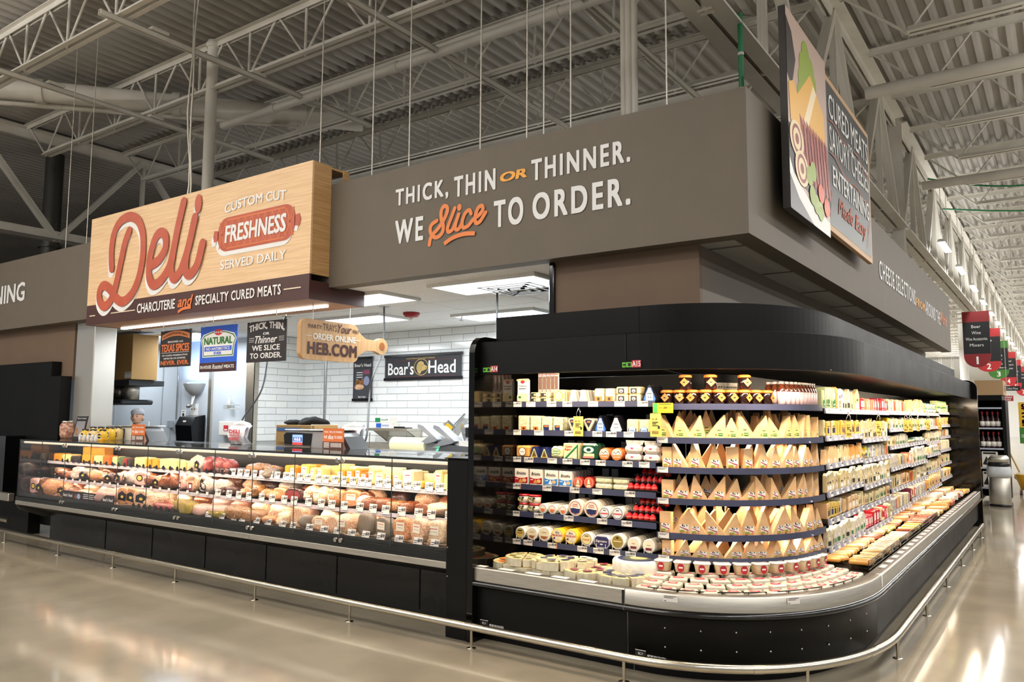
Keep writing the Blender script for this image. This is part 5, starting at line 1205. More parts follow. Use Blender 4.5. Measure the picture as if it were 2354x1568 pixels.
# --- corner shelves
ARC = {}
def arc_pt(dF, dR, s):
    """s 0..1 along the curve by length: point and outward heading"""
    k = (dF, dR)
    if k not in ARC:
        P = np.array(seg_pts('corner', dF, dR, 160)); L = np.r_[0, np.cumsum(np.linalg.norm(np.diff(P, axis=0), axis=1))]; ARC[k] = (P, L/L[-1], L[-1])
    P, L, tot = ARC[k]
    f = lambda q: np.array([np.interp(q, L, P[:, 0]), np.interp(q, L, P[:, 1])])
    a, b = f(max(0, s-.02)), f(min(1, s+.02)); t = b-a
    return f(s), math.atan2(t[1], t[0])
def logo(w, h, kind):
    if kind == 'cow':
        items = [('r', -.22, .26, .10, .36, p_white), ('c', -.06, .33, .035, .045, ink), ('c', .02, .30, .03, .035, ink), ('c', .16, .33, .03, .03, ink), ('p', [(-.2, .26), (.24, .12), (.24, .17), (-.2, .29)], C_('cow_red', 'a8324a')), ('r', -.24, .06, .06, .16, C_('cow_lime', 'c8c05a')), ('r', -.2, .02, .08, .14, C_('cow_ochre', '8a8a3a')), ('c', .18, .08, .05, .035, p_orange), ('r', -.2, -.08, .0, .04, p_red)]
    else:
        items = [('r', -.22, .26, .04, .40, C_('lime_paper', 'dfd27e')), ('r', -.08, .1, .33, .36, ink), ('c', -.14, .16, .055, .045, p_orange), ('r', -.05, .2, .20, .23, p_green), ('r', -.05, .2, .12, .16, p_green), ('r', -.2, .22, .0, .05, p_white)]
    return items
def wed(w, h, d, sh, m, kind):
    if sh == 'r': pts = [(-.30, 0), (.30, 0), (.30, .82), (-.30, .82)]
    else: pts = [(-.5, 0), (.5, 0), (sh+.03, 1), (sh-.03, 1)]
    its = logo(w, h, kind)
    off = 0 if sh == 'r' else sh*.35
    its = [tuple([it[0]]+([it[1]+off, it[2]+off]+list(it[3:]) if it[0] == 'r' else [it[1]+off]+list(it[2:]) if it[0] == 'c' else [[(u+off, v) for u, v in it[1]]]+list(it[2:]))) for it in its]
    return (MB().prism([(a*w, b*h) for a, b in pts], 0, d).mesh('wedge', m), [LBL(its, w, h)])
WEDGE = {}
for kind, m in (('lime', ch_parm), ('cow', ch_parm2)):
    WEDGE[kind] = [wed(.125, .172, .045, s, m, kind) for s in (0, .47, -.47, .22, -.22, 'r')]
WEDGE_B = {k: [(a[0], []) for a in v] for k, v in WEDGE.items()}
rnd = random.Random(3)
for k in range(1, 6):
    kind = 'lime' if k == 1 else 'cow'
    z = ZC[k]+LIPH-.006; n = 13
    for r_ in range(3 if k in (1, 4) else 2):
        for j in range(n):
            s = (j+.5+rnd.uniform(-.12, .12))/n+(.04 if r_ % 2 else 0)
            if s > .99: continue
            p, ang = arc_pt(.50+.10*r_, .38+.10*r_, min(s, .985))
            v = 5 if (k > 1 and r_ == 0 and j in ((0, 4, 5) if k == 2 else (0,))) else rnd.randrange(5 if r_ else 5)
            kit = (WEDGE if r_ < 1 or rnd.random() < .4 else WEDGE_B)[kind][v]
            lab = 'hard cheese wedge with %s label, %s from the front bay, %s corner shelf' % ('yellow-green' if kind == 'lime' else 'cow', nth(j), SHN[k] if k < 5 else 'lowest') if r_ == 0 else 'hard cheese wedge in the row behind, %s corner shelf' % (SHN[k] if k < 5 else 'lowest')
            o = put(kit, 'cheese_wedge', lab, 'cheese', (p[0], p[1], z+(.0 if r_ == 0 else .012*r_)), ang+rnd.uniform(-.3, .3), 'hard cheese wedges on the corner shelves')
            q = rnd.uniform(.86, 1.08); o.scale = (q, q, rnd.uniform(.78, 1.02) if k < 5 else rnd.uniform(.62, .70))
# jars with orange covers and tall bottles on the corner top shelf
m_jar = C_('dark_jam', '1d0f0c', rough=.08); m_ora = C_('orange_paper', 'e2702a')
jar = (MB().lathe([(0, 0), (.036, 0), (.040, .006), (.040, .075), (.034, .086)], 16).mesh('jar', m_jar), [('lid', MB().lathe([(.044, .080), (.043, .094), (.03, .100), (0, .100)], 16).mesh('lid', m_ora)), ('tag', MB().add([(-.028, -.046, .048), (.0, -.048, .018), (.030, -.046, .046), (.002, -.046, .078)], [(0, 1, 2, 3)]).add([(-.008, -.0485, .042), (.008, -.0485, .042), (.008, -.0485, .052), (-.008, -.0485, .052)], [(0, 1, 2, 3)], 1).mesh('tag', m_ora, ink))])
z = ZC[0]+LIPH-.006
for j in range(9):
    p, ang = arc_pt(.56, .44, .035+.066*j)
    put(jar, 'jam_jar', 'dark preserve jar with orange lid and tag, %s from the front bay, corner top shelf' % nth(j), 'jar', (p[0], p[1], z), ang+rnd.uniform(-.4, .4), 'preserve jars')
for j, s in enumerate((.13, .26, .44)):
    p, ang = arc_pt(.58, .46, s)
    put(jar, 'jam_jar', 'dark preserve jar stacked on top of the front row, %s of three' % nth(j), 'jar', (p[0], p[1], z+.102), ang, 'preserve jars')
for j in range(9):
    p, ang = arc_pt(.66, .54, .05+.07*j); put(jar, 'jam_jar', 'dark preserve jar in the second row behind the orange tags', 'jar', (p[0], p[1], z), ang, 'preserve jars')
btl = (MB().lathe([(0, 0), (.026, 0), (.028, .004), (.028, .095), (.020, .125), (.013, .14), (.013, .15)], 14).mesh('bottle', C_('amber_drink', '4a2415', rough=.06)), [('label', MB().lathe([(.0285, .008), (.0285, .092)], 14).mesh('label', C_('pink_label', 'cfb2b8'))), ('cap', MB().lathe([(.016, .143), (.016, .160), (0, .160)], 12).mesh('cap', C_('cap_silver', 'cfc4bb', rough=.25, metal=.6)))])
for r_ in range(3):
    for j in range(10):
        p, ang = arc_pt(.52+.062*r_, .40+.062*r_, .64+.037*j)
        put(btl, 'sauce_bottle', 'dark bottle with pink label, %s of the corner top shelf row' % nth(j) if r_ == 0 else 'dark bottle behind the pink-label front row, corner top shelf', 'bottle', (p[0], p[1], z), ang, 'pink-label bottles')
# bright steel squares on the back wall of the corner
for px in (1655, 1708):
    p, ang = arc_pt(.965, .855, .42 if px == 1655 else .56)
    mb = MB().box((-.06, 0, 0), (.06, .004, .10)); 
    for a in range(5):
        for b in range(2): rect_into(mb, -.048+.022*a, -.034+.022*a, .035+.03*b, .042+.03*b, 'F', -.0012, 1)
    obj('steel_plate', mb.mesh('plate', m_perf, BLACK), CASES['corner'], (p[0], p[1], 1.70), (0, 0, ang))
# tubs and flat packs on the corner deck
m_cup = C_('clear_cup', 'd9cfa8', rough=.12); m_seal = C_('seal_crimson', 'a82030')
cup = (MB().lathe([(0, 0), (.040, 0), (.050, .058), (.050, .060)], 16, sq=5).mesh('cup', m_cup), [('lid', MB().lathe([(.055, .058), (.055, .066), (.046, .070), (0, .068)], 16, sq=5).mesh('lid', C_('clear_lid', 'd6d3cc', rough=.08, metal=.15))), LBL([('c', 0, .46, .36, .40, m_seal), ('r', -.22, .22, .40, .54, p_white)], .06, .07, -.052)])
for j in range(11):
    p, ang = arc_pt(.44, .36, .04+.085*j)
    put(cup, 'cheese_cup', 'clear grated cheese cup with crimson seal, %s from the front bay on the corner deck' % nth(j), 'cup', (p[0], p[1], .560), ang, 'grated cheese cups')
flat = (MB().cbox((-.056, -.044, 0), (.056, .044, .034), .008).mesh('pack', C_('flat_pack', 'cdc3b0', rough=.2)), [('label', MB().add([(.036*math.cos(2*PI*i/16), .026*math.sin(2*PI*i/16), .0352) for i in range(16)], [tuple(range(16))]).add([(-.018, -.005, .0358), (.018, -.005, .0358), (.018, .005, .0358), (-.018, .005, .0358)], [(0, 1, 2, 3)], 1).mesh('label', C_('label_scarlet', 'c02a3c'), p_white))])
for r_, (d, n) in enumerate(((.155, 14), (.25, 13), (.345, 12), (.43, 10))):
    for j in range(n):
        p, ang = arc_pt(d, d, (j+.5)/n)
        put(flat, 'cheese_pack', 'flat white cheese pack with scarlet oval, %s in the %s row of the corner deck' % (nth(j), ('front', 'second', 'third', 'rear')[r_]), 'cheese', (p[0], p[1], .474+.016*r_), ang+rnd.uniform(-.1, .1), 'scarlet oval packs', None)
# ---------------- goods along the aisle side, standing on the shelves
rs = random.Random(11)
def upright(w, d, h, m, lab=None, c=.005): return block_kit(w, d, h, m, lab, c)
KINDS = {}
def kinds(name, *var): KINDS[name] = list(var)
def faceL(c1, c2): return [('r', -.36, .36, .12, .46, c1), ('r', -.30, .30, .56, .74, c2), ('r', -.2, .2, .2, .26, p_white)]
kinds('snack_pack', *[upright(.045, .10, .165, m, faceL(a, b), .010) for m, a, b in ((p_white, p_lblue, p_blue), (p_pink, p_orange, p_maroon), (p_yellow, p_navy, p_white), (C_('pack_sage', 'b9c79a'), p_green, p_white), (ch_orange, p_white, p_red))])
kinds('cheese_wedge', *[tri_kit(.10, .035, .15, m, [('r', -.2, .2, .06, .3, a)], ap) for m, a, ap in ((ch_parm, p_white, .3), (ch_cream, ink, -.2), (ch_parm2, p_yellow, .38), (ch_orange, p_white, 0))])
kinds('cheese_block', *[upright(.05, .10, .115, m, [('r', -.3, .3, .2, .55, a), ('r', -.2, .2, .62, .68, ink)], .006) for m, a in ((ch_cream, ink), (ch_parm, p_white), (ch_yellow, p_navy), (ch_cream, p_green), (ch_parm2, ink), (ch_rind, p_maroon))])
kinds('cheese_slice_pack', *[upright(.022, .11, .12, m, [('r', -.4, .4, .1, .9, a)], .003) for m, a in ((ch_cream, p_white), (p_clear, p_grey), (ch_blue, p_white), (ch_orange, p_red), (ch_cream, ink), (p_clear, ch_cream))])
kinds('film_pack', *[(MB().prism([(-.045, 0), (.045, 0), (.05, .12), (.012, .17), (-.03, .15)], 0, .03).mesh('pack', m), [LBL([('r', -.3, .3, .1, .34, a), ('r', -.16, .16, .44, .54, b)], .09, .17)]) for m, a, b in ((C_('film_ivory', 'd9cdae', rough=.12, var='c4b48c', scale=25), ink, p_white), (C_('film_straw', 'cdb98a', rough=.12), p_white, ink), (C_('film_cream', 'd8ceb6', rough=.12), p_green, p_white))])
kinds('meat_pack', *[upright(.05, .09, .12, m, [('r', -.34, .34, .3, .8, a), ('r', -.2, .2, .12, .2, p_white)], .006) for m, a in ((p_red, p_white), (C_('pack_scarlet', 'd33544'), p_white), (ch_cream, p_red), (p_maroon, ch_cream), (C_('pack_salmon', 'dd8a6a'), p_white))])
kinds('dip_tub', *[(MB().lathe([(0, 0), (.036, 0), (.042, .052)], 14, (0, .042, 0)).mesh('tub', a), [('lid', MB().lathe([(.044, .05), (.044, .06), (0, .06)], 14, (0, .042, 0)).mesh('lid', b)), LBL([('r', -.3, .3, .25, .7, c)], .06, .06, -.003)]) for a, b, c in ((p_white, p_green, p_green), (p_white, p_white, p_lblue), (ch_cream, p_green, p_yellow))])
kinds('green_carton', *[upright(.06, .09, .075, C_('carton_lime', 'cfd99a'), [('r', -.5, .5, .72, 1, p_green), ('r', -.3, .3, .2, .5, a)], .003) for a in (p_yellow, p_white)])
LOOK = {'snack_pack': 'upright bright printed snack pouch', 'cheese_wedge': 'upright pale cheese wedge', 'cheese_block': 'small labelled cheese block', 'cheese_slice_pack': 'thin sliced cheese pack standing edge-on',
        'film_pack': 'film-wrapped leaning cheese pack', 'meat_pack': 'red and cream cured meat pack', 'dip_tub': 'round dip tub with lid', 'green_carton': 'small green and cream carton'}
PITCH_ = {'snack_pack': .062, 'cheese_wedge': .062, 'cheese_block': .07, 'cheese_slice_pack': .04, 'film_pack': .07, 'meat_pack': .07, 'dip_tub': .095, 'green_carton': .068}
PLAN = {'A': ['snack_pack', 'cheese_block', 'cheese_wedge', 'film_pack', 'cheese_block', 'film_pack'], 'B': ['meat_pack', 'film_pack', 'snack_pack', 'meat_pack', 'cheese_block', 'meat_pack'],
        'C': ['cheese_slice_pack', 'snack_pack', 'cheese_block', 'cheese_slice_pack', 'cheese_slice_pack', 'cheese_slice_pack'], 'C2': ['cheese_wedge', 'film_pack', 'dip_tub', 'meat_pack', 'cheese_slice_pack', 'meat_pack'],
        'D': ['dip_tub', 'cheese_block', 'film_pack', 'cheese_wedge', 'film_pack', 'cheese_block'], 'E': ['green_carton', 'cheese_block', 'cheese_wedge', 'cheese_slice_pack', 'film_pack', 'cheese_slice_pack']}
BAYN = {'A': 'first aisle bay after the corner', 'B': 'second aisle bay', 'C': 'third aisle bay', 'C2': 'fourth aisle bay', 'D': 'fifth aisle bay', 'E': 'last aisle bay'}
for s, (y0, y1) in SIDE.items():
    for k, z in enumerate(SIDEZ[s]):
        kn = PLAN[s][k]; zb = z+LIPH-.006; y = y0+.03; i = 0; v = rs.randrange(5)
        cap = (SIDEZ[s][k-1] if k else 1.84)-zb-.025
        while y < y1-.04:
            if rs.random() < .34: v = rs.randrange(6)
            if rs.random() < .05: kn = rs.choice(['cheese_block', 'film_pack', 'cheese_slice_pack'])
            p = PITCH_[kn]; kit = KINDS[kn][v % len(KINDS[kn])]
            o = put(kit, kn, '%s, %s shelf, %s' % (LOOK[kn], SHN[k], BAYN[s]), 'dairy pack' if kn not in ('meat_pack', 'dip_tub', 'green_carton') else {'meat_pack': 'meat pack', 'dip_tub': 'tub', 'green_carton': 'carton'}[kn],
                    (-1.418-rs.uniform(0, .012), y+p/2, zb), PI/2+rs.uniform(-.22, .22), '%s goods, %s' % (SHN[k], BAYN[s]))
            f = min(1, cap/.17) if kn in ('snack_pack', 'film_pack', 'cheese_wedge') else min(1, cap/.125)
            o.scale = (rs.uniform(.85, 1.1), 1, max(.6, f)*rs.uniform(.8, 1.05))
            if kn in ('green_carton', 'dip_tub', 'meat_pack') and cap > .15 and i % 3 != 2:
                hk = {'green_carton': .077, 'dip_tub': .063, 'meat_pack': 0}[kn]
                if hk:
                    o.scale = (1, 1, 1)
                    put(kit, kn, '%s stacked on another, %s shelf, %s' % (LOOK[kn], SHN[k], BAYN[s]), 'tub' if kn == 'dip_tub' else 'carton', (-1.424, y+p/2, zb+hk), PI/2, '%s goods, %s' % (SHN[k], BAYN[s]))
            y += p+rs.uniform(0, .006); i += 1
# yellow tags along the aisle rails
for j, (y, z) in enumerate(((6.55, 1.582), (7.75, 1.582), (9.25, 1.588), (9.55, 1.588), (10.1, 1.588), (10.9, 1.588), (12.0, 1.588))):
    t = sale('yellow sale tag hanging from the top aisle rail, %s from the corner' % nth(j), -1.385, y, z-.18, z-.055, .045, rs.uniform(.15, .5) if j != 4 else 1.0)
# ---- flat goods on the aisle deck
def fk(w, l, h, m, lb, c=.008):
    mb = MB(); mb.add([(-w*.3, -l*.3, h+.001), (w*.3, -l*.3, h+.001), (w*.3, l*.3, h+.001), (-w*.3, l*.3, h+.001)], [(0, 1, 2, 3)]).add([(-w*.2, -l*.1, h+.0014), (w*.2, -l*.1, h+.0014), (w*.2, l*.15, h+.0014), (-w*.2, l*.15, h+.0014)], [(0, 1, 2, 3)], 1)
    return (MB().cbox((-w/2, -l/2, 0), (w/2, l/2, h), c).mesh('pack', m), [('label', mb.mesh('label', *lb))])
DECKS = [(6.10, 6.75, 'long yellow cheese stick with printed label', 'cheese', fk(.17, .055, .03, ch_orange, (ch_cream, ink)), .075), (6.75, 7.35, 'tan cheese bar with dark label', 'cheese', fk(.18, .06, .035, ch_parm, (p_white, ink)), .075),
         (7.35, 7.95, 'large flat tan wrapped cheese', 'cheese', fk(.17, .12, .035, ch_parm2, (p_white, p_grey)), .13), (7.95, 8.75, 'bag of green and yellow snack cheese', 'cheese', fk(.16, .10, .03, C_('snack_bag', 'cdbb52', rough=.2), (C_('snack_lime', '86a83c'), p_white)), .11),
         (8.75, 9.75, 'clear tray of sliced red and tan cured meat', 'tray', fk(.18, .13, .045, C_('meat_tray', 'b5694a', rough=.2, var='8f3f30', scale=30), (C_('meat_tan', 'd9b48c'), p_red)), .14), (9.75, 10.6, 'orange cheese tray with printed lid', 'tray', fk(.18, .12, .04, ch_orange, (p_white, p_red)), .13),
         (10.6, 11.3, 'orange and white cheddar loaf', 'cheese', fk(.18, .11, .05, ch_orange, (ch_cream, ink)), .12), (11.3, 12.5, 'white plastic cheese tub lid-up in a block of tubs', 'tub', fk(.13, .11, .07, C_('tub_film', 'd7d3cc', rough=.15), (p_white, p_lblue)), .12), (12.5, 13.3, 'boxed yellow cheese at the far end', 'carton', fk(.15, .13, .05, ch_yellow, (ch_cream, p_green)), .14)]
DV = (None, C_('deck_cream', 'dccb9e', var='cdb988', scale=20), C_('deck_tan', 'c99a5e'), C_('deck_film', 'cfc4b2', rough=.15), C_('deck_rust', 'a8522e'))
for di, (y0, y1, lab, cat, kit, p) in enumerate(DECKS):
    y = y0
    alt = []
    for dm in DV:
        if dm is None: alt.append(kit); continue
        m2 = kit[0].copy(); m2.materials[0] = dm; alt.append((m2, kit[1]))
    alt = [alt[0], alt[0]]+[alt[1+(di+q) % 4] for q in range(2)]
    while y < y1:
        for c, x in enumerate((-1.27, -1.46, -1.65, -1.84)):
            if rs.random() < .06: continue
            ai = rs.randrange(4)
            put(alt[ai], 'deck_pack', '%s%s, %s row in' % (('', '', 'odd coloured ', 'contrasting ')[ai], lab, nth(c)), cat, (x+rs.uniform(-.012, .012), y+p/2, .486+.012*c+rs.uniform(0, .012)), rs.uniform(-.25, .25), 'deck goods: '+lab, (rs.uniform(-.08, .08), -.06+rs.uniform(-.06, .06), rs.uniform(-.22, .22)))
        y += p
mb = MB()
for a, b in ((6.0, 7.2), (7.25, 8.4), (8.45, 9.6)):
    for z in (.50, .53, .56): mb.cyl((-1.17, a, z), (-1.17, b, z), .004, 6)
    n = int((b-a)/.05)
    for j in range(n+1): mb.cyl((-1.17, a+(b-a)*j/n, .48), (-1.17, a+(b-a)*j/n, .56), .0025, 5, caps=False)
child(mb, 'wire_front', CASES['sideA'], m_wire)

# ================================================================ goods in the deli case
rd = random.Random(5)
def dx(c, crop, y=4.75, py=1110):      # column in the two close-ups of the deli case -> X
    return at((0 if crop == 1 else 500)+c/4.2036, py, Y=y)[0]
def dppm(x, y): return F_PX/float(np.array([x, y, 1.0])@CF-EYE@CF)
k_or = C_('loaf_orange', 'ee9a2c', rough=.35, var='e68f24', scale=8); k_pale = C_('loaf_pale', 'ecd28e', rough=.35, var='e6c97f', scale=8); k_yel = C_('loaf_yellow', 'edbe55', rough=.35, var='e6b347', scale=8)
k_white = C_('loaf_white', 'e9deb4', rough=.35); k_dark = C_('loaf_dark', '3a332e', rough=.3); k_redl = C_('loaf_red', 'c23a22', rough=.35)
paper = C_('loaf_label', 'eadfc8')
UP = [(1, 490, 570, 75, k_or), (1, 580, 655, 72, k_pale), (1, 665, 742, 60, k_dark), (1, 747, 872, 85, k_or), (1, 890, 975, 85, k_pale), (1, 980, 1050, 90, C_('loaf_deep', 'd9641e', rough=.35)), (1, 1053, 1108, 85, k_pale), (1, 1112, 1160, 85, C_('loaf_herb', '3f6b3a')), (1, 1165, 1213, 80, C_('loaf_wine', '8a2f2a')), (1, 1217, 1257, 80, k_dark), (1, 1260, 1380, 95, k_pale), (1, 1384, 1434, 90, k_or), (1, 1438, 1500, 90, k_or), (1, 1505, 1610, 100, k_pale), (1, 1615, 1700, 100, k_pale), (1, 1705, 1775, 95, k_pale), (1, 1780, 1850, 95, k_pale),
      (2, 625, 685, 130, k_or), (2, 690, 742, 125, k_or), (2, 765, 862, 150, k_yel), (2, 868, 925, 125, k_pale), (2, 928, 985, 125, k_pale), (2, 1000, 1062, 62, k_yel), (2, 1064, 1120, 62, k_pale), (2, 1125, 1200, 125, k_or), (2, 1208, 1288, 135, k_or), (2, 1294, 1362, 150, k_or), (2, 1366, 1438, 118, C_('loaf_deep', 'd9641e')), (2, 1444, 1508, 155, k_pale), (2, 1512, 1605, 130, k_pale), (2, 1608, 1668, 125, k_pale), (2, 1672, 1758, 130, k_pale), (2, 1766, 1876, 170, k_white), (2, 1880, 1962, 72, k_yel), (2, 1968, 2056, 80, k_yel), (2, 2062, 2155, 190, k_pale), (2, 2160, 2240, 160, k_pale)]
for j, (cr, c0, c1, hc, m) in enumerate(UP):
    x0, x1 = dx(c0, cr, 4.80, 1065+.05*(c0 if cr == 1 else 2250+c0)/4), dx(c1, cr, 4.80, 1065+.05*(c1 if cr == 1 else 2250+c1)/4)
    x, w = (x0+x1)/2, abs(x1-x0)*.92; h = hc/4.2036/dppm(x, 4.8); d = .10+.05*rd.random()
    lab = [('r', -.32, .32, .42, .86, paper), ('r', -.22, .22, .70, .75, p_red), ('r', -.2, .2, .56, .59, p_grey)] if hc > 100 and rd.random() < .8 else ([('p', [(-.2, .04), (.2, .04), (.2, .2), (0, .28), (-.2, .2)], ink)] if cr == 1 else None)
    nm = 'orange' if m in (k_or,) else 'pale yellow' if m in (k_pale, k_white) else 'golden' if m is k_yel else 'dark coated'
    put(block_kit(w, d, h, m, lab, .012), 'cheese_loaf', '%s deli cheese loaf on the upper glass shelf, %s from the left end' % (nm, nth(j)), 'cheese', (x, 4.80+rd.uniform(0, .03), .963), rd.uniform(-.12, .12), 'deli cheese loaves')
    if hc < 70 and cr == 2: put(block_kit(w, d, h, m, None, .012), 'cheese_loaf', 'pale deli cheese chunk behind the low golden chunks, beside loaf %s' % nth(j), 'cheese', (x+.02, 4.94, .963), .1, 'deli cheese loaves')
put(block_kit(.5, .12, .10, k_or), 'cheese_loaf', 'long orange cheese loaf lying behind the front row near the steel pillar', 'cheese', (dx(900, 1, 4.95, 1040), 4.95, 1.045), 0)
put(block_kit(.5, .12, .08, k_yel), 'cheese_loaf', 'long golden cheese loaf under the orange one', 'cheese', (dx(900, 1, 4.95, 1040), 4.95, .963), 0)
for j in range(16):
    put(block_kit(.14, .08, .11+.05*rd.random(), rd.choice((k_yel, k_pale, k_white, k_or))), 'cheese_loaf', 'cheese loaf in the second row of the upper deli shelf', 'cheese', (-5.7+.125*j, 4.97, .963), rd.uniform(-.2, .2), 'second row deli loaves')
# meats: lumpy bodies
def meatm(n, c, v, sc_=16, r=.25, b=.6): return mat(n, c, r, 0, .6, var=v, scale=sc_, detail=5, bump=b, coat=.3)
MT = {'ham': meatm('meat_ham', 'bf7f58', 'e8c6a4'), 'roast': meatm('meat_roast', '9c5630', '5c2d18'), 'pale': meatm('meat_pale', 'd8a878', 'f0d9ba'), 'dark': meatm('meat_dark', '55261f', '2f1512'), 'tan': meatm('meat_tan_loaf', 'a8733e', '6f4522'),
      'net': meatm('meat_net', 'e0c0b4', 'b86f5e', 60, .3, .6), 'pink': meatm('meat_pink', 'e6a69a', 'efc0b2'), 'orange': meatm('meat_orange', 'b9693a', 'dba274'), 'white': meatm('meat_film', 'd9cbc0', 'b0988a'), 'gold': mat('gold_foil', 'b99a45', .25, .8, var='7d7a35', scale=50, bump=1), 'red': meatm('meat_red', '9c3a32', '7c2a26'), 'pepper': meatm('meat_pepper', '5c4a3c', '8a7a66', 60)}
m_cut = {'ham': meatm('cut_ham', 'd9958a', 'd08478', 40, .3, .1), 'dark': meatm('cut_beef', '7a2a2c', '8d3a38', 30, .3, .1)}
SHAPE = {}
def body_mesh(shape, key, i):
    k = (shape, key, i)
    if k not in SHAPE:
        mb = MB()
        if shape == 'lump': mb.ball((0, 0, .5), (.5, .5, .5), 18, 11, 0, .30, i+1, .85, 3.2)
        elif shape == 'half':       # halved muscle: flat cut face toward the shopper
            mb.ball((0, .1, .5), (.5, .42, .5), 18, 11, 0, .16, i+3, .8, 3)
            mb.v = [(x, max(y, -.12), z) for x, y, z in mb.v]
        elif shape == 'log':
            mb.ball((0, 0, .5), (.5, .5, .5), 20, 11, 0, .10, i+5, .55, 3)
        lo_ = min(p[2] for p in mb.v); mb.v = [(x, y, z-lo_) for x, y, z in mb.v]
        SHAPE[k] = mb.mesh(shape, MT[key])
    return SHAPE[k]
def meat(label, x, y, z, w, d, h, shape, key, rz=0, i=0, lab=None, group=None, cut=None):
    o = thing('deli_meat', label, 'meat', (x, y, z), rz, group, body_mesh(shape, key, i)); o.scale = (w, d, h)
    if cut:
        mb = MB(); disc_into(mb, 0, .5, .36, .36, 'F', -.46 if shape != 'half' else -.125, 0, 20); obj('cut_face', mb.mesh('cut', m_cut[cut]), o, world=False)
    if lab:
        n_, m_ = LBL(lab, 1, 1, -.52 if shape == 'lump' else -.51 if shape == 'log' else -.135); obj(n_, m_, o, world=False)
    return o
wl = [('r', -.26, .18, .42, .78, paper), ('r', -.2, .12, .66, .69, p_red), ('r', -.2, .1, .54, .56, p_grey)]
bl = [('p', [(-.3, .3), (.26, .24), (.3, .62), (0, .8), (-.28, .66)], p_black), ('c', 0, .48, .1, .08, ch_yellow)]
ql = [('c', 0, .5, .2, .2, p_black), ('c', 0, .5, .14, .14, ch_yellow)]
MID = [(1, 440, 552, 95, 'half', 'pale', None, 0), (1, 525, 630, 90, 'lump', 'roast', bl, 0), (1, 622, 705, 90, 'lump', 'roast', None, 1), (1, 690, 795, 120, 'lump', 'white', None, 2), (1, 780, 872, 115, 'lump', 'pepper', bl, 0), (1, 872, 975, 110, 'lump', 'orange', None, 3), (1, 952, 1035, 125, 'half', 'roast', wl, 1), (1, 1035, 1125, 110, 'lump', 'dark', bl, 4), (1, 1118, 1200, 130, 'lump', 'net', bl, 1), (1, 1190, 1290, 135, 'lump', 'white', bl, 0), (1, 1262, 1422, 160, 'half', 'pink', ql, 2), (1, 1400, 1500, 120, 'lump', 'roast', None, 5), (1, 1490, 1580, 120, 'lump', 'orange', bl, 2), (1, 1570, 1690, 150, 'lump', 'roast', None, 0), (1, 1690, 1775, 180, 'half', 'pink', [('r', -.2, .2, .1, .5, p_maroon), ('r', -.12, .12, .2, .4, p_white)], 0), (1, 1780, 1890, 170, 'half', 'ham', [('r', -.2, .2, .1, .5, p_maroon), ('r', -.12, .12, .2, .4, p_white)], 1), (1, 1900, 1992, 200, 'half', 'white', bl, 2), (1, 1985, 2070, 135, 'lump', 'white', bl, 3), (1, 2075, 2185, 150, 'lump', 'white', None, 4),
       (2, 12, 85, 90, 'log', 'dark', None, 0), (2, 85, 165, 90, 'log', 'dark', None, 1), (2, 232, 320, 100, 'lump', 'tan', None, 1), (2, 310, 420, 120, 'lump', 'tan', None, 2), (2, 420, 520, 95, 'lump', 'tan', None, 3), (2, 500, 612, 90, 'lump', 'orange', None, 4), (2, 520, 655, 120, 'half', 'orange', None, 0), (2, 628, 805, 130, 'half', 'dark', None, 1), (2, 830, 945, 160, 'lump', 'ham', wl, 0), (2, 940, 1050, 175, 'lump', 'pale', wl, 1), (2, 1010, 1108, 160, 'half', 'ham', None, 2), (2, 1095, 1210, 160, 'lump', 'orange', wl, 3), (2, 1195, 1355, 165, 'half', 'orange', wl, 0), (2, 1335, 1435, 160, 'half', 'roast', None, 1), (2, 1350, 1470, 120, 'lump', 'white', None, 5), (2, 1430, 1558, 120, 'log', 'roast', None, 0), (2, 1540, 1670, 120, 'log', 'roast', None, 1), (2, 1660, 1785, 110, 'log', 'tan', None, 2), (2, 1765, 1870, 110, 'log', 'roast', None, 3), (2, 1870, 2065, 110, 'half', 'roast', None, 4), (2, 2030, 2235, 120, 'lump', 'pale', None, 0)]
NMK = {'ham': 'pink ham', 'roast': 'browned roast meat', 'pale': 'pale turkey breast', 'dark': 'dark cured beef', 'tan': 'golden baked loaf', 'net': 'netted ham', 'pink': 'smooth pink ham', 'orange': 'orange smoked meat', 'white': 'film-wrapped meat', 'gold': 'gold foil wrapped roll', 'red': 'red sausage roll', 'pepper': 'peppered meat'}
for j, (cr, c0, c1, hc, shape, key, lab, i) in enumerate(MID):
    py = 1112+(c0/4.2 if cr == 1 else 500+c0/4.2)*.055
    x0, x1 = dx(c0, cr, 4.80, py), dx(c1, cr, 4.80, py); x, w = (x0+x1)/2, abs(x1-x0)*1.02; h = min(.178, hc/4.2036/dppm(x, 4.80))
    meat('%s on the middle deli shelf, %s from the pillar end' % (NMK[key], nth(j)), x, 4.84+rd.uniform(-.02, .02), .762, w, .19, h, shape, key, rd.uniform(-.3, .3), i, lab, 'meats on the middle deli shelf', 'ham' if (shape == 'log' and key == 'dark') else 'dark' if (key == 'dark' and shape == 'half') else None)
for j in range(22):
    key = rd.choice(['roast', 'roast', 'ham', 'orange', 'dark', 'white'])
    meat('%s in the back row of the middle deli shelf' % NMK[key], -10.05+.285*j, 4.99, .762, .22, .16, .155, 'lump', key, rd.uniform(-1, 1), rd.randrange(6), None, 'back row deli meats')
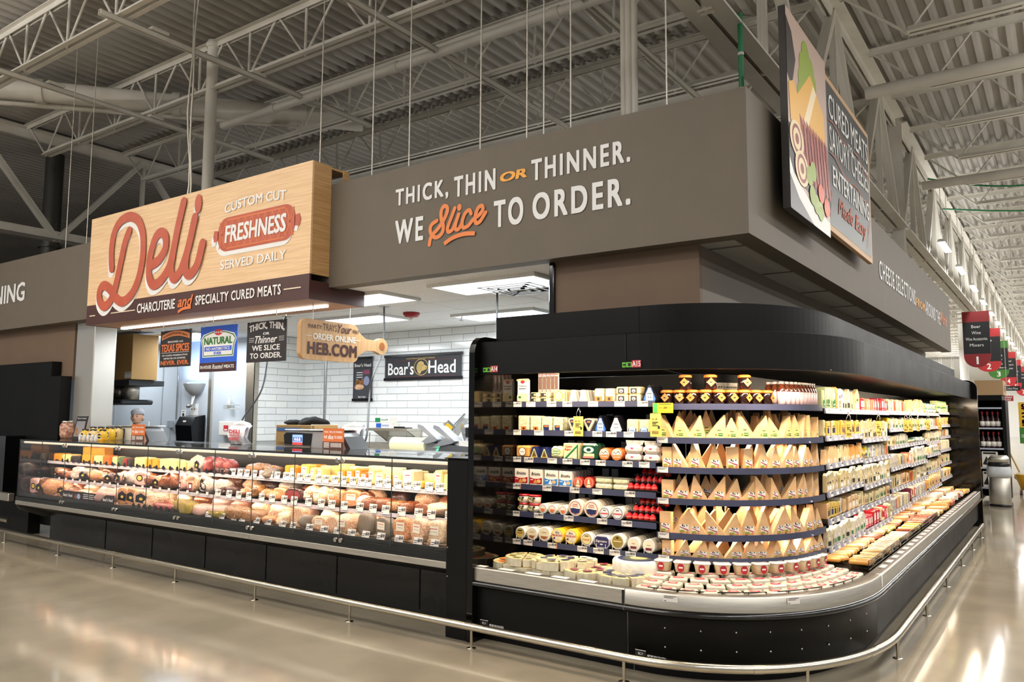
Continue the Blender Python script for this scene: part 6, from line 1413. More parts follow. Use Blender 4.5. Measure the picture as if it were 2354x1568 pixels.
LOW = [(1, 262, 385, 165, 'half', 'pink', ql, 0), (1, 380, 470, 170, 'lump', 'roast', bl, 2), (1, 435, 552, 170, 'lump', 'orange', None, 3), (1, 470, 560, 95, 'half', 'pink', None, 1), (1, 520, 640, 120, 'half', 'orange', bl, 2), (1, 620, 730, 105, 'lump', 'roast', bl, 1), (1, 720, 840, 90, 'half', 'pale', None, 3), (1, 850, 955, 90, 'lump', 'orange', None, 4), (1, 955, 1125, 130, 'lump', 'net', None, 0), (1, 1120, 1235, 180, 'half', 'orange', bl, 0), (1, 1180, 1350, 185, 'half', 'orange', bl, 1), (1, 1295, 1440, 185, 'half', 'ham', bl, 2), (1, 1420, 1590, 150, 'lump', 'ham', None, 2), (1, 1500, 1720, 80, 'log', 'red', None, 3), (1, 1640, 1935, 120, 'log', 'gold', None, 0), (1, 1950, 2230, 80, 'log', 'gold', None, 1), (1, 1850, 2050, 105, 'log', 'net', None, 2), (1, 2000, 2190, 110, 'log', 'net', None, 3),
       (2, 75, 310, 130, 'log', 'tan', None, 1), (2, 245, 460, 120, 'log', 'tan', None, 2), (2, 475, 580, 90, 'lump', 'orange', None, 5), (2, 480, 700, 145, 'half', 'ham', None, 0), (2, 600, 700, 130, 'lump', 'pale', None, 2), (2, 690, 825, 190, 'half', 'ham', None, 1), (2, 825, 912, 130, 'lump', 'pepper', None, 3), (2, 920, 1060, 140, 'half', 'ham', wl, 2), (2, 1050, 1195, 160, 'half', 'ham', None, 3), (2, 1185, 1335, 190, 'lump', 'ham', wl, 4), (2, 1330, 1495, 210, 'half', 'pepper', None, 0), (2, 1490, 1700, 200, 'half', 'pepper', wl, 1), (2, 1695, 1862, 230, 'half', 'orange', wl, 2), (2, 1845, 2050, 240, 'half', 'ham', wl, 3), (2, 1990, 2212, 230, 'half', 'pale', wl, 0)]
for j, (cr, c0, c1, hc, shape, key, lab, i) in enumerate(LOW):
    py = 1150+(c0/4.2 if cr == 1 else 500+c0/4.2)*.09
    x0, x1 = dx(c0, cr, 4.57, py), dx(c1, cr, 4.57, py); x, w = (x0+x1)/2, abs(x1-x0)*1.02; h = min(.185, hc/4.2036/dppm(x, 4.6))
    meat('%s on the lower deli deck, %s from the pillar end' % (NMK[key], nth(j)), x, 4.585+rd.uniform(-.01, .01), .586, w, .18, h, shape, key, rd.uniform(-.3, .3), i, lab, 'meats on the deli deck', 'ham' if (key == 'tan' and shape == 'log') else None)
for j in range(20):
    key = rd.choice(['roast', 'ham', 'orange', 'pale', 'net'])
    meat('%s in the back row of the deli deck' % NMK[key], -10.0+.31*j, 4.86, .600, .26, .2, .135, 'lump', key, rd.uniform(-1, 1), rd.randrange(6), None, 'back row deck meats')
# tall wrapped hams and sliced salami on the upper shelf
for j, (c0, c1, key, hc) in enumerate(((1855, 1912, 'pale', 135), (1908, 1972, 'white', 130), (1975, 2055, 'red', 120), (2070, 2170, 'red', 130), (2175, 2250, 'red', 130))):
    x0, x1 = dx(c0, 1, 4.82, 1090), dx(c1, 1, 4.82, 1090)
    meat('%s standing on the upper deli shelf, %s of five' % (NMK[key], nth(j)), (x0+x1)/2, 4.84, .963, abs(x1-x0)*1.05, .14, .155, 'lump', key, 0, j, bl if j == 1 else None, 'upright wrapped meats')
for j in range(11):
    x = dx(2130+j*0, 1, 4.80, 1095)+.072*j
    meat('cut salami end on the upper deli shelf, %s from the red wrapped meats' % nth(j), x, 4.83, .963, .075, .16, .072, 'log', 'dark', rd.uniform(-.2, .2), j % 3, None, 'salami ends', 'ham')
for j, (c0, c1, key) in enumerate(((300, 480, 'tan'), (480, 590, 'tan'), (515, 625, 'pepper'))):
    x0, x1 = dx(c0, 2, 4.85, 1085), dx(c1, 2, 4.85, 1085)
    meat('%s on the upper deli shelf beside the orange cheese, %s of three' % (NMK[key], nth(j)), (x0+x1)/2, 4.86-.06*(j == 2), .963, abs(x1-x0), .2, .115-.03*(j == 2), 'lump', key, .3, j, None, 'herbed loaves')
# price cards clipped to the deli shelves
card_me = tag_mesh(.082, .072, '$8.98', 'F')
for nm, y, z, x0, n, st in (('upper', 4.736, .972, -6.6, 27, .108), ('middle', 4.686, .770, -6.75, 19, .16)):
    for j in range(n): obj('price_tag', card_me, DS[nm], (x0+st*j+rd.uniform(-.02, .02), y, z-.012), (R(-8), 0, rd.uniform(-.04, .04)))
for j in range(17): obj('price_tag', card_me, dc, (-6.6+.172*j+rd.uniform(-.03, .03), 4.487, .575), (R(-14), 0, rd.uniform(-.1, .1)))
m_crest = MB().prism([(-.02, 0), (.02, 0), (.022, .03), (0, .045), (-.022, .03)], -.002, 0).mesh('shelf_marker', p_black)
for j in range(27): obj('shelf_marker', m_crest, DS['upper'], (-9.95+.127*j, 4.733, .972))
for j in range(20): obj('shelf_marker', bx((-.02, -.002, 0), (.02, 0, .03), C_('pale_tag2', 'd8cbc8')) if j == 0 else bpy.data.objects['shelf_marker.027'].data, DS['middle'], (-9.9+.165*j, 4.684, .763))
for j in range(9): obj('shelf_marker', m_crest, dc, (-7.9+.10*j, 4.49, .58), (0, 0, 0), (1.4, 1.4, 1.4))
# framed promotional strip leaning at the deck front
t = thing('promo_strip', 'long dark promotional strip with food pictures inside the deli case glass', 'sign', (-9.0, 4.5, .585))
x0, x1 = at(145, 1145, Y=4.5)[0], at(263, 1160, Y=4.5)[0]
obj('board', bx((x0, 4.494, .585), (x1, 4.5, .685), mat('promo_dark', '2a1516', .4)), t)
for a, b in ((.02, .20), (.80, .98)): letters("Boar's Head", 'F', x0+(x1-x0)*a, x0+(x1-x0)*b, .62, .655, 4.491, WHITEP, t, bold=.02)
mb = MB()
for a, mi in ((.27, 0), (.70, 0), (.33, 1)): disc_into(mb, x0+(x1-x0)*a, .635, .035, .03, 'F', 4.4915-.0003*mi, mi, 16)
for q in range(3): rect_into(mb, x0+(x1-x0)*.42, x0+(x1-x0)*.62, .66-.02*q, .666-.02*q, 'F', 4.4915, 2)
child(mb, 'picture', t, MATS['meat_roast'], p_lblue, WHITEP)
# ================================================================ behind the deli counter
# banner and poster on the tiles
def flat_sign(lab, x0, x1, z0, z1, m, y=BY-.03, rods=True):
    t = thing('wall_banner', lab, 'banner', ((x0+x1)/2, y, z0))
    obj('cloth', bx((x0, y-.006, z0), (x1, y, z1), m), t)
    if rods:
        for z in (z0, z1): obj('rod', bx((x0-.02, y-.015, z-.02), (x1+.02, y+.006, z+.02), p_black, .006), t)
    return t
m_ban = mat('banner_black', '2a2a2e', .5)
x0, x1, z0, z1 = -8.05, -6.63, 2.07, 2.40
t = flat_sign('wide black banner with white serif lettering and gold animal head on the tiles', x0, x1, z0, z1, m_ban)
yb = BY-.04
letters("Boar's", 'F', x0+.07, x0+.56, z0+.06, z0+.235, yb, WHITEP, t, bold=.02); letters('Head', 'F', x0+.84, x0+1.32, z0+.07, z0+.245, yb, WHITEP, t, bold=.02)
letters('H-E-B PROUDLY FEATURING', 'F', x0+.42, x0+.95, z1-.055, z1-.035, yb, mat('gold_print', 'c2a766', .5), t, bold=.02)
mb = MB(); cx = x0+.70; cz2 = z0+.16
disc_into(mb, cx, cz2, .135, .118, 'F', yb, 0, 32); disc_into(mb, cx, cz2, .125, .108, 'F', yb-.0005, 1, 32)
poly_into(mb, [(cx-.085, cz2-.02), (cx-.06, cz2-.075), (cx-.02, cz2-.10), (cx+.01, cz2-.06), (cx+.06, cz2-.045), (cx+.105, cz2-.03), (cx+.11, cz2+.01), (cx+.06, cz2+.03), (cx+.04, cz2+.07), (cx, cz2+.085), (cx-.05, cz2+.07), (cx-.08, cz2+.03)], 'F', yb-.001, 0)
for du, dv in ((.035, .02), (.085, -.015)): disc_into(mb, cx+du, cz2+dv, .008, .007, 'F', yb-.0015, 1, 10)
for k in range(5): rect_into(mb, cx-.07+.02*k, cx-.064+.02*k, cz2-.06, cz2+.05, 'F', yb-.0014, 2)
for z in (z1-.075, z0+.03): rect_into(mb, x0+.2, x1-.1, z, z+.004, 'F', yb, 3)
child(mb, 'crest', t, mat('gold_print', 'c2a766'), m_ban, mat('gold_shadow', '8a7436'), mat('thin_red', '7d3038'))
x0, x1, z0, z1 = -8.70, -8.31, 1.78, 2.40
t = flat_sign('narrow black hanging poster with a burger picture behind the cutting-board sign', x0, x1, z0, z1, m_ban)
letters("Boar's Head", 'F', x0+.03, x1-.02, z1-.13, z1-.08, yb, WHITEP, t, bold=.02); letters("Boar's Head", 'F', x0+.12, x1-.12, z0+.03, z0+.06, yb, WHITEP, t, bold=.02)
mb = MB(); rect_into(mb, x0+.03, x1-.03, z0+.02, z1-.16, 'F', yb+.002, 0)
for q in range(4): rect_into(mb, x0+.07, x0+.20, z1-.22-.035*q, z1-.21-.035*q, 'F', yb+.001, 1)
disc_into(mb, x0+.14, z0+.24, .09, .07, 'F', yb+.001, 2, 20); disc_into(mb, x0+.13, z0+.19, .10, .04, 'F', yb+.0006, 3, 20); disc_into(mb, x0+.28, z0+.28, .06, .07, 'F', yb+.001, 4, 20); rect_into(mb, x0+.22, x1-.05, z1-.24, z1-.18, 'F', yb+.001, 5)
child(mb, 'picture', t, mat('poster_grey', '3a3b42'), WHITEP, MATS['meat_tan_loaf'], MATS['meat_ham'], mat('poster_mauve', '8a8fb0'), mat('poster_plum', '8d3f58'))
# wall shelf with cartons
sx0, sx1, szz = -8.13, -7.32, 1.375
t = thing('wall_shelf', 'stainless shelf on two triangular brackets against the tiles', 'shelf', ((sx0+sx1)/2, BY-.2, szz))
obj('board', bx((sx0, BY-.34, szz-.035), (sx1, BY-.012, szz), STEEL, .004), t)
for x in (sx0+.14, sx1-.03): obj('bracket', MB().prism([(BY-.30, szz-.036), (BY-.012, szz-.036), (BY-.045, szz-.19), (BY-.012, szz-.19)], x-.012, x+.012, 'x').mesh('bracket', STEEL), t)
for j, (xx, zz, m1, s, lb) in enumerate(((-7.83, szz+.001, mat('carton_blue_end', '1f57b8'), 'IN PACK', 'blue-ended glove carton on the wall shelf'), (-7.85, szz+.077, mat('carton_green_end', '0f7d4c'), 'IN JUMP', 'green-ended glove carton stacked on the blue one'))):
    c = thing('glove_carton', lb, 'carton', (xx, BY-.2, zz))
    obj('box', bx((xx-.14, BY-.28, zz), (xx+.14, BY-.12, zz+.072), p_white, .003), c); mb = MB(); rect_into(mb, xx-.13, xx-.03, zz+.006, zz+.066, 'F', BY-.282, 0); text_into(mb, s, 'F', xx-.01, xx+.12, zz+.02, zz+.05, BY-.282, 0, bold=.02); child(mb, 'print', c, m1)
t = thing('tool_tray', 'flat grey tray lying on the wall shelf past the cartons', 'tray', (-7.53, BY-.2, szz+.001)); obj('tray', MB().box((-7.62, BY-.28, szz), (-7.42, BY-.12, szz+.012)).box((-7.62, BY-.28, szz+.012), (-7.42, BY-.272, szz+.025)).mesh('tray', m_shelf), t)
# work counter along the tiled wall and its machines
t = thing('work_counter', 'stainless work counter along the tiled wall', 'counter', (-6.8, 7.9, 0))
obj('top', bx((-9.5, 7.30, 1.02), (-4.2, BY-.015, 1.06), STEEL, .006), t); obj('splash', bx((-9.5, BY-.04, 1.06), (-4.2, BY-.012, 1.155), STEEL), t); obj('cabinet', bx((-9.4, 7.4, 0), (-4.3, BY-.03, 1.02), GREYP), t)
t = thing('film_roll', 'cream roll of wrapping film on the work counter', 'roll', (-7.05, 7.75, 1.06))
obj('roll', MB().cyl((-7.35, 7.75, 1.17), (-6.75, 7.75, 1.17), .10, 20).mesh('roll', mat('film_cream_roll', 'e0dbb0', .15)), t); obj('core', MB().cyl((-6.755, 7.75, 1.17), (-6.74, 7.75, 1.17), .05, 14).mesh('core', mat('core_ochre', 'b59a3c', .5)), t); obj('cradle', bx((-7.4, 7.62, 1.062), (-6.7, 7.9, 1.085), STEEL), t)
m_slic = mat('slicer_alloy', 'b3b5b8', .25, .85); m_slg = mat('slicer_guard', 'c7c9cc', .2, .6)
def slicer(lab, x, y, z, sgn):
    t = thing('meat_slicer', lab, 'slicer', (x, y, z))
    q = lambda *a: (x+sgn*a[0], y+a[1], z+a[2])
    obj('base', MB().prism([(x-.28, z), (x+.28, z), (x+.24, z+.13), (x-.20, z+.15)], y-.16, y+.16).mesh('base', m_slic), t)
    obj('carriage', MB().prism([(x-.34, z+.10), (x-.02, z+.16), (x+.03, z+.19), (x-.22, z+.36), (x-.30, z+.38), (x-.31, z+.34), (x-.12, z+.23)], y-.18, y-.02).mesh('carriage', m_slg), t)
    obj('blade_guard', MB().cyl((x+.06, y-.02, z+.25), (x+.10, y+.03, z+.27), .16, 24).mesh('guard', m_slic), t)
    obj('gauge_plate', MB().prism([(x+.02, z+.10), (x+.06, z+.08), (x+.36, z+.46), (x+.32, z+.50)], y-.06, y+.06).mesh('plate', m_slg), t)
    obj('arm', MB().cyl((x+.10, y-.06, z+.28), (x+.38, y-.06, z+.52), .018, 10).mesh('arm', m_slic), t)
    return t
t = slicer('alloy meat slicer with a yellow-labelled plate on the work counter', -6.55, 7.84, 1.062, 1)
obj('warning_plate', MB().prism([(-6.42, 1.36), (-6.30, 1.28), (-6.18, 1.42), (-6.30, 1.50)], 7.60, 7.615).mesh('plate', m_slic), t); obj('warning_label', MB().prism([(-6.39, 1.37), (-6.30, 1.31), (-6.22, 1.41), (-6.31, 1.47)], 7.597, 7.599).mesh('label', mat('warning_yellow', 'd8b21a', .5)), t)
obj('green_lamp', MB().ball((-6.45, 7.60, 1.105), (.04, .03, .04), 10, 6).mesh('lamp', mat('green_lamp', '2fd07a', .3, emit=.8)), t)
t = slicer('alloy meat slicer with red handle beside the cheese case', -5.95, 7.45, 1.062, 1)
obj('handle', MB().cyl((-5.62, 7.38, 1.42), (-5.54, 7.38, 1.50), .016, 10).mesh('handle', mat('handle_red', 'a01f28', .3)), t); obj('drip_cover', bx((-5.88, 7.30, 1.16), (-5.74, 7.32, 1.26), p_white), t); obj('switch_box', MB().cbox((-5.78, 7.28, 1.30), (-5.60, 7.36, 1.42), .01).mesh('switch_box', p_black), t)
for (x, lb) in ((-9.15, 'small grey pivoting scale pan rising over the counter near the bag stand'), (-7.1, 'small grey pivoting scale pan rising over the counter by the screen')):
    t = thing('scale_pan', lb, 'scale', (x, 6.6, 1.06)); obj('pan', MB().prism([(x-.12, 1.10), (x+.05, 1.10), (x+.07, 1.26), (x+.03, 1.27)], 6.52, 6.72).mesh('pan', m_slic), t); obj('stand', bx((x-.03, 6.56, .0), (x+.03, 6.66, 1.10), m_slic), t)
# label scales with screens on the rear counter
def scale_unit(lab, x, y, flip=1, grey='8f9194'):
    t = thing('label_scale', lab, 'scale', (x, y, 1.225)); z = 1.227
    obj('housing', MB().prism([(x-.46, z+.02), (x+.40, z+.0), (x+.30, z+.145), (x+.20, z+.165), (x-.42, z+.165), (x-.48, z+.14)], y-.14, y+.14).mesh('housing', mat('scale_grey_'+grey, grey, .35)), t)
    obj('display_panel', MB().prism([(x-.46, z+.015), (x-.08, z+.01), (x-.06, z+.145), (x-.44, z+.15), (x-.475, z+.125)], y-.15, y-.14).mesh('panel', GLOSSBLACK), t)
    mb = MB(); rect_into(mb, x-.34, x-.19, z+.03, z+.13, 'F', y-.1515, 0); rect_into(mb, x-.33, x-.20, z+.065, z+.105, 'F', y-.152, 1); rect_into(mb, x-.34, x-.19, z+.03, z+.055, 'F', y-.152, 2); text_into(mb, 'H-E-B', 'F', x-.31, x-.22, z+.07, z+.10, y-.1525, 3, bold=.04)
    child(mb, 'screen', t, mat('screen_blue', '7fa4e6', .3, emit=.9), mat('screen_navy', '2c3f8f', .3, emit=.6), mat('screen_red', 'c23a3a', .3, emit=.6), mat('screen_white', 'f2f4ff', .3, emit=1))
    obj('side_vent', bx((x+.16, y-.142, z+.09), (x+.23, y-.139, z+.105), BLACK), t)
    obj('platter', MB().cbox((x-.44, y-.17, z+.172), (x+.26, y+.2, z+.183), .005).mesh('platter', CHROME), t)
    for dx_ in (-.3, .15): obj('platter_leg', MB().cyl((x+dx_, y, z+.16), (x+dx_, y, z+.174), .02, 10).mesh('leg', m_slic), t)
    obj('side_arm', MB().prism([(x+.28, z), (x+.46, z), (x+.36, z+.12), (x+.26, z+.16)], y-.12, y+.12).mesh('arm', mat('scale_dark', '36383b', .4)), t)
    obj('wire_rail', MB().tube([(x-.36, y+.1, z+.183), (x-.36, y+.1, z+.225), (x+.05, y+.1, z+.23), (x+.05, y+.1, z+.183)], .004, 6).mesh('rail', STEEL), t)
    return t
scale_unit('grey label scale with colour screen on the counter, in front of the white tiles', -5.95, 5.33)
scale_unit('pale label scale with dark screen on the counter, in front of the worker', -9.35, 5.33, 1, 'c9c9c6')
def order_card(lab, x0, x1):
    t = thing('order_card', lab, 'sign', ((x0+x1)/2, 5.08, 1.239)); z = 1.239
    obj('board', bx((x0, 5.07, z), (x1, 5.076, z+.19), mat('order_orange', 'c96a32', .45)), t)
    w = x1-x0
    mb = MB(); rect_into(mb, x0, x1, z, z+.065, 'F', 5.0685, 0)
    for s, a, b, c, d in (('THICK, THIN, OR THINNER,', .06, .94, .145, .165), ('WE', .06, .22, .095, .12), ('slice', .27, .52, .09, .13), ('TO ORDER', .56, .94, .095, .12)): text_into(mb, s, 'F', x0+w*a, x0+w*b, z+c, z+d, 5.068, 1, bold=.03)
    for q in range(8): rect_into(mb, x0+w*(.40+.065*q), x0+w*(.43+.065*q), z+.015, z+.055, 'F', 5.068, 1)
    for q in range(4): rect_into(mb, x0+w*.06, x0+w*.32, z+.012+.013*q, z+.018+.013*q, 'F', 5.068, 1)
    child(mb, 'print', t, m_brown, WHITEP)
order_card('orange slicing card in front of the colour-screen scale', at(742, 1010, Y=5.07)[0], at(790, 1010, Y=5.07)[0])
order_card('orange slicing card in front of the pale scale near the worker', at(302, 1000, Y=5.07)[0], at(332, 1000, Y=5.07)[0])
# rolls of printed carrier bags on stands
def bag_stand(lab, x, y):
    t = thing('bag_stand', lab, 'bag', (x, y, 1.227)); z = 1.235
    mb = MB(); n = 12
    rows = []
    for a in range(7):
        v = a/6
        rows.append([(x+(u-.5)*(.30-.03*v)+.012*math.sin(9*u+a), y-.03-.05*math.sin(PI*v)+.010*math.sin(14*u+2*a), z+.20*v) for u in np.linspace(0, 1, n)])
    mb.grid(rows, 0, True); mb.tube([(x-.12, y, z+.20), (x, y-.01, z+.225), (x+.12, y, z+.20)], .028, 8); mb.grid([[(p[0], p[1]+.05, p[2]) for p in r] for r in rows][::-1], 0, True)
    obj('bag', mb.mesh('bag', mat('bag_film', 'e6e6ea', .25)), t)
    m2 = mat('bag_red_print', 'c8323c', .4); mb = MB()
    for s, a, b in (('DELI', .115, .155), ('WE APPRECIATE', .085, .105), ('MARKET', .04, .075)): text_into(mb, s, 'F', x-.09, x+.09, z+a, z+b, y-.098, 0, bold=.05)
    child(mb, 'print', t, m2)
    obj('wire_frame', MB().tube([(x-.17, y+.04, z-.005), (x-.17, y+.04, z+.20), (x-.13, y-.02, z+.22)], .005, 6).tube([(x+.16, y+.04, z-.005), (x+.17, y+.04, z+.15)], .005, 6).mesh('frame', STEEL), t)
bag_stand('white carrier bags with red print, beside the steel corner guard', at(556, 1005, Y=5.35)[0], 5.35)
bag_stand('white carrier bags with red print, behind the colour-screen scale', at(815, 1000, Y=5.5)[0]-.02, 5.52)
t = thing('dark_monitor', 'small dark monitor beside the first stack of carrier bags', 'monitor', (-7.62, 5.5, 1.227)); obj('screen', bx((-7.68, 5.49, 1.26), (-7.58, 5.51, 1.41), p_navy, .004), t); obj('foot', bx((-7.67, 5.45, 1.227), (-7.59, 5.55, 1.262), p_black, .003), t)
# carton with a dark cloth
cx0, cx1 = at(648, 1010, Y=6.9)[0], at(682, 1010, Y=6.9)[0]
t = thing('cardboard_carton', 'brown cardboard carton behind the colour-screen scale', 'carton', (-8.3, 6.9, 0))
mk = mat('kraft', 'a5824e', .7); obj('box', bx((cx0, 6.8, .95), (cx0+.75, 7.2, 1.42), mk, .004), t); obj('tape', bx((cx0+.02, 6.797, 1.34), (cx0+.5, 6.8, 1.385), mat('tape_blue', '4a6a9a')), t)
obj('plinth', bx((cx0+.1, 6.85, 0), (cx0+.65, 7.15, .95), GREYP), t); letters('COMPANY', 'F', cx0+.05, cx0+.26, 1.16, 1.2, 6.797, mat('carton_ink', '6a4f2a'), t)
t = thing('dark_cloth', 'crumpled black cloth lying on top of the cardboard carton', 'cloth', (cx0+.4, 7.0, 1.42)); obj('cloth', MB().ball((cx0+.48, 7.0, 1.46), (.26, .12, .075), 18, 10, 0, .5, 3, 1, 9).ball((cx0+.14, 6.95, 1.45), (.16, .06, .035), 14, 8, 0, .5, 7, 1, 9).mesh('cloth', mat('black_cloth', '141416', .9)), t)
# vertical cable drops
for i, (pts, lb) in enumerate(((((-8.9, 7.9, 2.77), (-8.9, 7.9, 1.05)), 'steel pole rising behind the cutting-board sign'), )):
    t = thing('conduit_pole', lb, 'pole', pts[1]); obj('pole', MB().cyl(pts[0], pts[1], .022, 12).mesh('pole', m_slic), t); obj('flange', MB().cyl((pts[0][0], pts[0][1], 2.755), pts[0], .06, 14).mesh('flange', m_slic), t)
def drop(lab, pts):
    t = thing('power_cable', lab, 'cord', pts[-1]); obj('cord', MB().tube([tuple(p) for p in spline(pts, 6)], .010, 8).mesh('cord', mat('grey_cord', '55575a', .5)), t); obj('ceiling_plate', MB().cyl((pts[0][0], pts[0][1], 2.758), (pts[0][0], pts[0][1], 2.77), .06, 14).mesh('plate', m_slic), t)
a = at(883, 705, Z=2.765); b = at(850, 905, Y=5.9); c = at(826, 1025, Y=5.6)
drop('grey power cord curving down past the board handle to the counter', [a, (a[0], a[1], 2.3), (b[0]+.05, b[1], b[2]+.2), (b[0], b[1], b[2]), (c[0]+.1, c[1], c[2]+.1), (c[0], c[1], 1.235)])
a = at(623, 790, Y=6.2); b = at(560, 960, Y=5.9)
drop('grey power cord slanting down behind the last hanging card', [(a[0]+.15, 6.3, 2.765), (a[0], 6.2, a[2]), (b[0]+.2, 6.0, b[2]+.35), (b[0], 5.9, b[2]), (b[0]-.03, 5.75, 1.23)])
a = at(1143, 673, Z=2.765)
drop('straight power cord dropping behind the corner of the cheese case', [a, (a[0], a[1], 2.4), (a[0], a[1], 2.0), (a[0], a[1], 1.3)])
# left wall fittings
FYW = 7.655
def wp(px, py): return at(px, py, Y=FYW)
p = wp(452, 888)
t = thing('insect_lamp', 'grey half-bowl wall lamp glowing blue on the grey wall', 'wall lamp', (p[0], FYW, p[2]))
prof = [(0.02, -.17), (.10, -.15), (.20, -.07), (.255, .04)]
mb = MB(); n = 20
mb.grid([[(p[0]+r*math.cos(PI+PI*i/n), FYW+r*.75*math.sin(PI+PI*i/n), p[2]+z) for i in range(n+1)] for r, z in prof], 0, True)
obj('bowl', mb.mesh('bowl', mat('lamp_bowl', 'a5a8ab', .4)), t); obj('blue_tube', MB().cyl((p[0]-.16, FYW-.06, p[2]+.05), (p[0]+.16, FYW-.06, p[2]+.05), .018, 10).mesh('tube', mat('blue_tube', '6aa8ff', .4, emit=6)), t)
q = wp(452, 932); obj('pipe_stub', MB().tube([(p[0], FYW-.03, p[2]-.15), (p[0], FYW-.06, q[2]+.02), (p[0]+.02, FYW-.10, q[2]), (p[0]-.1, FYW-.08, q[2]-.02)], .03, 10).mesh('stub', m_slic), t)
area('insect_glow', (p[0], FYW-.10, p[2]+.10), .3, .1, 10, (.35, .6, 1), (R(180), 0, 0))
p = wp(455, 985)
t = thing('towel_dispenser', 'black paper towel dispenser on the grey wall beside the jamb', 'dispenser', (p[0], FYW, p[2]))
obj('case', MB().prism([(FYW-.02, p[2]-.22), (FYW-.24, p[2]-.20), (FYW-.27, p[2]+.05), (FYW-.20, p[2]+.19), (FYW-.02, p[2]+.22)], p[0]-.22, p[0]+.22, 'x').mesh('case', mat('dispenser_black', '101014', .15)), t)
obj('window', bx((p[0]-.05, FYW-.243, p[2]+.10), (p[0]+.02, FYW-.235, p[2]+.13), WHITEP), t); obj('paper', MB().cbox((p[0]-.12, FYW-.20, p[2]-.33), (p[0]+.10, FYW-.12, p[2]-.22), .02).mesh('paper', WHITEP), t)
p = wp(412, 900)
t = thing('wall_conduit', 'thin grey conduit with outlet boxes on the grey wall', 'conduit', (p[0], FYW, 1.2))
obj('run', MB().cyl((p[0], FYW-.03, 1.45), (p[0], FYW-.03, 2.75), .014, 10).mesh('run', m_slic), t)
for px, py, w, h in ((395, 975, .10, .13), (412, 975, .06, .14), (428, 978, .09, .13)):
    b = wp(px, py); obj('outlet_box', bx((b[0]-w/2, FYW-.06, b[2]-h/2), (b[0]+w/2, FYW-.002, b[2]+h/2), mat('outlet_grey', '9aa0a5', .4), .006), t); obj('lead', MB().tube([(b[0], FYW-.03, b[2]-h/2), (b[0]+.02, FYW-.03, b[2]-.3), (b[0], FYW-.03, b[2]-.5)], .006, 6).mesh('lead', p_grey), t)
p = wp(422, 955); t = thing('safety_notice', 'small white notice with black symbol beside the conduit', 'notice', (p[0], FYW, p[2])); obj('sheet', bx((p[0]-.06, FYW-.006, p[2]-.09), (p[0]+.06, FYW-.001, p[2]+.09), WHITEP), t); mb = MB(); disc_into(mb, p[0], p[2]+.01, .03, .03, 'F', FYW-.0075, 0); rect_into(mb, p[0]-.04, p[0]+.04, p[2]+.06, p[2]+.07, 'F', FYW-.0075); child(mb, 'symbol', t, ink)
p = wp(447, 942); t = thing('wash_notice', 'white hand washing notice above the black dispenser', 'notice', (p[0], FYW, p[2])); obj('sheet', bx((p[0]-.11, FYW-.006, p[2]-.10), (p[0]+.11, FYW-.001, p[2]+.10), WHITEP), t); mb = MB()
for a in range(4): disc_into(mb, p[0]-.07+.045*a, p[2]+.01, .012, .02, 'F', FYW-.0075, a % 2)
child(mb, 'symbol', t, ink, p_tan)
p = wp(540, 940); t = thing('wire_caddy', 'small wire caddy holding a clear soap bottle near the corner guard', 'caddy', (p[0], FYW, p[2]))
mb = MB()
for z in (0, .06): mb.tube([(p[0]-.13, FYW-.005, p[2]+z), (p[0]-.13, FYW-.12, p[2]+z), (p[0]+.13, FYW-.12, p[2]+z), (p[0]+.13, FYW-.005, p[2]+z)], .004, 6)
for k in range(8): mb.cyl((p[0]-.12+.034*k, FYW-.12, p[2]), (p[0]-.12+.034*k, FYW-.12, p[2]+.06), .003, 5)
obj('basket', mb.mesh('basket', STEEL), t)
t = thing('soap_bottle', 'clear pump soap bottle standing in the wire caddy', 'bottle', (p[0]-.06, FYW-.06, p[2]+.004)); obj('bottle', MB().lathe([(0, 0), (.03, 0), (.032, .12), (.012, .15), (.012, .17), (0, .17)], 14).mesh('bottle', mat('soap_clear', 'd8dcd8', .1)), t, world=False); obj('pump', MB().tube([(0, 0, .17), (0, 0, .20), (.03, 0, .20)], .006, 6).mesh('pump', WHITEP), t, world=False)
p = wp(533, 985); t = thing('wall_cabinet', 'small white wall cabinet with red mark near the corner guard', 'cabinet', (p[0], FYW, p[2])); obj('box', bx((p[0]-.20, FYW-.10, p[2]-.11), (p[0]+.20, FYW-.002, p[2]+.11), p_white, .01), t); mb = MB(); rect_into(mb, p[0]-.07, p[0]+.05, p[2]-.04, p[2]+.05, 'F', FYW-.103, 0); rect_into(mb, p[0]-.05, p[0]+.03, p[2]-.03, p[2]-.01, 'F', FYW-.104, 1); child(mb, 'label', t, mat('logo_red', 'd0303a'), WHITEP)
# shelves at the pillar: carton, pans, towels
PY_ = 6.15
def pp(px, py): return at(px, py, Y=PY_)
a, b = pp(204, 768), pp(301, 872)
t = thing('shelf_carton', 'large brown carton on the upper rack shelf beside the steel pillar', 'carton', ((a[0]+b[0])/2, PY_, b[2]))
obj('box', bx((a[0]-.3, PY_, b[2]), (b[0], PY_+.40, 2.72), mk, .006), t); obj('label', bx((b[0]-.17, PY_-.003, b[2]+.02), (b[0]-.01, PY_-.0005, b[2]+.11), WHITEP), t); letters('COMPOST', 'F', b[0]-.16, b[0]-.02, b[2]+.08, b[2]+.10, PY_-.0045, ink, t)
t = thing('rack_shelf', 'black rack shelf carrying the brown carton', 'shelf', (b[0]-.6, PY_, b[2]-.09)); obj('board', bx((a[0]-.3, PY_+.0, b[2]-.085), (b[0]-.05, PY_+.55, b[2]-.002), mat('rack_dark', '24272c', .5), .004), t)
for k in range(3): obj('slot', bx((b[0]-.25-.22*k, PY_-.002, b[2]-.04), (b[0]-.21-.22*k, PY_, b[2]-.03), BLACK), t)
c = pp(279, 918)
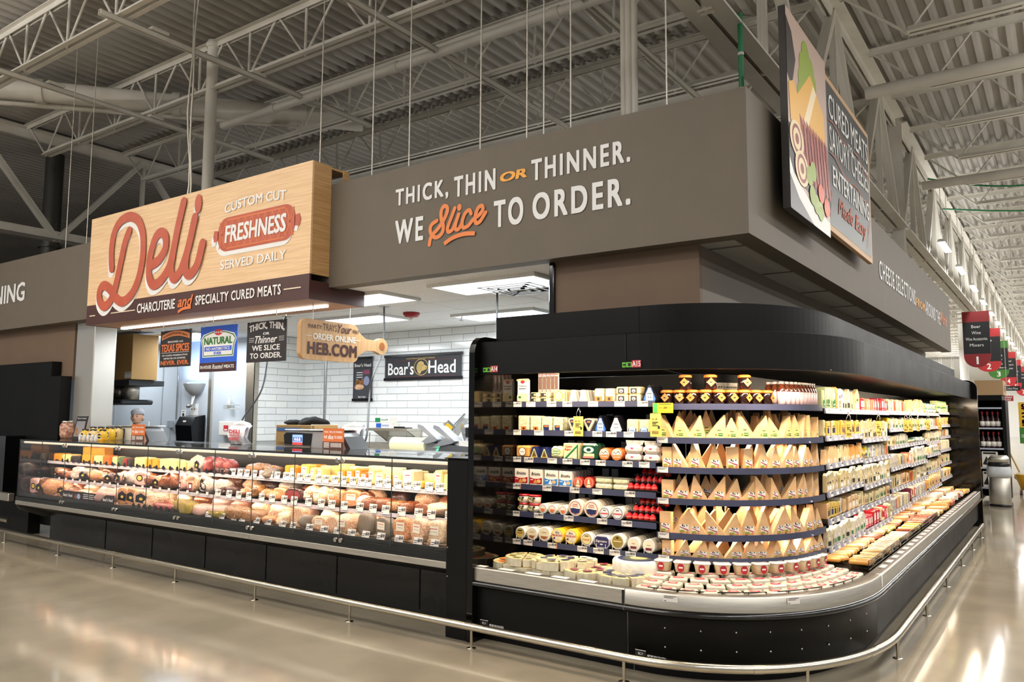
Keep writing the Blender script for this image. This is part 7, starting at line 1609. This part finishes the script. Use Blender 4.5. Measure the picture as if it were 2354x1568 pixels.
t = thing('rack_shelf', 'black rack shelf carrying steel pans', 'shelf', (c[0]-.5, PY_, c[2]-.06)); obj('board', bx((a[0]-.3, PY_, c[2]-.075), (c[0], PY_+.5, c[2]), MATS['rack_dark'], .02), t)
for j, (px, w, h) in enumerate(((215, .09, .28), (229, .125, .33), (245, .07, .22), (257, .06, .22), (271, .11, .27))):
    q = pp(px, 918); t = thing('steel_pan', 'steel canister on the pan shelf, %s from the pillar' % nth(j), 'pan', (q[0], PY_+.2, c[2]+.001), 0, 'steel canisters on the rack'); obj('body', MB().lathe([(0, 0), (w, 0), (w*1.02, h), (w*.95, h), (w*.93, h-.01), (0, h-.012)], 20).mesh('body', STEEL), t, world=False); obj('rim', MB().lathe([(w*1.03, h-.012), (w*1.06, h), (w*1.0, h+.006)], 20).mesh('rim', CHROME), t, world=False)
q = pp(212, 884); t = thing('red_pan_lid', 'red lid hooked under the upper rack shelf', 'lid', (q[0], PY_+.1, q[2])); obj('lid', MB().lathe([(0, 0), (.12, 0), (.12, .03), (.02, .05), (0, .05)], 18).mesh('lid', p_red), t, world=False)
q = at(207, 950, Y=5.62)
t = thing('white_towel', 'white cloth hanging behind the steel pillar', 'cloth', (q[0], 5.62, 1.2)); mb = MB()
mb.grid([[(q[0]-.16+.34*u*(.55+.45*v)+.02*math.sin(9*u+5*v), 5.62+.05*math.sin(7*u+3*v), 1.25+.62*(1-v)) for u in np.linspace(0, 1, 14)] for v in np.linspace(0, 1, 10)], 0, True); obj('cloth', mb.mesh('cloth', mat('towel_white', 'd5d9de', .8)), t)
obj('hook', MB().tube([(q[0]-.02, 5.62, 1.80), (q[0]-.02, 5.62, 1.90), (-10.3, 5.415, 1.92)], .006, 6).mesh('hook', STEEL), t)
# mustard jars, easel card and small price card on the glass top
JM = mat('mustard_yellow', 'd9b02c', .25); JP = mat('mustard_pale', 'dcc488', .25)
for r_ in range(3):
    for j in range(3 if r_ < 2 else 3):
        px = (196, 214, 236)[j]+18*r_; yy = 4.86+.13*r_
        q = at(px, 1004, Y=yy); m_ = (JM, JP, JM)[(j+r_) % 3]
        h = .115 if r_ == 0 else .14
        k_ = (MB().lathe([(0, 0), (.040, 0), (.045, .006), (.045, h-.03), (.034, h-.01), (.034, h)], 16, sq=4).mesh('jar', m_), [('cap', MB().lathe([(.037, h-.006), (.037, h+.016), (0, h+.016)], 14).mesh('cap', p_black)), LBL([('r', -.42, .42, .15, .75, ch_cream), ('c', 0, .45, .36, .26, ink), ('r', -.3, .3, .40, .50, p_yellow)], .085, h, -.047)])
        put(k_, 'mustard_jar', 'mustard jar with black cap on the glass top, %s in the %s row' % (nth(j), ('front', 'middle', 'back')[r_]), 'jar', (q[0], yy, 1.239), .2, 'mustard jars by the pillar')
for j in range(5):
    q = at(184+9*j, 1012, Y=4.70); t = thing('glass_spice_jar', 'tiny clear spice jar on the glass edge, %s from the pillar' % nth(j), 'jar', (q[0], 4.70, 1.239), 0, 'tiny clear jars', MB().lathe([(0, 0), (.018, 0), (.018, .05), (.014, .056), (.014, .07), (0, .07)], 10).mesh('jar', mat('spice_clear', 'bfc2c4', .1)))
q0, q1 = at(168, 1005, Y=4.95), at(192, 1005, Y=4.95)
t = thing('easel_card', 'leaning dark menu card with food picture at the pillar end of the glass top', 'sign', (q0[0], 4.95, 1.239), 0); x0, x1 = q0[0], q1[0]
sh = .10
obj('board', MB().prism([(x0, 1.239), (x1, 1.239), (x1+sh, 1.52), (x0+sh, 1.52)], 4.94, 4.95).mesh('board', m_ban), t)
mb = MB(); poly_into(mb, [(x0+.03, 1.27), (x1-.01, 1.27), (x1+sh*.8-.02, 1.46), (x0+sh*.8+.02, 1.46)], 'F', 4.938, 0); disc_into(mb, x0+.10, 1.33, .04, .05, 'F', 4.937, 1, 14); text_into(mb, "Boar's Head", 'F', x0+sh+.02, x1+sh-.03, 1.485, 1.505, 4.937, 2); child(mb, 'picture', t, mat('menu_grey', '8e8d92'), MATS['meat_tan_loaf'], WHITEP)
obj('stand', bx((x0+.02, 4.95, 1.239), (x1-.02, 5.05, 1.25), p_black), t)
q = at(150, 990, Y=5.0); t = thing('glass_jar_display', 'clear jar of cured meat pieces beside the leaning menu card', 'jar', (q[0]+.0, 5.02, 1.239)); obj('jar', MB().lathe([(0, 0), (.07, 0), (.085, .05), (.085, .16), (.06, .20), (0, .20)], 18).mesh('jar', mat('jar_meat', '8c5a48', .15, var='caa28c', scale=30)), t, world=False); obj('lid', MB().lathe([(.065, .195), (.065, .22), (0, .22)], 16).mesh('lid', CHROME), t, world=False)

# ---------------- worker behind the counter
WX, WY = at(315, 965, Y=6.0)[0], 6.0
m_skin = mat('skin', 'c79a80', .5); m_cloth = mat('black_uniform', '17171a', .8); m_net = mat('grey_hairnet', '8d9096', .85, var='a5a7ad', scale=60)
w = thing('person', 'deli worker in grey hair cover and black uniform standing behind the pale scale', 'person', (WX, WY, 0))
sk = [((0, 0, .86), .13, None), ((0, .0, 1.02), .125, 0), ((0, .01, 1.16), .135, 1), ((0, .01, 1.27), .085, 2), ((0, -.005, 1.33), .050, 3), ((0, -.01, 1.38), .052, 4),
      ((.16, .01, 1.22), .060, 2), ((.21, -.02, .98), .048, 6), ((.15, -.20, .95), .038, 7), ((.12, -.26, .95), .034, 8), ((-.16, .01, 1.22), .060, 2), ((-.21, -.02, .98), .048, 10), ((-.15, -.20, .95), .038, 11), ((-.12, -.26, .95), .034, 12),
      ((.09, 0, .78), .10, 0), ((.10, .0, .44), .070, 14), ((.10, .02, .09), .05, 15), ((.10, -.12, .045), .042, 16), ((-.09, 0, .78), .10, 0), ((-.10, 0, .44), .070, 18), ((-.10, .02, .09), .05, 19), ((-.10, -.12, .045), .042, 20)]
me = bpy.data.meshes.new('body'); me.from_pydata([p[0] for p in sk], [(p[2], i) for i, p in enumerate(sk) if p[2] is not None], [])
bo = bpy.data.objects.new('body', me); COL.objects.link(bo); bo.parent = w
md = bo.modifiers.new('skin', 'SKIN'); md.use_smooth_shade = True
for i, p in enumerate(sk): bo.data.skin_vertices[0].data[i].radius = (p[1], p[1]*(.8 if p[1] > .08 else 1))
bo.data.skin_vertices[0].data[0].use_root = True
bo.modifiers.new('sub', 'SUBSURF').levels = 1; bo.modifiers['sub'].render_levels = 2
me.materials.append(m_cloth)
hz = 1.505
RZW = R(38)
def W3(x, y, z): return (WX+x*math.cos(RZW)-y*math.sin(RZW), WY+x*math.sin(RZW)+y*math.cos(RZW), z)
def hd(mb): mb.v = [W3(*p) for p in mb.v]; return mb
mb = MB(); nu, nv = 24, 18; vs = []
for j in range(nv+1):
    t_ = PI*j/nv-PI/2
    for i in range(nu):
        a = 2*PI*i/nu; x, y, z = math.cos(t_)*math.cos(a), math.cos(t_)*math.sin(a), math.sin(t_)
        wx = .074*(1-.20*max(0, -z)); yy = .092*y
        if y < -.2:
            yy -= .012*math.exp(-((z+.12)/.16)**2-(x/.16)**2)*1.6          # nose
            yy += .006*math.exp(-((z-.12)/.10)**2-((abs(x)-.38)/.16)**2)    # eye sockets
            yy -= .005*math.exp(-((z+.5)/.10)**2-(x/.3)**2)                 # lips
        vs.append((x*wx, yy, hz+.115*z))
mb.add(vs, [(j*nu+i, j*nu+(i+1) % nu, (j+1)*nu+(i+1) % nu, (j+1)*nu+i) for j in range(nv) for i in range(nu)], 0, True)
for s in (-1, 1): mb.ball((s*.076, .005, hz-.005), (.012, .02, .032), 10, 7)
mb.cyl((0, .005, 1.33), (0, 0, 1.42), .048, 14)
hh = child(hd(mb), 'head', w, m_skin)
mb = MB()
for s in (-1, 1): mb.ball((s*.030, -.083, hz+.012), (.011, .006, .006), 10, 6, 0); mb.add([(s*.030-.016, -.090, hz+.030), (s*.030+.016, -.090, hz+.030), (s*.030+.015, -.090, hz+.035), (s*.030-.015, -.090, hz+.036)], [(0, 1, 2, 3)], 0)
mb.ball((0, -.083, hz-.058), (.024, .010, .006), 12, 6, 1)
child(hd(mb), 'eyes_and_mouth', hh, mat('dark_brow', '2e211c', .6), mat('lips', '9c5a52', .5))
mb = MB(); mb.ball((0, .012, hz+.055), (.086, .098, .082), 20, 12, 0, .12, 2, 1, 20); mb.v = [(x, y, max(z, hz+.04-.5*max(0, y))) for x, y, z in mb.v]; mb.ball((.02, .085, hz-.01), (.05, .03, .05), 12, 8)
child(hd(mb), 'hair_cover', w, m_net)
mb = MB()
for s in (-1, 1):
    bx_ = s*.12
    mb.ball((bx_, -.30, .945), (.034, .05, .016), 12, 8)
    for k in range(4): mb.tube([(bx_-.024+.016*k, -.33, .945), (bx_-.026+.017*k, -.365-.006*(k in (1, 2)), .942), (bx_-.026+.017*k, -.385-.008*(k in (1, 2)), .928)], [.009, .008, .006], 7)
    mb.tube([(bx_-s*.028, -.285, .945), (bx_-s*.048, -.315, .94), (bx_-s*.05, -.34, .932)], [.010, .009, .007], 7)
child(mb, 'hands', w, m_skin)
# ================================================================ down the aisle
# strip lamps in view, hung under the aisle girder and beyond
m_strip = mat('strip_lamp', 'ffffff', .4, emit=9)
lampme = MB().box((-.06, -.62, -.035), (.06, .62, -.03)).mesh('diffuser', m_strip)
topme = MB().prism([(-.075, -.03), (.075, -.03), (.05, .03), (-.05, .03)], -.64, .64).mesh('housing', WHITEP)
def strip_lamp(lab, x, y, z, grp):
    t = thing('strip_lamp', lab, 'ceiling light', (x, y, z), 0, grp)
    obj('diffuser', lampme, t, world=False); obj('housing', topme, t, world=False)
    for dy in (-.5, .5): obj('hanger', MB().cyl((0, dy, .03), (0, dy, 6.875-z), .006, 6).mesh('hanger', m_rod), t, world=False)
for k in range(14):
    strip_lamp('bright strip lamp beside the white girder, %s down the aisle' % nth(k), -1.9, 18.66+3.22*k, 5.2, 'strip lamps down the aisle')
for k in range(10):
    strip_lamp('bright strip lamp in the row over the aisle centre, %s along' % nth(k), .15, 9.6+6.4*k, 5.25, 'strip lamps over the aisle')
for r_, x in enumerate((-6.5, -11)):
    for k in range(6): strip_lamp('strip lamp in the far hall beyond the counters, %s of its row' % nth(k), x, 30+7*k, 5.0, 'far hall strip lamps')
for r_, y in enumerate((-7.5, -3.5, .5)):  # unseen housings, added to go with the sales-floor fill panels
    for k in range(4): strip_lamp('added out-of-view strip lamp over the open sales floor, %s row, %s lamp' % (nth(r_), nth(k)), -14+3.4*k, y, 5.72, 'added sales floor strip lamps')
# aisle signs
m_sgb = mat('sign_black', '17191c', .5); m_sgr = mat('sign_red', 'b82a2e', .5); m_sgd = mat('sign_dark_red', '8e2226', .5); m_sgg = mat('sign_green', '3f7d2c', .5)
AS = [(2211, 2273, 718, 845, '1', ('Beer', 'Wine', 'Wine Accessories', 'Mixers'), m_sgd, 26.0), (2240, 2298, 757, 855, '2', ('Wine', '', '', ''), m_sgr, 33.0), (2268, 2316, 785, 871, '3', ('Baby', 'Diets', 'Dairy', 'Foods', 'Baby Bars'), m_sgg, 37.5), (2297, 2334, 810, 886, '4', ('Bread', 'Crackers', 'Cookies'), m_sgr, 43.0), (2318, 2346, 828, 897, '5', ('Nuts', 'Baking', 'Seeds'), m_sgr, 48), (2333, 2366, 843, 910, '7', ('Rice', 'Beans'), m_sgr, 54)]
for px0, px1, py0, py1, num, words, m, Y in AS:
    a, b, c = at(px0, py0, Y=Y), at(px1, py0, Y=Y), at((px0+px1)/2, py1, Y=Y)
    x0, x1, z1, z0 = a[0], b[0], a[2], c[2]; w, h = x1-x0, z1-z0
    t = thing('aisle_sign', 'hanging black aisle sign with %s rounded foot listing %s' % ('green' if m is m_sgg else 'red', words[-1].lower() or words[0].lower()+' only'), 'aisle sign', ((x0+x1)/2, Y, z0))
    zr = z0+.24*h
    obj('panel', bx((x0, Y-.02, zr), (x1, Y+.02, z1), m_sgb), t)
    obj('header', bx((x0-.005, Y-.024, z1-.19*h), (x1+.005, Y+.024, z1), m), t)
    pts = [(x0, zr)]+[((x0+x1)/2-w/2*math.cos(PI*k/18), zr-(zr-z0)*math.sin(PI*k/18)**.8) for k in range(1, 18)]+[(x1, zr)]
    obj('number_foot', MB().prism(pts[::-1], Y-.024, Y+.024).mesh('foot', m), t)
    letters(num, 'F', (x0+x1)/2-(.07 if num != '1' else .025)*w, (x0+x1)/2+(.09 if num != '1' else .03)*w, z0+.06*h, z0+.19*h, Y-.03, WHITEP, t, bold=.03)
    n = len(words)
    for k, s in enumerate(words):
        if not s: continue
        ww = min(.8, .085*len(s))*w
        letters(s, 'F', (x0+x1)/2-ww/2, (x0+x1)/2+ww/2, z1-(.30+.11*k)*h, z1-(.245+.11*k)*h, Y-.03, WHITEP, t)
    for x in (x0+.1*w, x1-.1*w): obj('cable', MB().cyl((x, Y, z1), (x, Y, 6.87), .008, 6).mesh('cable', m_rod), t)
# end stand with kraft top, wine bottles and printed boxes behind the case end
ex0, ex1, ey0, ey1 = -1.38, -.90, 17.3, 18.2
t = thing('wine_stand', 'black wine stand with kraft top just past the end of the cheese case', 'display stand', (-1.1, 15.7, 0))
obj('back', bx((ex0, ey1-.05, .05), (ex1-.02, ey1, 1.90), BLACK), t); obj('side_panel', bx((ex1-.06, ey0, .05), (ex1, ey1, 1.90), BLACK), t); obj('side_panel', bx((ex0, ey0, .05), (ex0+.04, ey1, 1.90), BLACK), t); obj('top_box', bx((ex0, ey0, 1.90), (ex1-.05, ey1, 2.0), BLACK), t)
obj('kraft_header', bx((ex0, ey0, 2.0), (ex1-.02, ey1, 2.28), mat('kraft_board', 'b3936c', .7)), t)
mb = MB(); text_into(mb, 'WINE', 'S', ey0+.2, ey0+.8, 2.06, 2.2, ex1-.018, 0); child(mb, 'header_print', t, mat('kraft_ink', '8a5148'))
for z in (.25, .62, .98, 1.36, 1.74): b = obj('shelf', bx((ex0+.04, ey0+.02, z), (ex1-.06, ey1-.05, z+.02), m_shelf), t); obj('price_rail', bx((ex0+.04, ey0, z), (ex1-.06, ey0+.02, z+.03), mat('pale_rail', 'b9bfd0', .3)), b)
wb_ = (MB().lathe([(0, 0), (.042, 0), (.045, .01), (.045, .18), (.018, .23), (.016, .31), (0, .31)], 14).mesh('bottle', mat('wine_glass', '2a0f10', .08)), [('label', MB().lathe([(.0455, .04), (.0455, .13)], 14).mesh('label', p_white)), ('capsule', MB().lathe([(.019, .25), (.018, .315), (0, .315)], 12).mesh('capsule', mat('capsule_red', '8a2020', .3)))])
for si, z in enumerate((1.00, 1.38)):
    for r_ in range(2):
        for j in range(4):
            put(wb_, 'wine_bottle', 'wine bottle with white label, %s on the %s wine shelf' % (nth(j), 'lower' if si == 0 else 'upper') if r_ == 0 else 'wine bottle in the second row, %s wine shelf' % ('lower' if si == 0 else 'upper'), 'bottle', (ex0+.09+.085*j, ey0+.08+.11*r_, z), 0, 'wine bottles past the case end')
mg = (MB().cbox((-.13, 0, 0), (.13, .2, .30), .006).mesh('box', p_white), [LBL([('p', [(-.45, .2), (-.2, .7), (.05, .3), (-.1, .15)], ink), ('r', .1, .22, .2, .7, ink), ('r', .3, .4, .3, .8, ink), ('r', -.4, .4, .84, .95, ink), ('r', -.2, .4, .02, .1, p_grey)], .26, .30)])
for k, z in enumerate((.273, .643)):
    for j in range(1): put(mg, 'glass_box', 'black and white printed glassware box, %s of the %s row' % (('first', 'second')[j], ('lower', 'upper')[k]), 'carton', (ex0+.185, ey0+.03, z), 0, 'printed boxes on the wine stand')
# narrow side rack on the case end
t = thing('side_rack', 'narrow black rack of small items on the outer side of the cheese case end', 'rack', (-1.2, 13.7, 0))
obj('back', bx((-1.62, 13.45, .3), (-1.12, 13.48, 1.95), BLACK), t)
for k in range(5): obj('shelf', bx((-1.6, 13.48, .35+.3*k), (-1.10, 13.62, .37+.3*k), mat('rack_bluegrey', '4a4f66', .4)), t)
obj('side', bx((-1.11, 13.45, .3), (-1.09, 13.64, 1.95), BLACK), t)
# bin
bxn, byn = -1.02, 16.72
t = thing('waste_bin', 'tall stainless waste bin with clear bag rim beside the wine stand', 'bin', (bxn, byn, 0))
obj('body', MB().lathe([(0, .02), (.165, .02), (.17, .03), (.17, .70)], 26, sq=3).mesh('body', STEEL), t, world=False); obj('base_ring', MB().lathe([(.178, 0), (.178, .04), (.165, .045)], 26, sq=3).mesh('base', p_black), t, world=False)
obj('bag_rim', MB().lathe([(.185, .52), (.20, .60), (.18, .70), (.172, .72)], 26, sq=3).mesh('bag', mat('bag_clear', 'c9ccd0', .2)), t, world=False); obj('collar', MB().lathe([(.178, .70), (.178, .775), (.165, .78)], 26, sq=3).mesh('collar', p_black), t, world=False); obj('lid', MB().lathe([(.175, .775), (.165, .86), (.13, .90), (0, .905)], 26, sq=3).mesh('lid', STEEL), t, world=False)
# mop bucket
mx, my = -.62, 19.6
m_mop = mat('mop_yellow', 'e0a812', .4)
t = thing('mop_bucket', 'yellow wheeled mop bucket standing in the aisle', 'bucket', (mx, my, 0))
obj('tub', MB().lathe([(.20, .10), (.30, .40), (.31, .42), (.28, .42), (.18, .12)], 18, sq=3.2).mesh('tub', m_mop), t, world=False); obj('wringer', MB().cbox((-.02, -.22, .40), (.26, .22, .66), .03).mesh('wringer', m_mop), t, world=False)
for a in (-1, 1):
    for b in (-1, 1): obj('caster', MB().cyl((a*.2-.015, b*.2, .045), (a*.2+.015, b*.2, .045), .045, 14).mesh('caster', mat('caster_grey', '5c4034', .5)), t, world=False); obj('caster_stem', MB().cyl((a*.2, b*.2, .05), (a*.2, b*.2, .14), .012, 8).mesh('stem', STEEL), t, world=False)
a, b = at(2283, 965, Y=19.5), at(2346, 1095, Y=19.6)
t = thing('mop', 'mop with long wooden handle leaning out of the yellow bucket', 'mop', (b[0], 19.6, .3)); obj('handle', MB().cyl((a[0], 19.5, a[2]), (b[0], 19.6, .42), .016, 12).mesh('handle', mat('mop_wood', 'b99b62', .5)), t); obj('mop_head', MB().ball((b[0]+.01, 19.6, .36), (.11, .11, .10), 14, 8, 0, .4, 2).mesh('mop_head', mat('mop_cotton', 'cfc9bd', .9)), t); obj('clamp', MB().cyl((a[0]+(b[0]-a[0])*.30, 19.53, a[2]+(.42-a[2])*.30), (a[0]+(b[0]-a[0])*.34, 19.535, a[2]+(.42-a[2])*.34), .022, 12).mesh('clamp', p_grey), t)
# shelving runs further down, facing the main aisle
rg = random.Random(9)
cols = [mat('grocery_%d' % i, c, .45) for i, c in enumerate(('2f6fc4', 'c03a2e', 'd8b23a', '3f8a48', 'e6e2da', '8a3f6a', 'd9742e', '26262c', '7fb2dc', 'b58a5a'))]
gm = [MB().cbox((-.06, -.04, 0), (.06, .04, .20), .004).mesh('pack', m) for m in cols]
gl = [MB().add([(-.04, -.0415, .05), (.04, -.0415, .05), (.04, -.0415, .14), (-.04, -.0415, .14)], [(0, 1, 2, 3)]).mesh('label', m) for m in (p_white, p_yellow, ch_cream)]
runs_ = [(-.55, 21.5, 'first'), (-.20, 25.0, 'second'), (.15, 28.5, 'third'), (.9, 33.0, 'fourth')]
for gi, (gx, gy, on) in enumerate(runs_):
    t = thing('shelf_run', 'grocery shelving end beyond the mop bucket, %s in the row' % on, 'shelving', (gx+1.2, gy, 0))
    obj('back', bx((gx, gy+.45, 0), (gx+2.6, gy+.5, 1.95), GREYP), t); obj('end_panel', bx((gx-.02, gy, 0), (gx, gy+.5, 1.95), mat('shelving_cream', 'cfccc0', .5)), t)
    for k in range(7):
        z = .12+.27*k; b = obj('shelf', bx((gx, gy, z), (gx+2.6, gy+.45, z+.02), GREYP), t); obj('price_rail', bx((gx, gy-.01, z-.01), (gx+2.6, gy, z+.03), mat('pale_rail', 'b9bfd0')), b)
        if k < 6:
            for j in range(7):
                o = thing('grocery_pack', 'grocery pack on the %s shelving end, %s shelf up' % (on, nth(k)), 'package', (gx+.10+.15*j, gy+.06, z+.021), rg.uniform(-.1, .1), 'groceries on the %s shelving end' % on, rg.choice(gm)); obj('label', rg.choice(gl), o, world=False)
# banners on the shelving
t = thing('price_banner', 'red low prices banner on top of the shelving beyond the wine stand', 'banner', (-.55, 21.4, 1.96)); a, b = at(2296, 910, Y=21.3), at(2330, 922, Y=21.3)
obj('board', bx((a[0], 21.29, b[2]), (b[0], 21.3, a[2]), m_sgr), t); letters('LOW', 'F', a[0]+.03, a[0]+.26, (a[2]+b[2])/2+.0, a[2]-.02, 21.285, WHITEP, t, bold=.04); letters('PRICES', 'F', a[0]+.03, b[0]-.05, b[2]+.015, (a[2]+b[2])/2-.015, 21.285, WHITEP, t, bold=.04); obj('post', bx((a[0]+.1, 21.3, .0), (a[0]+.14, 21.34, b[2]+.05), GREYP), t)
t = thing('save_banner', 'tall yellow and green save banner at the picture edge', 'banner', (-.45, 20.6, 1.0)); a, b = at(2340, 925, Y=20.6), at(2366, 1020, Y=20.6)
obj('yellow_board', bx((a[0], 20.59, (a[2]+b[2])/2-.1), (b[0], 20.6, a[2]), mat('save_yellow', 'd8b52e', .5)), t); obj('green_board', bx((a[0], 20.59, b[2]), (b[0], 20.6, (a[2]+b[2])/2-.1), m_sgg), t)
mb = MB(); text_into(mb, 'SAVE!', 'F', 0, 1, 0, 1, 0, 0, bold=.04); zt, zl = a[2]-.04, (a[2]+b[2])/2-.06
mb.v = [(a[0]+.06+.20*z, 20.585, zt-(zt-zl)*x) for x, y, z in mb.v]; child(mb, 'lettering', t, m_sgr)
letters('coupon', 'F', a[0]+.03, b[0]-.05, b[2]+.1, b[2]+.2, 20.585, WHITEP, t); obj('post', bx((b[0]-.1, 20.6, 0), (b[0]-.06, 20.64, b[2]+.1), GREYP), t)
t = thing('wine_sign', 'small black chilled wines sign hung between the aisle signs and shelving', 'sign', (-1.0, 22, 2.4)); a, b = at(2308, 888, Y=22), at(2346, 898, Y=22)
obj('board', bx((a[0], 21.99, b[2]), (b[0], 22, a[2]), m_sgb), t); letters('Chilled Wines', 'F', a[0]+.05, b[0]-.05, b[2]+.025, a[2]-.03, 21.985, WHITEP, t); 
for x in (a[0]+.05, b[0]-.05): obj('cable', MB().cyl((x, 22, a[2]), (x, 22, 6.87), .006, 6).mesh('cable', m_rod), t)
post('hall_column', 'square white column behind the aisle signs', 'column', -3.9, 44, 0, 6.8, .25, WHITEP, 4)
for k, (x, y) in enumerate(((-3.4, 30), (-4.4, 38))):
    t = thing('frozen_case', 'long white chest of the far hall, %s one' % ('nearer' if k == 0 else 'further'), 'freezer', (x, y, 0)); obj('body', bx((x-1.5, y, 0), (x+.6, y+1, 2.0), p_white), t); obj('door_band', bx((x-1.5, y-.01, .4), (x+.6, y, 1.7), mat('freezer_glass', '9fb4bd', .1)), t)
